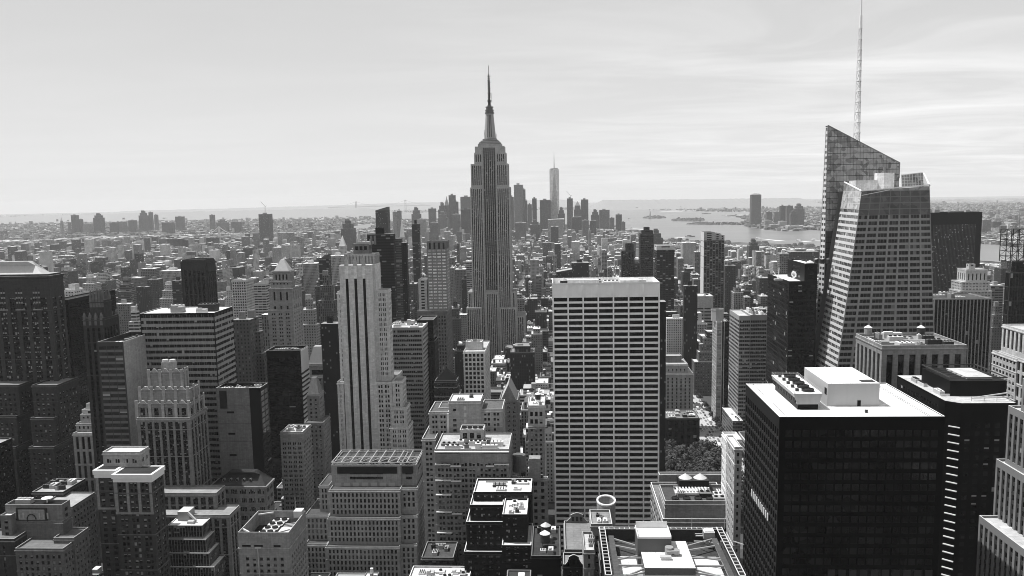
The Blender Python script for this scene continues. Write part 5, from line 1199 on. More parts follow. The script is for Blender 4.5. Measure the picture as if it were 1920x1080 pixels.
th, T = bld('brick_building', 'tall brick block crowned by a bright white cornice with set-back upper floors', 'building',
   [(192, 262, 847, 462, -279, None, S(p=5.4, fh=6, wr=.5, hr=.4, r=.3, grp=2, gap=.3, top=4.5, wall=.33, glass=.005, bl=.2), {'rt': .75}),
    (178, 216, 882, 456, 34, None, S(p=4.4, fh=3.6, wr=.45, hr=.55, r=.35, top=3, wall=.12, glass=.004, bl=.4, edge=1)),
    (213, 283, 890, 450, -305, None, S(p=6.2, fh=3.6, wr=.6, hr=.6, r=.4, grp=2, gap=.9, top=5, wall=.12, glass=.004, bl=.45, edge=.9))], S(), rt=.2, cop=.8)
for t in T[1:]:
    x0, x1, y0, y1, _, z1, _, _ = t
    b = MB(); b.box(x0-1, x1+1, y0-1, y1+1, z1-2.3, z1+.3, 0); b.box(x0-.5, x1+.5, y0-.5, y1+.5, z1-4.4, z1-2.31, 0); b.build('cornice', G(.78,'paint'), th)
    b = MB(); b.box(x0+.6, x1-.6, y0+.6, y1-.6, z1+.05, z1+.34); b.build('roof', G(.1,'roof'), th)
    b = MB(); n = int((x1-x0)/6.2)
    for k in range(n+1): x = x0+.05+(x1-x0-1.7)*k/max(1, n); b.box(x, x+1.6, y0-.22, y0-.02, z1-22.6, z1-4.41)
    b.box(x0-.2, x1+.2, y0-.35, y0-.02, z1-23.8, z1-22.6)
    b.build('pilaster', G(.26,'stone'), th)

bld('office_building', 'stepped pale building with a colonnade floor and rounded top behind the white-corniced block', 'building',
   [(161, 184, 757, 590, 10, None, S(p=400, top=1, wall=.42)), (153, 192, 768, 586, 18, None, S(p=400, top=1, wall=.4)), (150, 194, 777, 582, 22, None, S(p=3.4, fh=4, wr=.4, hr=.4, r=.3, top=1.5, wall=.3, glass=.005, bl=.1)), (142, 195, 794, 578, 30, None, S(p=3.4, fh=4.2, wr=.4, hr=.5, r=.4, top=2, wall=.26, glass=.005, bl=.2)),
    (136, 195, 812, 572, 38, None, S(p=4.6, fh=11, wr=.5, hr=.85, r=.8, top=3, wall=.34, glass=.005, bl=0, edge=.8, base=0)), (138, 195, 842, 574, 38, None, S(p=3.6, fh=3.8, wr=.5, hr=.55, r=.4, top=2, wall=.06, glass=.006, bl=.2))], S(), rt=.6, cop=.7)

gst = S(p=1.75, fh=3.5, wr=.84, hr=.8, r=.2, top=.7, wall=.2, span=.12, glass=.008, bl=.12, edge=.3, kind='metal', sp=.1)
th, T = bld('office_building', 'tiered dark glass building with bright white ledge on every step', 'office building',
   [(314, 379, 985, 482, -400, None, gst), (315, 386, 1011, 480.4, -411, None, gst), (317, 392, 1037, 478.8, -422, None, gst), (319, 401, 1063, 477.2, -436, None, gst)], S(), rt=.8, cop=.85, ph=.5, gr=None)
x0, x1, y0, y1, _, z1, _, _ = T[0]
b = MB(); b.box(x0+3, x0+10, y0+8, y0+17, z1-.4, z1+5.5, 0, 1); b.build('penthouse', [G(.3,'metal'), G(.6,'metal')], th)
b = MB(); b.bar((x0+10, y0+8, z1+5), (x0+16, y0+6, z1+.4), .8); b.box(x0+11, x0+15, y0+3, y0+6, z1-.4, z1+1.2); b.build('duct', G(.5,'metal'), th)

th, T = bld('office_building', 'square plain stone building with a deep roof well full of cooling units', 'building',
   [(446, 541, 998, 440, -573, None, S(p=3.7, fh=3.6, wr=.45, hr=.55, r=.5, top=15, wall=.30, glass=.006, bl=.1, edge=2.6))], S(), rt=.05, cop=.6, ph=9)
x0, x1, y0, y1, _, z1, _, _ = T[0]
for k in range(4):
    ya = y0+8+k*6.0; b = MB(); b.box(x0+8+k*.8, x0+17+k*.8, ya, ya+5, z1-9, z1-4.2, 0, 1); b.build('cooling_unit', [G(.2,'metal'), G(.75,'metal')], th); cooling_fan(th, x0+10.4+k*.8, ya+2.5, z1-4.2, 1.7); cooling_fan(th, x0+14.8+k*.8, ya+2.5, z1-4.2, 1.7)
b = MB(); b.box(x1-9, x1-3, y0+8, y0+15, z1-9, z1-3.2, 0, 1); b.build('mechanical_box', [G(.3,'metal'), G(.6,'metal')], th)
for k in range(3): b = MB(); b.bar((x1-9, y0+17+k*2.2, z1-4), (x1-1.5, y0+18+k*2.2, z1-3.5), .35); b.build('duct', G(.6,'metal'), th)
for (p, q) in (((x0+1,y0+5.5),(x0+6,y0+1.2)), ((x1-6,y0+1.2),(x1-1.2,y0+5.5)), ((x0+2,y1-5),(x0+10,y1-1.5))): b = MB(); b.bar((p[0],p[1],z1-.5), (q[0],q[1],z1-.5), .55); b.build('brace', G(.6,'paint'), th)
b = MB(); b.box(x1-5.5, x1-.6, y1-6, y1-.5, z1-2, z1+2.0, 0, 1); b.build('vent_stack', [G(.6,'metal'), G(.8,'metal')], th)
b = MB(); b.bar((x1-6, y1-.3, z1), (x1-6, y1-.3, z1+9), .12); b.build('pole', G(.5,'metal'), th)
b = MB(); b.bar((x0+11, y0-.3, z1-9), (x0+11.4, y0-.3, z1-40), .3); b.box(x0+9.6, x0+13, y0-.8, y0-.02, z1-9.4, z1-8.6); b.build('drain_pipe', G(.55,'metal'), th)
for (xa, xb) in ((x0+2, x0+7), (x0+9, x0+14), (x1-9, x1-5)): b = MB(); b.box(xa, xb, y0-.1, y0-.02, z1-8.6, z1-7.6); b.build('louvre', G(.02,'metal'), th)

th, T = bld('masonry_building', 'hip-roofed building with round dormers and arched attic windows', 'building',
   [(395, 498, 912, 530, -512, None, S(p=6.0, fh=6.2, wr=.72, hr=.5, r=.6, grp=4, gap=.3, top=2.2, wall=.22, glass=.006, bl=.25, edge=.6))], S(), rt=.2, cop=.3)
x0, x1, y0, y1, _, z1, _, _ = T[0]
b = MB(); b.box(x0-1, x1+1, y0-1, y1+1, z1-1.2, z1+.2); b.build('cornice', G(.25,'stone'), th)
b = MB(); b.taper(x0, x1, y0, y1, z1+.22, x0+11, x1-9, y0+11, y1-11, z1+8.5, 0, 0); b.build('hipped_roof', G(.11,'stone'), th)
for k in range(5):
    x = x0+8+k*4.6; b = MB(); b.cyl(x, 0, 0, 2.6, .95, n=10); b.v = [(p[0], y0+2.6+p[2], z1+3.4+(p[1])*1.0) for p in b.v]; b.build('dormer', G(.3,'metal'), th)

bld('masonry_building', 'pale stone office block with colonnaded top floor and white roof, beside the panel tower', 'office building',
   [(525, 567, 810, 590, -583, None, S(p=4.4, fh=3.55, wr=.62, hr=.55, r=.4, grp=2, gap=.5, top=8, wall=.28, glass=.006, bl=.12, edge=.7)),], S(), rt=.75, cop=.6, gr=(6, 2.5))

jst = S(p=2.65, fh=3.95, wr=.5, hr=.68, r=.4, top=2.6, wall=.33, glass=.003, bl=.01, edge=1.2)
th, T = bld('office_building', 'wide terraced stone building with steel-framed roof, bottom centre-left', 'office building',
   [(621, 751, 872, 540, 30, None, S(p=400, top=1, wall=.30)), (751.2, 780, 872, 541, 29, None, S(p=400, top=1, wall=.28)), (617, 750, 918, 531, 40, None, jst), (750.2, 782, 915, 534, 36, None, jst),
    (614, 750, 970, 527, 45, None, jst), (750.2, 782, 966, 530, 42, None, jst), (611, 749, 1024, 523, 50, None, jst), (749.2, 781, 1020, 526, 47, None, jst),
    (598, 616.5, 910, 546, 24, None, jst), (571, 616, 966, 538, 32, None, jst), (572, 613, 1020, 530, 44, None, jst)], S(), rt=.15, cop=.5, ph=.8)
x0, x1, y0, y1, _, z1, _, _ = T[0]; x1 = T[1][1]
b = MB()
for yy in (y0+.8, y0+13, y1-1.5): b.bar((x0, yy, z1+1.5), (x1, yy, z1+1.5), .35)
n = 9
for k in range(n+1):
    x = x0+(x1-x0)*k/n; b.bar((x, y0+.8, z1+1.5), (x, y1-1.5, z1+1.5), .32)
    if k < n: xn = x0+(x1-x0)*(k+1)/n; b.bar((x, y0+.8, z1+1.5), (xn, y0+13, z1+1.5), .24); b.bar((xn, y0+.8, z1-.6), ((x+xn)/2, y0+.8, z1+1.5), .22); b.bar((x, y0+.8, z1-.6), ((x+xn)/2, y0+.8, z1+1.5), .22)
b.build('steel_frame', G(.45,'metal'), th)
for k in range(5): cooling_fan(th, x0+20+k*8, y0+7, z1-.8, 3.0)
b = MB(); b.box(x0+4, x0+(x1-x0)*.78, y0-.35, y0-.02, z1-6.0, z1-1.2); b.box(x0+(x1-x0)*.84, x1-2, y0-.2, y0+1.6, z1-6, z1-1.2); b.build('louvre_panel', G(.05,'metal'), th)
b = MB()
for k in range(7): b.box(x0+2+k*6.2, x0+6.4+k*6.2, y0-.2, y0-.02, z1-15.5, z1-12.4)
b.build('shutter', G(.4,'paint'), th)

bld('office_building', 'bright white flat roof with clutter at the very bottom, under the large brick building', 'building',
   [(763, 878, 1092, 420, 20, None, S(p=4, fh=4, wr=.5, hr=.5, r=.3, top=2, wall=.3))], S(), rt=.82, cop=.85, gr=(10, 2))
bld('office_building', 'dark low wing with flat roof and skylight, behind the bright roof at the bottom', 'building',
   [(790, 850, 1045, 455, 22, None, S(p=4, fh=4, wr=.5, hr=.5, r=.3, top=2, wall=.12, glass=.01))], S(), rt=.15, cop=.4, gr=(4, 3))
bld('brick_building', 'dark low building with pale roof clutter at the left edge', 'building',
   [(-160, -70, 862, 500, -22, None, S(p=4, fh=3.8, wr=.45, hr=.5, r=.3, top=3, wall=.04, glass=.01, bl=.3))], S(), rt=.5, cop=.5, gr=(6, 3))
bld('brick_building', 'flat-roofed brick building behind the sculpted bottom-left building', 'building',
   [(60, 118, 922, 520, -160, None, S(p=3.4, fh=3.8, wr=.45, hr=.5, r=.3, top=3, wall=.12, glass=.006, bl=.25)), (70, 135, 950, 500, -178, None, S(p=3.4, fh=3.8, wr=.45, hr=.5, r=.3, top=3, wall=.16, glass=.006, bl=.25))], S(), rt=.5, cop=.5, gr=(7, 3))
# ---------------------------------------------------------------- distant skylines: every tower a thing of its own
def citybox(b, x0, x1, y0, y1, z0, z1, mi, tone, rtone, vis_only=True):
    """wall faces with window UVs in metres; mi = which wall material"""
    for (ax, ay, bx_, by_) in ((x0,y0,x1,y0),(x1,y0,x1,y1),(x1,y1,x0,y1),(x0,y1,x0,y0)):
        L = math.hypot(bx_-ax, by_-ay); h = z1-z0
        b.quad((ax,ay,z0),(bx_,by_,z0),(bx_,by_,z1),(ax,ay,z1), mi, [(0,0),(L,0),(L,h),(0,h)], tone**1.35)
    b.quad((x0,y0,z1),(x1,y0,z1),(x1,y1,z1),(x0,y1,z1), mi, [(0,-1000)]*4, rtone**1.3 if rtone < .6 else rtone)

def far_tower(name, label, cat, xl, xr, yt, Y, tone, mi=0, shape='flat', group=None, D=None, rtone=.5):
    a, b_ = P(xl, yt, Y), P(xr, yt, Y); z1 = (a.z+b_.z)/2; zg = curv(a.x, Y)-2
    w = b_.x-a.x; D = D or max(18, min(w, 60)); x0, x1, y0, y1 = a.x, b_.x, Y, Y+D
    th = thing(name, label, cat, ((x0+x1)/2, Y+D/2, zg), group)
    b = MB(); h = z1-zg
    if shape == 'flat': citybox(b, x0, x1, y0, y1, zg, z1, mi, tone, rtone)
    elif shape == 'step':
        citybox(b, x0, x1, y0, y1, zg, zg+h*.8, mi, tone, rtone); citybox(b, x0+w*.14, x1-w*.14, y0+D*.12, y1-D*.12, zg+h*.8, zg+h*.92, mi, tone, rtone); citybox(b, x0+w*.3, x1-w*.3, y0+D*.25, y1-D*.25, zg+h*.92, z1, mi, tone, rtone)
    elif shape == 'lean':
        citybox(b, x0, x1, y0, y1, zg, zg+h*.96, mi, tone, rtone)
        zz = zg+h*.96; b.quad((x0,y0,zz),(x1,y0,zz),(x1,y0,z1),(x0,y0,zz+.5), mi, [(0,-1000)]*4, tone*1.1); b.quad((x1,y0,zz),(x1,y1,zz),(x1,y1,z1),(x1,y0,z1), mi, [(0,-1000)]*4, tone); b.quad((x1,y1,zz),(x0,y1,zz),(x0,y1,zz+.5),(x1,y1,z1), mi, [(0,-1000)]*4, tone); b.quad((x0,y0,zz+.5),(x1,y0,z1),(x1,y1,z1),(x0,y1,zz+.5), mi, [(0,-1000)]*4, rtone)
    elif shape in ('point', 'pyr'):
        k = .86 if shape == 'pyr' else .76
        citybox(b, x0, x1, y0, y1, zg, zg+h*(k-.12), mi, tone, rtone); citybox(b, x0+w*.12, x1-w*.12, y0+D*.1, y1-D*.1, zg+h*(k-.12), zg+h*k, mi, tone, rtone)
        n0 = len(b.f); b.taper(x0+w*.16, x1-w*.16, y0+D*.16, y1-D*.16, zg+h*k, (x0+x1)/2-.4, (x0+x1)/2+.4, (y0+y1)/2-.4, (y0+y1)/2+.4, z1, mi)
        for q in range(n0, len(b.f)): b.uv[q] = [(0,-1000)]*len(b.f[q]); b.t[q] = min(.7, tone*1.6)
    b.build('wall', CITY, th)
    if shape in ('flat', 'step') and w > 12:
        c = MB(); c.box(x0+w*.3, x0+w*.62, y0+D*.3, y0+D*.6, z1, z1+h*.03+1.5); c.build('penthouse', G(min(.6, tone*1.3), 'stone'), th)
    return th, (x0, x1, y0, y1, zg, z1)

ordw = ['first','second','third','fourth','fifth','sixth','seventh','eighth','ninth','tenth','eleventh','twelfth','thirteenth','fourteenth','fifteenth','sixteenth','seventeenth','eighteenth','nineteenth','twentieth','twenty-first','twenty-second','twenty-third','twenty-fourth','twenty-fifth','twenty-sixth','twenty-seventh','twenty-eighth','twenty-ninth','thirtieth']
def adj(t): return 'dark' if t < .13 else 'grey' if t < .26 else 'light grey' if t < .4 else 'pale'
downtown = [ # xl, xr, ytop, Y, tone, wall material, shape
 (771,787,390,5600,.16,0,'step'),(782,797,411,4700,.34,0,'flat'),(803,816,391,5700,.17,0,'flat'),(806,820,418,4300,.2,0,'flat'),(821,835,381,6000,.16,3,'step'),(831,842,368,6100,.15,0,'point'),
 (841,853,366,5900,.13,3,'flat'),(850,858.5,378,5950,.16,3,'flat'),(863,884,369,6000,.17,0,'flat'),(864,882,392,4900,.09,0,'flat'),(956,963,369,5800,.14,3,'flat'),
 (963.3,980,346.5,5700,.26,3,'flat'),(979.5,985,355,5760,.26,3,'flat'),(984.5,988.5,376,5600,.13,0,'flat'),(989,997,383,5900,.2,0,'flat'),(997.6,1006,372,5650,.09,0,'flat'),
 (1012,1032,375,5700,.11,3,'flat'),(1046,1059,390,5600,.11,0,'step'),(1063,1074,372,5400,.17,3,'flat'),(1076,1090,377,5900,.15,0,'pyr'),(1089.5,1103,374,6000,.13,3,'flat'),
 (1108.5,1124,394,5900,.13,0,'step'),(1124,1143,393.5,5700,.21,3,'flat'),(1143,1152,408,5600,.2,0,'flat'),(1155,1166,402,5500,.13,3,'flat'),(1165,1172.5,416,5400,.15,0,'flat'),
 (1027,1058,410,4600,.45,2,'lean'),(1033,1047,425,3900,.12,0,'flat'),(994,1012,413,4900,.12,0,'step'),(1072,1090,407,4900,.13,0,'flat'),(1092,1104,413,4600,.2,0,'flat'),(820,838,398,5200,.22,0,'step'),(848,862,402,5000,.2,0,'flat'),(966,986,418,4500,.2,0,'flat'),(1106,1118,414,4900,.13,3,'flat')]
downtown.sort(key=lambda t: t[0])
for i, (xl,xr,yt,Y,tn,mi,sh) in enumerate(downtown):
    shp = {'flat':'flat-topped','step':'step-topped','point':'needle-topped','lean':'slope-roofed','pyr':'pointed'}[sh]
    far_tower('downtown_tower', f'{adj(tn)} {shp} tower, {ordw[i] if i < 30 else "number %d" % (i+1)} from the left in the far downtown cluster', 'skyscraper', xl, xr, yt, Y, tn, mi, sh, 'towers of the far downtown cluster')
# tapered glass tower with a needle
Y = 5750; a, b_ = P(1030.3, 330, Y), P(1048, 330, Y); zt_ = P(1039, 317, Y).z; zg = curv(0, Y); cx = (a.x+b_.x)/2; w = (b_.x-a.x)/2
th = thing('glass_tower', 'tallest downtown tower, pale tapering glass with a needle mast', 'skyscraper', (cx, Y+w, zg))
b = MB(); zb_ = zg+60
B4 = [(cx-w,Y),(cx+w,Y),(cx+w,Y+2*w),(cx-w,Y+2*w)]; T4 = [(cx,Y+.0),(cx+w,Y+w),(cx,Y+2*w),(cx-w,Y+w)]
b.prism(B4, zg, zb_, 0)
for i in range(4):
    j = (i+1) % 4; b.poly([(B4[i][0],B4[i][1],zb_),(B4[j][0],B4[j][1],zb_),(T4[i][0],T4[i][1],zt_)], i % 2); b.poly([(B4[j][0],B4[j][1],zb_),(T4[j][0],T4[j][1],zt_),(T4[i][0],T4[i][1],zt_)], (i+1) % 2)
b.poly([(p[0],p[1],zt_) for p in T4], 0); b.build('wall', [G(.30,'glass',.3), G(.5,'glass',.35)], th)
b = MB(); b.cyl(cx, Y+w, zt_, zt_+6, w*.8, n=16); b.build('ring', G(.3,'metal'), th)
b = MB(); b.cyl(cx, Y+w, zt_+6, P(1038,284,Y).z, 3.2, .6, n=6); b.build('needle', G(.2,'metal'), th)
# clock tower, gold pyramid, mid distance towers
mid = [ ('downtown_tower','dark slim slab with sloping top far behind the black slab','skyscraper',703.5,726,388,2300,.07,3,'lean'),
 ('apartment_tower','pair of thin pale towers right of the slope-topped slab','apartment tower',736,744,397,4200,.4,3,'flat'),('apartment_tower','thin pale tower just right of its pale twin','apartment tower',744.5,751.5,395,4200,.35,3,'flat'),
 ('clock_tower','white masonry clock tower with pointed lantern roof','tower',746,758,411,2300,.6,0,'point'),
 ('masonry_tower','white tower with pale pyramid roof above the low city','tower',631,648,442,2000,.6,0,'pyr'),
 ('office_tower','big black slab right of the spiky deco crown','office tower',688,737.5,439,1050,.012,2,'flat'),
 ('apartment_tower','dark narrow striped tower right of the big black slab','apartment tower',740,752,447,1250,.13,2,'flat'),('office_tower','slim black slab tight against the narrow striped tower','office tower',752.3,761.5,455,1150,.012,0,'flat'),
 ('office_tower','slim dark-topped tower with striped shaft above the white banded tower','skyscraper',772,785,420,1750,.05,2,'flat'),
 ('apartment_tower','lone grey tower with a crane on top, far left of the deco crown','apartment tower',484.5,504,401.5,4600,.17,1,'flat'),
 ('housing_block','broad grey brick housing block alone near the far river','apartment block',638,661,414,3700,.14,0,'step'),
 ('office_tower','dark glass block with slanted top between pyramid-capped tower and deco tower','office tower',597,616,477,1300,.06,2,'lean'),
 ('office_building','ornate stepped block below the slanted glass block','office building',594,625,517,1080,.2,3,'step'),
 ('apartment_tower','pale stepped tower left of the ribbed tower','apartment tower',147,177,522,1500,.42,0,'step'),('apartment_tower','grey tower with white crown behind the gothic pinnacles','apartment tower',219,243,525,1600,.18,2,'step'),
 ('housing_block','plain grey slab behind the wide office slab','apartment block',263,289,504,1900,.25,1,'flat'),('office_building','pale building with vertical window strips left of the ribbed tower','office building',299,337,508,1750,.42,3,'flat'),
 ('housing_block','dark brick slab in front of the plain grey slab','apartment block',255,276,538,1300,.10,0,'flat'),('housing_block','brick tower right of the dark brick slab','apartment block',276,296,524,1500,.13,0,'flat'),
 ('office_building','pale classical block below the vertical strip building','office building',297,325,535,1450,.4,0,'step'),('apartment_tower','dark thin tower hard against the ribbed tower','apartment tower',322,339,526,1350,.09,2,'flat'),
 ('office_building','white terraced block left of the wide office slab','office building',234,262,585,900,.6,2,'step'),('office_building','grey window-grid block behind the gothic tower shoulder','office building',217,242,570,1050,.24,0,'flat'),
 ('office_building','pale striped office block right of the slim grid tower','office building',474,498,525,1150,.5,2,'lean'),('office_building','light classical block left of the slim grid tower','office building',417,436,545,1250,.5,0,'step'),
 ('housing_block','dark square brick block right of the ribbed tower','apartment block',418,448,502,2300,.09,0,'flat'),('apartment_building','broad brick block in shade left of the pyramid-capped tower','apartment block',435,468,600,700,.17,0,'flat'),
 ('apartment_building','tall brown brick block touching the broad brick block','apartment block',450,490,596,720,.2,0,'step'),('office_building','cream slab hidden behind the pyramid-capped tower','office building',490,506,590,840,.3,3,'flat'),
 ('office_building','ornate white low palace right of the pyramid-capped tower','office building',562,592,562,960,.38,0,'step'),('brick_building','dark brick block with white trim left of the striped deco tower','office building',601,633,607,720,.05,0,'flat'),
 ('office_building','pale striped block far above the pyramid roof tower','office building',567,594,494,1850,.42,3,'flat'),('office_building','white columned block left of the deco crown','office building',617,645,480,1750,.5,3,'flat'),
 ('apartment_tower','pale tall block left of the tallest tower shoulder','apartment tower',874,884,490,1420,.5,2,'flat'),('apartment_building','grey slab left of the tallest tower','apartment block',853,873,505,1700,.22,0,'flat'),
 ('office_building','dark corner building with tank on the avenue left of the tallest tower','office building',844,862,566,1150,.14,0,'step'),('office_building','pale low corner block at the foot of the tallest tower','office building',860,875,590,1200,.33,0,'flat'),
 ('office_building','dark building with white vertical fins above the pale slab','office building',1072,1104,493,1700,.05,3,'flat'),('office_building','dark low-domed building left of the finned building','office building',1043,1073,505,1500,.05,0,'lean'),
 ('apartment_tower','thin white twin tower right of centre, left one','apartment tower',1416,1422,462,3000,.6,0,'flat'),('apartment_tower','thin white twin tower right of centre, right one','apartment tower',1425,1431,464,3000,.6,0,'flat'),
 ('housing_block','dark brick slab right of the curved-crown tower','apartment block',1360,1380,498,1500,.12,0,'flat'),('office_building','stepped brick pyramid block near the right riverbank','office building',1220,1243,432,3000,.13,0,'step'),
 ('office_building','white open-grid factory block near the right river','office building',1280,1306,455,2800,.55,3,'flat'),('housing_block','dark brick cluster block by the right river','apartment block',1405,1424,450,2900,.12,0,'step'),
 ('office_building','tan mid-rise block above the dark sign tower','office building',1462,1480,475,1700,.3,1,'flat'),('office_building','dark warehouse block right of the dark sign tower roof','office building',1480,1536,472,2200,.1,1,'flat'),
 ('apartment_tower','grey tower with pale bands left of the white open pier building','apartment tower',1858,1882,535,1250,.25,2,'flat'),('office_building','dark narrow block right of the ribbed slab','office building',1862,1884,575,1000,.18,0,'step'),
 ('office_building','long pale rail terminal wall near the right river','office building',1843,1890,498,2400,.4,0,'flat'),
 ('office_building','banded grey block below the curved-crown tower','office building',1340,1366,588,1260,.2,2,'flat'),('brick_building','dark tall brick strip against the pale slab right edge','office building',1237,1249,566,640,.05,0,'flat'),
 ('office_building','bright low white block right of the pale slab','office building',1250,1290,597,1150,.6,0,'flat'),('office_building','black loft block with pale top left of the banded grey block','office building',1283,1308,536,1100,.06,3,'flat')]
fn = {}
for (nm,lab,cat,xl,xr,yt,Y,tn,mi,sh) in mid:
    th, bb = far_tower(nm, lab, cat, xl, xr, yt, Y, tn, mi, sh, D=None if Y > 1300 else 12, rtone=.7 if tn > .2 else .35)
    FOOT.append((bb[0]-2, bb[1]+2, bb[2]-2, bb[3]+2)); fn[lab[:12]] = (th, bb)
# crane on the lone tower and on the downtown pale tower
for (px, yb, yt, Y) in ((497, 402, 378, 4610), (1070, 372, 358, 5410)):
    p, q = P(px, yb, Y), P(px, yt+9, Y); r_ = P(px-8, yt, Y); th = thing('tower_crane', 'thin tower crane with raised jib above %s' % ('the lone grey tower' if px < 600 else 'the downtown cluster'), 'crane', tuple(p))
    b = MB(); b.bar(tuple(p), tuple(q), 1.3); b.build('mast', G(.2,'metal'), th); b = MB(); b.bar(tuple(q), tuple(r_), 1.0); b.bar(tuple(q), tuple(P(px+3, yt+8, Y)), 1.0); b.build('jib', G(.2,'metal'), th)

left = [(93,127,458,4300,.13,0,'flat'),(111.5,115.5,407,7600,.3,0,'point'),(126.5,130.5,417,7300,.2,0,'flat'),(132.5,142,403.5,7400,.12,3,'flat'),(135,160,455,4400,.12,0,'flat'),(148,153,411,7500,.14,0,'flat'),(155,168,420,7300,.3,0,'flat'),(173.5,189,401,7400,.11,3,'step'),
 (172,189,465,3900,.4,0,'flat'),(195,205,463,4000,.42,0,'flat'),(206,216,463,4000,.36,0,'flat'),(205,216,417,7200,.12,0,'flat'),(217,232,461,4000,.4,0,'flat'),(219,232,416,7400,.2,0,'flat'),(178,194,483,3100,.13,0,'flat'),(240,251,413,7300,.16,0,'flat'),
 (259,272,396,7500,.14,3,'step'),(278,284,398,7600,.22,3,'flat'),(288.5,294,402.5,7500,.2,3,'flat'),(303,321.5,417,7000,.13,0,'flat'),(328,341,406,7600,.15,0,'flat'),(392.5,400,403,7700,.14,3,'flat'),(405,424,412,6900,.2,0,'step'),(433,449,416,6900,.17,0,'flat'),
 (298,312,448,4300,.22,0,'flat'),(313,336,448,4300,.11,0,'flat'),(338,352,449,4350,.12,0,'flat'),(360,372,456,4000,.4,0,'step'),(366,378,445,4500,.12,0,'flat'),(235,243,451,4800,.18,0,'flat'),(386,404,446,4300,.11,0,'flat'),(455,470,465,3300,.12,0,'flat'),(424,442,470,3200,.11,0,'flat')]
left.sort(key=lambda t: t[0])
for i, (xl,xr,yt,Y,tn,mi,sh) in enumerate(left):
    far_tower('distant_tower' if Y > 6000 else 'housing_block', f'{adj(tn)} {"far skyline tower" if Y > 6000 else "housing block"}, number {i+1} from the left edge among the far left towers', 'tower' if Y > 6000 else 'apartment block', xl, xr, yt, Y, tn, mi, sh, 'towers and housing blocks in the far left city')
right = [(1409.5,1427.5,365,6600,.16,3,'flat'),(1438,1448,397,6900,.14,0,'flat'),(1453,1463,397,6900,.22,0,'flat'),(1463.8,1473.3,386,6700,.1,3,'flat'),(1476,1487,385.5,6500,.17,3,'flat'),(1483,1496,395,6400,.11,3,'step'),(1491,1509,383,6500,.16,3,'step'),
 (1435,1447,413,6400,.35,0,'flat'),(1462,1476,415,6300,.45,0,'flat'),(1477,1506,424,5900,.5,0,'flat'),(1508,1528,425,5900,.45,0,'flat'),(1445,1462,421,6100,.35,0,'flat'),(1526,1540,421,6000,.3,0,'flat'),(1843,1859,412,5000,.28,3,'flat'),(1862,1878,415,5400,.12,0,'flat'),(1878,1884,418,5400,.45,0,'flat')]
for i, (xl,xr,yt,Y,tn,mi,sh) in enumerate(right):
    th, bb = far_tower('distant_tower', f'{"tallest " if i == 0 else ""}{adj(tn)} {"tower" if yt < 400 else "low block"}, number {i+1} from the left on the far right riverbank', 'tower', xl, xr, yt, Y, tn, mi, sh, 'waterfront buildings across the right river')
    if i == 0:
        x0, x1, y0, y1, zg, z1 = bb; b = MB(); b.taper(x0+3, x1-3, y0+3, y1-3, z1, x0+14, x1-14, y0+10, y1-10, z1+8); b.build('crown', G(.3,'metal'), th)

# suspension bridge far away on the left of the tallest tower
th = thing('suspension_bridge', 'faint long suspension bridge on the hazy horizon, two slim towers', 'bridge', tuple(P(713, 392, 17500)))
Yb = 17500.0; pa, pb = P(667.5, 378, Yb), P(760, 375, Yb+600)
for p, yb in ((pa, 393), (pb, 391)):
    zb_ = H-(H-p.z)*1.0
    b = MB()
    for s in (-1, 1): b.box(p.x+s*13-4, p.x+s*13+4, p.y-8, p.y+8, -60, p.z, 0)
    b.box(p.x-17, p.x+17, p.y-8, p.y+8, p.z-12, p.z-1); b.box(p.x-12, p.x+12, p.y-8, p.y+8, p.z-75, p.z-66); b.build('pylon', G(.25,'metal'), th)
deck = (pa.z+pb.z)/2-118
b = MB(); d = pb-pa; l, r_ = pa-d*.55, pb+d*.55; b.bar((l.x,l.y,deck), (r_.x,r_.y,deck), 5); b.build('deck', G(.25,'metal'), th)
b = MB()
def cat(p, q, sag):
    n = 14; pr = None
    for k in range(n+1):
        t = k/n; s = p+(q-p)*t; s = Vector((s.x, s.y, s.z-sag*4*t*(1-t)))
        if pr is not None: b.bar(tuple(pr), tuple(s), 2.2)
        pr = s
cat(pa, pb, 105); cat(Vector((l.x,l.y,deck)), pa, 30); cat(pb, Vector((r_.x,r_.y,deck)), 30); b.build('cable', G(.25,'metal'), th)
# nearer river bridge with pale steel towers
th = thing('suspension_bridge', 'pale arched suspension cables of a river bridge in the left city', 'bridge', tuple(P(415, 440, 4700)))
b = MB(); Yb = 4700
def zz(px, py): return P(px, py, Yb)
for px in (410, 481): t = zz(px, 425); g = zz(px, 445); b.box(t.x-4, t.x+4, Yb-8, Yb+8, 0, t.z)
b.build('pylon', G(.5,'metal'), th)
b = MB(); cat(zz(386,441), zz(410,425), 6); cat(zz(410,425), zz(481,424), 48); cat(zz(481,424), zz(500,440), 6); b.build('cable', G(.7,'metal'), th)
b = MB(); b.box(zz(380,441).x, zz(505,441).x, Yb-10, Yb+10, zz(440,442).z-5, zz(440,442).z); b.build('deck', G(.45,'metal'), th)

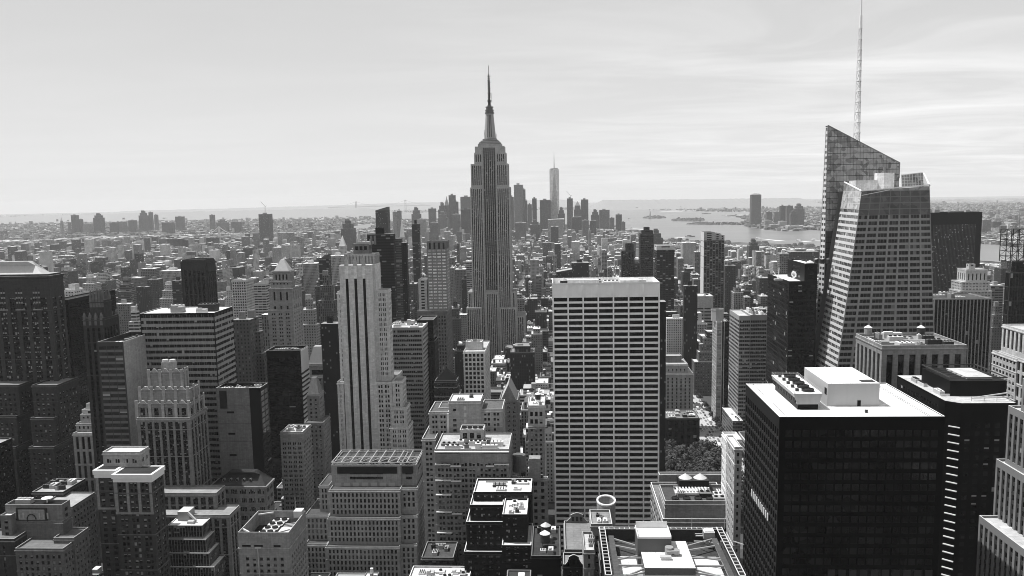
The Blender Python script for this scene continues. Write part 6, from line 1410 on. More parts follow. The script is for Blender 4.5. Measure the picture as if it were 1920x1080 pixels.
# statue on its island
p = PG(1219, 410); Ys = p.y
th = thing('statue', 'tiny standing statue on tall pedestal on the small island in the bay', 'statue', tuple(p))
b = MB(); zt_ = P(1219, 393, Ys).z; zg = p.z; hh = zt_-zg
b.taper(p.x-30, p.x+30, p.y-30, p.y+30, zg, p.x-24, p.x+24, p.y-24, p.y+24, zg+hh*.12); b.taper(p.x-11, p.x+11, p.y-11, p.y+11, zg+hh*.12, p.x-7, p.x+7, p.y-7, p.y+7, zg+hh*.5); b.build('pedestal', G(.35,'stone'), th)
b = MB(); b.cyl(p.x, p.y, zg+hh*.5, zg+hh*.8, 6, 3.4, n=8); b.cyl(p.x, p.y, zg+hh*.8, zg+hh*.88, 2.2, 1.8, n=8); b.bar((p.x-3, p.y, zg+hh*.78), (p.x-6, p.y, zt_), 1.2); b.bar((p.x+1,p.y,zg+hh*.7),(p.x+5,p.y-2,zg+hh*.72),1.4); b.build('figure', G(.2,'metal'), th)

# ---------------------------------------------------------------- land, water, hills
water_px = [
 [(697,399),(745,398),(790,399),(860,396),(960,395),(1050,393.5),(1140,392.5),(1215,393.5),(1290,396),(1345,397),(1407,397.5),(1407,402),(1352,404.5),(1385,408),(1400,413),(1392,417),(1330,418.5),(1290,420.5),(1330,421.5),(1396,422),(1402,426),(1430,430.5),(1475,434),(1500,433.5),(1520,431),(1545,433),(1600,438),(1700,446),(1842,457),(1900,463),(1960,468),
  (1960,500),(1895,494),(1862,490),(1842,489),(1760,482),(1650,472),(1540,464),(1500,459),(1450,457),(1400,455),(1360,453),(1300,451),(1240,449),(1218,441),(1195,433),(1172,428),(1130,423),(1060,420),(960,414),(850,411),(790,410),(745,411),(715,413),(700,408)],
 [(704,421),(690,427),(668,432),(640,436),(600,438),(575,437.5),(575,436),(600,434.5),(640,431),(660,425),(690,420)],
 [(-60,463),(0,464),(60,463.5),(93,464.5),(93,471),(60,470.5),(0,472),(-60,473)]]
def pip(x, y, poly):
    c = False; j = len(poly)-1
    for i in range(len(poly)):
        xi, yi = poly[i]; xj, yj = poly[j]
        if (yi > y) != (yj > y) and x < (xj-xi)*(y-yi)/(yj-yi)+xi: c = not c
        j = i
    return c
# one sheet of ground, following the curve of the earth out to the horizon
me_b = MB(); rings = [0, 150, 400, 800, 1200, 1800, 2600, 3600, 5000, 7000, 9500, 12500, 16000, 20000, 25000, 31000, 38000, 46000, 56000]; na = 96
for i in range(len(rings)-1):
    for k in range(na):
        a0, a1 = 2*math.pi*k/na, 2*math.pi*(k+1)/na; q = []
        for (r_, a) in ((rings[i],a0),(rings[i],a1),(rings[i+1],a1),(rings[i+1],a0)): q.append((r_*math.cos(a), r_*math.sin(a), -r_*r_/(2*6371000.0)))
        if rings[i] == 0: me_b.poly([q[0], q[3], q[2]]) 
        else: me_b.quad(q[0], q[3], q[2], q[1])
gm = bpy.data.materials.new('ground_grey'); gm.use_nodes = True; nt = gm.node_tree; bs = nt.nodes['Principled BSDF']; bs.inputs['Roughness'].default_value = .95; bs.inputs['Specular IOR Level'].default_value = .1
geo = N(nt, 'ShaderNodeNewGeometry')
vo = N(nt, 'ShaderNodeTexVoronoi'); vo.inputs['Scale'].default_value = .016; nt.links.new(geo.outputs['Position'], vo.inputs['Vector'])
sc3 = N(nt, 'ShaderNodeSeparateColor'); nt.links.new(vo.outputs['Color'], sc3.inputs[0])
vo2 = N(nt, 'ShaderNodeTexVoronoi'); vo2.inputs['Scale'].default_value = .0035; nt.links.new(geo.outputs['Position'], vo2.inputs['Vector'])
sc4 = N(nt, 'ShaderNodeSeparateColor'); nt.links.new(vo2.outputs['Color'], sc4.inputs[0])
no = N(nt, 'ShaderNodeTexNoise'); no.inputs['Scale'].default_value = .0006; no.inputs['Detail'].default_value = 8; nt.links.new(geo.outputs['Position'], no.inputs['Vector'])
roofs = mth(nt, 'MULTIPLY', mth(nt, 'GREATER_THAN', sc3.outputs[0], .80), mth(nt, 'MULTIPLY', sc3.outputs[1], .75))
big = mth(nt, 'MULTIPLY', mth(nt, 'GREATER_THAN', sc4.outputs[1], .9), .25)
ln = N(nt, 'ShaderNodeVectorMath', operation='LENGTH'); nt.links.new(geo.outputs['Position'], ln.inputs[0])
mr = N(nt, 'ShaderNodeMapRange'); mr.inputs[1].default_value = 3500; mr.inputs[2].default_value = 7500; nt.links.new(ln.outputs['Value'], mr.inputs[0])
far = mth(nt, 'MULTIPLY', mth(nt, 'ADD', roofs, big), mr.outputs[0])
base = mth(nt, 'ADD', mth(nt, 'MULTIPLY', mth(nt, 'MULTIPLY_ADD', no.outputs[0], 1.6, .2), .075), far)
cc = N(nt, 'ShaderNodeCombineColor'); [nt.links.new(base, cc.inputs[i]) for i in range(3)]; nt.links.new(cc.outputs[0], bs.inputs['Base Color'])
g = me_b.build('ground', gm); g['kind'] = 'structure'

wm = bpy.data.materials.new('water_grey'); wm.use_nodes = True; nt = wm.node_tree; bs = nt.nodes['Principled BSDF']; bs.inputs['Base Color'].default_value = (.16,.16,.16,1); bs.inputs['Roughness'].default_value = .28
geo = N(nt, 'ShaderNodeNewGeometry'); mp = N(nt, 'ShaderNodeMapping'); mp.inputs['Scale'].default_value = (.0006, .0025, .001); nt.links.new(geo.outputs['Position'], mp.inputs[0])
no = N(nt, 'ShaderNodeTexNoise'); no.inputs['Scale'].default_value = 1.5; no.inputs['Detail'].default_value = 6; nt.links.new(mp.outputs[0], no.inputs['Vector'])
bs.inputs['Specular IOR Level'].default_value = .25; vv = mth(nt, 'MULTIPLY_ADD', no.outputs[0], .16, .07); cc = N(nt, 'ShaderNodeCombineColor'); [nt.links.new(vv, cc.inputs[i]) for i in range(3)]; nt.links.new(cc.outputs[0], bs.inputs['Base Color'])
bmp = N(nt, 'ShaderNodeBump'); bmp.inputs['Strength'].default_value = .35; n2 = N(nt, 'ShaderNodeTexNoise'); n2.inputs['Scale'].default_value = .05; n2.inputs['Detail'].default_value = 4; nt.links.new(geo.outputs['Position'], n2.inputs['Vector']); nt.links.new(n2.outputs[0], bmp.inputs['Height']); nt.links.new(bmp.outputs[0], bs.inputs['Normal'])
import bmesh
def sheet(name, poly, z, mat, sub=400, thick=0.0):
    pts = [PG(x, y, z) for x, y in poly]
    bm = bmesh.new(); vs = [bm.verts.new((p.x, p.y, 0)) for p in pts]; f = bm.faces.new(vs)
    bmesh.ops.triangulate(bm, faces=[f])
    for _ in range(6):
        es = [e for e in bm.edges if e.calc_length() > 900]
        if not es: break
        bmesh.ops.subdivide_edges(bm, edges=es, cuts=1, use_grid_fill=False); bmesh.ops.triangulate(bm, faces=bm.faces[:])
    for v in bm.verts: v.co.z = z+curv(v.co.x, v.co.y)
    bmesh.ops.recalc_face_normals(bm, faces=bm.faces[:])
    if thick:
        r_ = bmesh.ops.extrude_face_region(bm, geom=bm.faces[:])
        for v in r_['geom']:
            if isinstance(v, bmesh.types.BMVert): v.co.z -= thick
    me = bpy.data.meshes.new(name); bm.to_mesh(me); bm.free(); me.materials.append(mat)
    if me.polygons[0].normal.z < 0 and not thick: me.flip_normals()
    o = bpy.data.objects.new(name, me); col.objects.link(o); return o
for nm, poly in zip(('bay_water', 'river_water', 'river_water'), water_px):
    o = sheet(nm, poly, 1.5, wm); o['kind'] = 'structure'
islands = [('island', [(1203,408.5),(1212,406.5),(1222,405),(1238,405.5),(1250,408),(1238,409.5),(1215,409.8)]), ('island', [(1258,411.5),(1275,409),(1300,409),(1321,410.5),(1321,414),(1300,415),(1262,414.5)]),
           ('island', [(1288,420),(1310,417.8),(1345,418),(1348,420),(1320,421.3)]), ('pier', [(1237,396.4),(1260,394.6),(1282,395.4),(1280,396.9),(1240,397.4)]), ('breakwater', [(1357,404.2),(1390,402.5),(1407,402.2),(1407,403.4),(1385,404.6),(1362,405)])]
for nm, poly in islands:
    o = sheet(nm, poly, 3.0, G(.09 if nm == 'island' else .4, 'asphalt')); o['kind'] = 'structure'
# clumps of far trees and sheds on the islands: too small to count
b = MB(); rng = random.Random(3)
for nm, poly in islands[:3]:
    xs_ = [p[0] for p in poly]; ys_ = [p[1] for p in poly]
    for _ in range(90):
        x, y = rng.uniform(min(xs_), max(xs_)), rng.uniform(min(ys_), max(ys_))
        if not pip(x, y, poly): continue
        p = PG(x, y, 3.0); s = rng.uniform(10, 26); b.cyl(p.x, p.y, p.z-1, p.z+rng.uniform(6, 15), s, s*.5, n=6)
o = b.build('island_trees', G(.05,'leaf')); o['kind'] = 'stuff'
# low hills on the horizon
hills = [([(150,397.5),(300,394),(480,389.5),(620,385),(700,382.5),(770,380),(860,378.5),(960,376),(1060,374),(1140,373.2)], 23000, 3),
         ([(1090,377),(1140,375),(1200,374.5),(1300,373.5),(1410,372),(1540,371)], 17000, 5), ([(1700,371),(1780,369.5),(1870,368.5),(1990,367)], 30000, 8),([(-80,409),(150,402),(300,398),(480,394),(640,390.5),(760,388)], 14500, 11)]
for pts, Yh, sd in hills:
    b = MB(); rng = random.Random(sd); prev = None; n = 90; x0, x1 = pts[0][0], pts[-1][0]
    for k in range(n+1):
        px = x0+(x1-x0)*k/n
        for a, c in zip(pts, pts[1:]):
            if a[0] <= px <= c[0]: py = a[1]+(c[1]-a[1])*(px-a[0])/(c[0]-a[0]); break
        t = P(px, py, Yh); e = min(1, k/8, (n-k)/8); z = (t.z+rng.uniform(-5, 5))
        zg = curv(t.x, Yh)-10; z = zg+(z-zg)*e
        row = [(t.x, Yh-2600, zg), (t.x, Yh-900, zg+(z-zg)*.55), (t.x, Yh, z), (t.x, Yh+2500, zg-30)]
        if prev:
            for i in range(3): b.quad(prev[i], row[i], row[i+1], prev[i+1])
        prev = row
    o = b.build('hills', G(.26,'asphalt')); o['kind'] = 'structure'
# white tank farms and sheds along the far shore of the bay, and long sheds by the rivers
b = MB(); rng = random.Random(9)
for (xa, xb, ya, yb, n, s0, s1) in ((1290,1412,386.5,393,150,25,70),(1235,1290,389,391,12,20,50),(1300,1540,380,386,90,20,60),(1760,1920,381,384,40,20,60),(0,95,452,458,10,60,150),(660,730,415,418,22,30,80),(1850,1920,443,452,26,30,90),(0,440,424,440,70,15,45),(1140,1235,381,390,45,15,45)):
    for _ in range(n):
        p = PG(rng.uniform(xa, xb), rng.uniform(ya, yb)); w = rng.uniform(s0, s1); d = rng.uniform(s0, s1)*.8; b.box(p.x-w/2, p.x+w/2, p.y-d/2, p.y+d/2, p.z-1, p.z+rng.uniform(6, 14), 0, 1)
o = b.build('far_sheds', [G(.35,'paint'), G(.8,'paint')]); o['kind'] = 'stuff'
# boats with their wakes
for i, (px, py, wl, L, lab) in enumerate([(1422,447.3,45,38,'white ferry with a long bright wake, nearest the thin twin towers'),(1498,451.5,18,32,'small ferry with a short wake left of the faceted tower'),(1527,450.5,34,34,'small ferry just left of the faceted tower base'),(1153,421,-10,22,'tiny white boat beyond the downtown edge'),(1294,443.5,-30,60,'dark barge low in the river above the curved-crown tower'),(1179,410,0,30,'white ship alone in the upper bay left of the statue'),(1184,428,24,16,'small boat with wake beside the downtown edge'),(1325,400.5,0,120,'long dark cargo ship near the far shore')]):
    p = PG(px, py, 2.2); th = thing('boat', lab, 'boat', tuple(p), 'boats on the bay')
    b = MB(); w = L*.16; dk = 'dark' in lab
    b.prism([(p.x-L/2,p.y-w),(p.x+L*.3,p.y-w),(p.x+L/2,p.y),(p.x+L*.3,p.y+w),(p.x-L/2,p.y+w)], p.z-1, p.z+4); b.build('hull', G(.06 if dk else .6,'paint'), th)
    b = MB(); b.box(p.x-L*.3, p.x+L*.12, p.y-w*.6, p.y+w*.6, p.z+4, p.z+8.5); b.build('cabin', G(.15 if dk else .8,'paint'), th)
    if wl:
        q = PG(px+wl, py+abs(wl)*.10, 2.0); b = MB(); d = (q-p).normalized(); nn = Vector((-d.y, d.x, 0))
        b.quad(tuple(p-nn*5), tuple(q-nn*22), tuple(q+nn*22), tuple(p+nn*5)); o = b.build('wake', G(.7,'paint')); o['kind'] = 'structure'

# ---------------------------------------------------------------- the low city: street grid filled block by block
rng = random.Random(42)
aves = [-3900,-3650,-3400,-3150,-2900,-2650,-2400,-2150,-1900,-1680,-1470,-1250,-1080,-930,-700,-545,-395,-245,-105,172,445,690,935,1180,1420]
streets = [40+80.5*k for k in range(-9, 84)]
def guard(px, Y):
    if Y < 575: return 1100
    if Y < 860 and 1238 < px < 1380: return 1010
    if Y < 720 and px < 1000: return [(0,1100),(130,1100),(131,800),(330,860),(640,880),(800,870),(1000,800)][min(6, int(px/160))][1] if px > 130 else 1100
    T1 = [(0,730),(125,590),(250,590),(330,600),(440,610),(500,640),(580,690),(635,690),(730,700),(800,665),(860,640),(985,612),(1035,600),(1240,600),(1300,640),(1332,830),(1378,830),(1382,640),(1440,560),(1530,560),(1750,560),(1850,560),(1920,540)]
    T2 = [(0,492),(440,480),(640,470),(860,470),(1035,470),(1240,480),(1920,480)]
    T3 = [(0,452),(300,440),(640,432),(860,425),(1150,428),(1240,453),(1540,468),(1920,500)]
    t = T1 if Y < 1290 else (T2 if Y < 2300 else T3)
    for a, c in zip(t, t[1:]):
        if a[0] <= px <= c[0]: return a[1]+(c[1]-a[1])*(px-a[0])/(c[0]-a[0])
    return 600
WX = [[(p[0], p[1]) for p in poly] for poly in water_px]
park = (60, 232, 640, 800)
small = []
for si in range(len(streets)-1):
    ya, yb = streets[si]+9, streets[si+1]-9
    for ai in range(len(aves)-1):
        xa, xb = aves[ai]+13, aves[ai+1]-13
        if xb-xa < 20: continue
        pl = proj(xa, ya, 0)[0]; pr = proj(xb, ya, 0)[0]
        if ya > 330 and (pr < -150 or pl > 2050): continue
        if ya < 330 and (xa > 700 or xb < -700): continue
        for row in (0, 1):
            y0r = ya if row == 0 else ya+(yb-ya)/2+1.5; y1r = y0r+(yb-ya)/2-1.5
            x = xa
            far_ = ya > 3000
            while x < xb-7:
                w = rng.choice((7.6, 10, 12, 15, 15, 20, 28)) if not far_ else rng.choice((12, 18, 24, 34))
                w = min(w, xb-x); x1 = x+w
                h = rng.choice((14,18,18,22,22,26,30,38,48,60)) if ya < 2400 else rng.choice((12,14,16,18,18,22,26,34,44))
                if rng.random() < (.045 if ya < 2400 else .02): h = rng.uniform(60, 105)
                if ya > 4600 and rng.random() < .2: h *= 1.7
                h *= rng.uniform(.85, 1.15); d0 = rng.uniform(0, 1.5); yy0, yy1 = y0r+d0, y1r-rng.uniform(0, 4)
                cx_, cy_ = (x+x1)/2, yy0; px, py = proj(cx_, cy_, curv(cx_, cy_))
                unseen_near = yy0 < 330
                ok = unseen_near or (-60 < px < 1980 and py < 1500)
                if ok and ya > 1800 and any(pip(px, py, wq) or pip(px, py-1.5, wq) for wq in WX): ok = False
                if ok and any(x < f[1] and x1 > f[0] and yy0 < f[3] and yy1 > f[2] for f in FOOT): ok = False
                if ok and x < park[1]+3 and x1 > park[0] and yy0 < park[3] and yy1 > park[2]: ok = False
                if unseen_near:  # unseen blocks, added to darken the fronts by hiding low sky and bounce
                    h = rng.choice((30, 45, 60, 80, 100, 120)); lim = 265-(1095-368)/1550*max(yy1, 1)-8 if yy1 > 2 else 190
                    h = min(h, lim)
                    if abs(cx_) < 45 and -60 < cy_ < 40: h = min(h, 200)
                    px, py = -9999, 9999
                elif ok:
                    gy = guard(max(0, min(1920, px)), yy0)
                    pt_ = proj(cx_, cy_, h)[1]
                    if pt_ < gy:
                        # lower it until it stays under the measured roofline
                        hm = P(px, gy, yy0).z
                        h = max(9, min(h, hm*rng.uniform(.75, 1)))
                        if hm < 8: ok = False
                if ok:
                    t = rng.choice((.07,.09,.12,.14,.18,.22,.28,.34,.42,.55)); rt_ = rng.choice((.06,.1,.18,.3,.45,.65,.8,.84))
                    if yy0 > 1800: t = rng.choice((.12,.16,.22,.28,.34,.4,.5,.62))  # paler palettes with distance: haze put into wall and roof tones
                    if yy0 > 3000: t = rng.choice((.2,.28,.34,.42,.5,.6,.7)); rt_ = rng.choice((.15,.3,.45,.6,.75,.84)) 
                    small.append((x, x1, yy0, yy1, h, t, rt_, rng.randrange(4), rng.random(), px, 9999 if unseen_near else proj(cx_, cy_, h)[1]))
                x = x1+(.0 if rng.random() < .9 else 4)
def roofbits(b, x0, x1, y0, y1, z, s, near, mi, th=None):
    r2 = random.Random(int(s*1e6)); w, d = x1-x0, y1-y0; used = []
    for k in range(r2.randrange(2, 6) if near else r2.randrange(0, 3)):
        ww, dd, hh = r2.uniform(1.5, max(2.5, w*.32)), r2.uniform(1.5, max(2.5, d*.3)), r2.uniform(1.0, 5.0)
        xx, yy = r2.uniform(x0+.5, x1-ww-.5), r2.uniform(y0+.5, y1-dd-.5); t = r2.choice((.08,.2,.35,.6,.8,.84))
        if any(xx < q[1]+.3 and xx+ww > q[0]-.3 and yy < q[3]+.3 and yy+dd > q[2]-.3 for q in used): continue
        used.append((xx, xx+ww, yy, yy+dd))
        bb = MB() if th else b; n0 = len(bb.f); bb.box(xx, xx+ww, yy, yy+dd, z, z+hh, mi, bottom=False)
        for q in range(n0, len(bb.f)): bb.uv[q] = [(0,-1000)]*4; bb.t[q] = t
        if th: bb.build('bulkhead' if hh > 2.5 else 'mechanical_box', CITY, th)
    if (near or r2.random() < .25) and w > 7 and r2.random() < (.55 if near else .8):
        xx, yy = r2.uniform(x0+2.5, x1-2.5), r2.uniform(y0+3, y1-3)
        if any(q[0]-2 < xx < q[1]+2 and q[2]-2 < yy < q[3]+2 for q in used): return
        bb = MB() if th else b; n0 = len(bb.f); zz_ = z+r2.uniform(2, 5)
        bb.cyl(xx, yy, z, zz_+3.4, 1.8, n=8, mi=mi); bb.cyl(xx, yy, zz_+3.4, zz_+4.8, 2.0, .1, n=8, mi=mi)
        for q in range(n0, len(bb.f)): bb.uv[q] = [(0,-1000)]*len(bb.f[q]); bb.t[q] = .07 if q < n0+9 else .6
        if th: bb.build('water_tank', CITY, th)
def parap(b, x0, x1, y0, y1, z, mi, t):
    n0 = len(b.f)
    for (a, c, d, e) in ((x0,x1,y0-.25,y0+.25),(x0,x1,y1-.5,y1),(x0-.05,x0+.45,y0+.26,y1-.51),(x1-.45,x1+.05,y0+.26,y1-.51)): b.box(a, c, d, e, z-.4, z+.9, mi, bottom=False)
    for q in range(n0, len(b.f)): b.uv[q] = [(0,-1000)]*4; b.t[q] = t
small.sort(key=lambda s: -((s[1]-s[0])*(s[4]+12)/(s[2]*s[2])) if 0 < s[9] < 1920 and s[10] < 1075 else 0)
ind, rest = small[:290], small[290:]
tn_ = lambda t: 'dark brick' if t < .13 else ('grey' if t < .26 else ('light stone' if t < .45 else 'white'))
rf_ = lambda t: 'black roof' if t < .15 else ('grey roof' if t < .5 else 'bright roof')
def zone(px, Y):
    if px < 340: return 'near the gothic tower' if Y < 1300 else 'far left of the ribbed tower'
    if px < 500: return 'near the wide office slab' if Y < 1300 else 'right of the ribbed tower'
    if px < 640: return 'left of the black-striped tower'
    if px < 870: return 'right of the black-striped tower'
    if px < 1040: return 'below the tallest tower' if Y < 1300 else 'behind the tallest tower'
    if px < 1240: return 'around the pale slab'
    if px < 1440: return 'right of the pale slab' if Y < 1300 else 'far right of the pale slab'
    return 'near the faceted tower'
for s in ind:
    x0, x1, y0, y1, h, t, rt_, mi, r_, px, py = s
    hs = 'low' if h < 24 else ('mid-rise' if h < 50 else 'tall'); ws = 'narrow' if x1-x0 < 13 else 'broad'
    lab = f'{hs} {ws} {tn_(t)} building with {rf_(rt_)} {zone(px, y0)}'
    th = thing('city_building', lab, 'building', ((x0+x1)/2, (y0+y1)/2, 0), f'{hs} {ws} {tn_(t)} buildings with {rf_(rt_)} {zone(px, y0)}')
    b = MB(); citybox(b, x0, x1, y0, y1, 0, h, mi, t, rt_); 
    if h > 45: citybox(b, x0+(x1-x0)*.18, x1-(x1-x0)*.18, y0+4, y1-3, h, h+7, mi, t, rt_)
    b.build('wall', CITY, th)
    b = MB(); parap(b, x0, x1, y0, y1, h, 0, min(.7, t*1.9)); b.build('parapet', CITY, th)
    roofbits(None, x0+.6, x1-.6, y0+.6, y1-.8, h+(7 if h > 45 else 0), r_, True, 0, th)
b = MB()
for s in rest:
    x0, x1, y0, y1, h, t, rt_, mi, r_, px, py = s; zg = curv(x0, y0); 
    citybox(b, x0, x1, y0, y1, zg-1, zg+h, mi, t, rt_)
    if y0 < 4200 and r_ < .9: roofbits(b, x0+.5, x1-.5, y0+.5, y1-.5, zg+h, r_, y0 < 2600, mi)
    if y0 < 2000: parap(b, x0, x1, y0, y1, zg+h, mi, min(.7, t*1.9))
o = b.build('distant_and_unseen_buildings', CITY); o['kind'] = 'stuff'
# across the rivers: low roofs thinning out to the horizon
b = MB(); rng = random.Random(77); cnt = 0
while cnt < 15000:
    px, py = rng.uniform(-20, 1940), 381+rng.random()**1.5*95
    if any(pip(px, py, wq) or pip(px, py-1.2, wq) for wq in WX): continue
    p = PG(px, py)
    if p.y < 6750 and -3900 < p.x < 1440 or p.y < 2500 or p.y > 26000: continue
    if any(pip(px, py, q[1]) for q in islands): continue
    w, d, h = rng.uniform(10, 42), rng.uniform(10, 32), rng.uniform(7, 18)
    if rng.random() < .03: h = rng.uniform(25, 55)
    citybox(b, p.x-w/2, p.x+w/2, p.y-d/2, p.y+d/2, p.z-1, p.z+h, rng.randrange(2), rng.choice((.12,.2,.28,.36,.45,.6)), rng.choice((.12,.2,.3,.45,.6,.8))); cnt += 1
o = b.build('far_suburb', CITY); o['kind'] = 'stuff'
# street trees and small parks among the far blocks
b = MB(); rng = random.Random(5)
for _ in range(2600):
    px, py = rng.uniform(0, 1920), 382+rng.random()*90; p = PG(px, py)
    if any(pip(px, py, wq) for wq in WX) or p.y > 16000 or p.y < 3000: continue
    s = rng.uniform(10, 30); b.cyl(p.x, p.y, p.z-1, p.z+rng.uniform(9, 16), s, s*.55, n=6)
o = b.build('far_trees', G(.05,'leaf')); o['kind'] = 'stuff'

# ---------------------------------------------------------------- avenue, pavements, park, traffic
rd = MB(); rd.quad((159.5,300,.004),(178.5,300,.004),(178.5,2600,.004),(159.5,2600,.004)); o = rd.build('road', G(.42,'asphalt')); o['kind'] = 'structure'
rd = MB(); rd.quad((-114,300,.004),(-96,300,.004),(-96,2600,.004),(-114,2600,.004)); o = rd.build('road', G(.13,'asphalt')); o['kind'] = 'structure'
rd = MB()
streets = streets[9:]
for k in range(3, 20): y = streets[k]; rd.quad((-1000,y-5,.008),(159.4,y-5,.008),(159.4,y+5,.008),(-1000,y+5,.008))
o = rd.build('cross_streets', G(.12,'asphalt')); o['kind'] = 'structure'
lm = MB()
for xx in (163.2, 167, 170.8, 174.6):
    y = 560
    while y < 1300: lm.quad((xx-.1,y,.010),(xx+.1,y,.010),(xx+.1,y+3.5,.010),(xx-.1,y+3.5,.010)); y += 9
for y in (streets[8]-9, streets[8]+8, streets[9]-9, streets[9]+8, streets[10]-9, streets[10]+8, streets[11]-9):
    for k in range(15): x = 160.4+k*1.2; lm.quad((x,y-1.6,.010),(x+.55,y-1.6,.010),(x+.55,y+1.6,.010),(x,y+1.6,.010))
o = lm.build('road_markings', G(.75,'paint')); o['kind'] = 'structure'
for (xa, xb) in ((153.5,159.4),(178.6,184.5)):
    pv = MB()
    for k in range(6, 20): pv.box(xa, xb, streets[k]+6, streets[k+1]-6, 0, .14)
    o = pv.build('pavement', G(.42,'asphalt')); o['kind'] = 'structure'
pg = MB(); pg.box(60, 153, 646, 796, 0, .12); o = pg.build('park_ground', G(.10,'asphalt')); o['kind'] = 'structure'

def car_mesh(kind, tone):
    b = MB()
    if kind == 'car':
        b.prism([(-.85,-2.2),(.85,-2.2),(.9,1.6),(.7,2.25),(-.7,2.25),(-.9,1.6)], .35, .95, 0); b.taper(-.8,.8,-1.5,1.1,.95,-.62,.62,-1.0,.5,1.5,1,0)
        for x in (-.82,.82):
            for y in (-1.4,1.4): b.cyl(x, y, .0, .5, .33, n=8, mi=1)
    else:
        L = 5.5 if kind == 'bus' else 3.2
        b.box(-1.25,1.25,-L,L,.45,3.1,0,2); b.box(-1.27,1.27,-L+.4,L-.5,1.6,2.4,1)
        for x in (-1.1,1.1):
            for y in (-L*.6,L*.6): b.cyl(x, y, 0, .8, .45, n=8, mi=1)
    return b
cars = []; rng = random.Random(11)
lanes = (161.3, 165.1, 168.9, 172.7, 176.4)
kinds = [('car','white'),('car','grey'),('car','black'),('taxi','pale'),('van','white'),('bus','white')]
proto = {}
for ln_ in range(5):
    y = 600+rng.uniform(0, 20)
    while y < 1150:
        if rng.random() < .72 and len(cars) < 190:
            k = rng.choice(kinds[:4]*4+kinds[4:]); cars.append((lanes[ln_], y, k))
        y += rng.uniform(7.0, 14)
slots = {}
for (x, y, (k, c)) in cars:
    key = (k, c)
    lane = ('park-side lane','second lane','middle lane','fourth lane','far kerb lane')[lanes.index(x)]
    blk = int((y-600)//80)
    if key not in proto:
        m = car_mesh('bus' if k == 'bus' else ('van' if k == 'van' else 'car'), 0)
        o = m.build({'car':'car','taxi':'taxi','van':'van','bus':'bus'}[k], [G({'white':.75,'grey':.25,'black':.03,'pale':.5}[c],'paint',.3), G(.02,'glass'), G(.8,'paint')]); proto[key] = o
    else:
        o = proto[key].copy(); col.objects.link(o)
    o.location = (x+rng.uniform(-.25,.25), y, .012)
    n = slots.get((key, lane, blk), 0); slots[(key, lane, blk)] = n+1
    tag(o, f'{c} {k} in the {lane}, {ordw[blk]} block of the avenue, {ordw[n]} such back', k, 'vehicles on the avenue beside the park')

# park trees
rng = random.Random(21)
tree_v = []
def tree_parts(sd):
    r3 = random.Random(sd); tr = MB(); Ht = 9
    tr.cyl(0, 0, 0, 6, .42, .28, n=7); forks = []
    for k in range(6):
        a = k*1.05+r3.random()*.5; e = (math.cos(a)*r3.uniform(2.5, 4.5), math.sin(a)*r3.uniform(2.5, 4.5), r3.uniform(8.5, 12.5)); tr.bar((0,0,5+k*.15), e, .16, n=5); forks.append(e)
    forks.append((0,0,14)); cr_ = MB()
    for e in forks:
        for c in range(9):
            ce = (e[0]+r3.gauss(0,1.7), e[1]+r3.gauss(0,1.7), e[2]+r3.gauss(0,1.3)); rr = r3.uniform(1.3, 2.4)
            for l in range(34):
                v = Vector((r3.gauss(0,1), r3.gauss(0,1), r3.gauss(0,1))).normalized()*rr*r3.uniform(.75,1.05); p = Vector(ce)+v
                n_ = (v+Vector((r3.gauss(0,.25), r3.gauss(0,.25), r3.gauss(0,.25)+.2))).normalized(); u = n_.orthogonal().normalized(); w = n_.cross(u); s = r3.uniform(.35,.65)
                cr_.quad(tuple(p-u*s-w*s*.6), tuple(p+u*s-w*s*.6), tuple(p+u*s*.8+w*s*.7), tuple(p-u*s*.8+w*s*.7))
    return tr, cr_
protos = []
for sd in (1, 2, 3, 4):
    tr, cr_ = tree_parts(sd); th = thing('tree', 'tree', 'tree', (0, 0, 0)); 
    protos.append((th, tr.build('trunk', G(.06,'stone'), th), cr_.build('crown', G(.045,'leaf'), th)))
tcount = 0; used_p = set()
rows_ = []
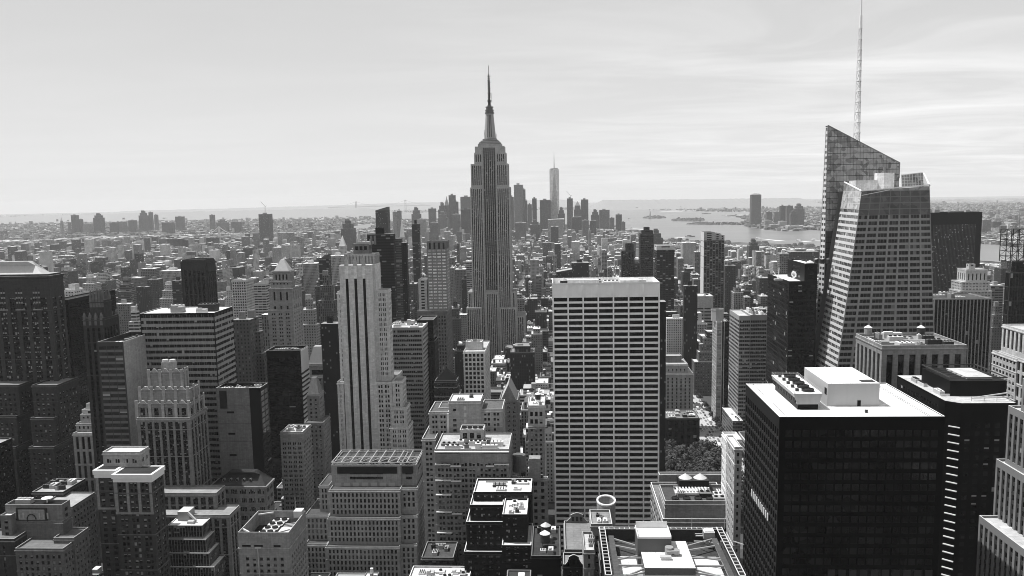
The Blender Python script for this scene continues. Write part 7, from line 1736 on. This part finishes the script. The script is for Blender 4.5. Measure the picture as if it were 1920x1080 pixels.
for iy, y in enumerate(range(652, 796, 14)):
    for ix, x in enumerate(range(64, 154, 11)):
        if 690 < y < 750 and 60 < x < 66: continue
        rows_.append((x+rng.uniform(-2.2, 2.2), y+rng.uniform(-2.5, 2.5), ix, iy))
for (x, y, ix, iy) in rows_:
    k = rng.randrange(4); th, t1, t2 = protos[k]; sc = rng.uniform(1.1, 1.6)
    if k in used_p:
        r_ = th.copy(); col.objects.link(r_)
        for ch in (t1, t2): c = ch.copy(); col.objects.link(c); c.parent = r_
    else: r_ = th; used_p.add(k)
    r_.location = (x, y, .1); r_.rotation_euler.z = rng.uniform(0, 6.28); r_.scale = (sc, sc, sc*rng.uniform(.9, 1.1))
    side = 'against the avenue' if ix >= 7 else ('towards the pale slab' if ix < 4 else 'mid-row')
    tag(r_, f'leafy dark park tree, {ordw[ix]} from the left in the {ordw[iy]} row from front', 'tree', 'trees of the park beside the avenue')
for i, y in enumerate(range(650, 1100, 22)):
    if i % 9 == 8: continue
    for (x, sd_) in ((181.5, 'right'),):
        th, t1, t2 = protos[i % 4]; r_ = th.copy(); col.objects.link(r_)
        for ch in (t1, t2): c = ch.copy(); col.objects.link(c); c.parent = r_
        r_.location = (x, y, .14); r_.rotation_euler.z = i*1.3; r_.scale = (.6, .6, .62); tag(r_, f'small street tree on the {sd_} pavement of the avenue, {ordw[i]} one back', 'tree', 'street trees along the avenue')

# ---------------------------------------------------------------- haze: closed box of even thin air
hb = MB(); zb_ = curv(56000, 0)-40
hb.box(-56500, 56500, -56500, 56500, zb_-10, 480.0)
hm = bpy.data.materials.new('haze_air'); hm.use_nodes = True; nt = hm.node_tree; nt.nodes.clear()
pv = N(nt, 'ShaderNodeVolumePrincipled'); pv.inputs['Color'].default_value = (.9,.9,.9,1); pv.inputs['Density'].default_value = HAZE; pv.inputs['Anisotropy'].default_value = 0.0
ou = N(nt, 'ShaderNodeOutputMaterial'); nt.links.new(pv.outputs[0], ou.inputs['Volume'])
hz = hb.build('haze', hm); hz['kind'] = 'stuff'
for o in bpy.data.objects:
    if '_b' in o: del o['_b']
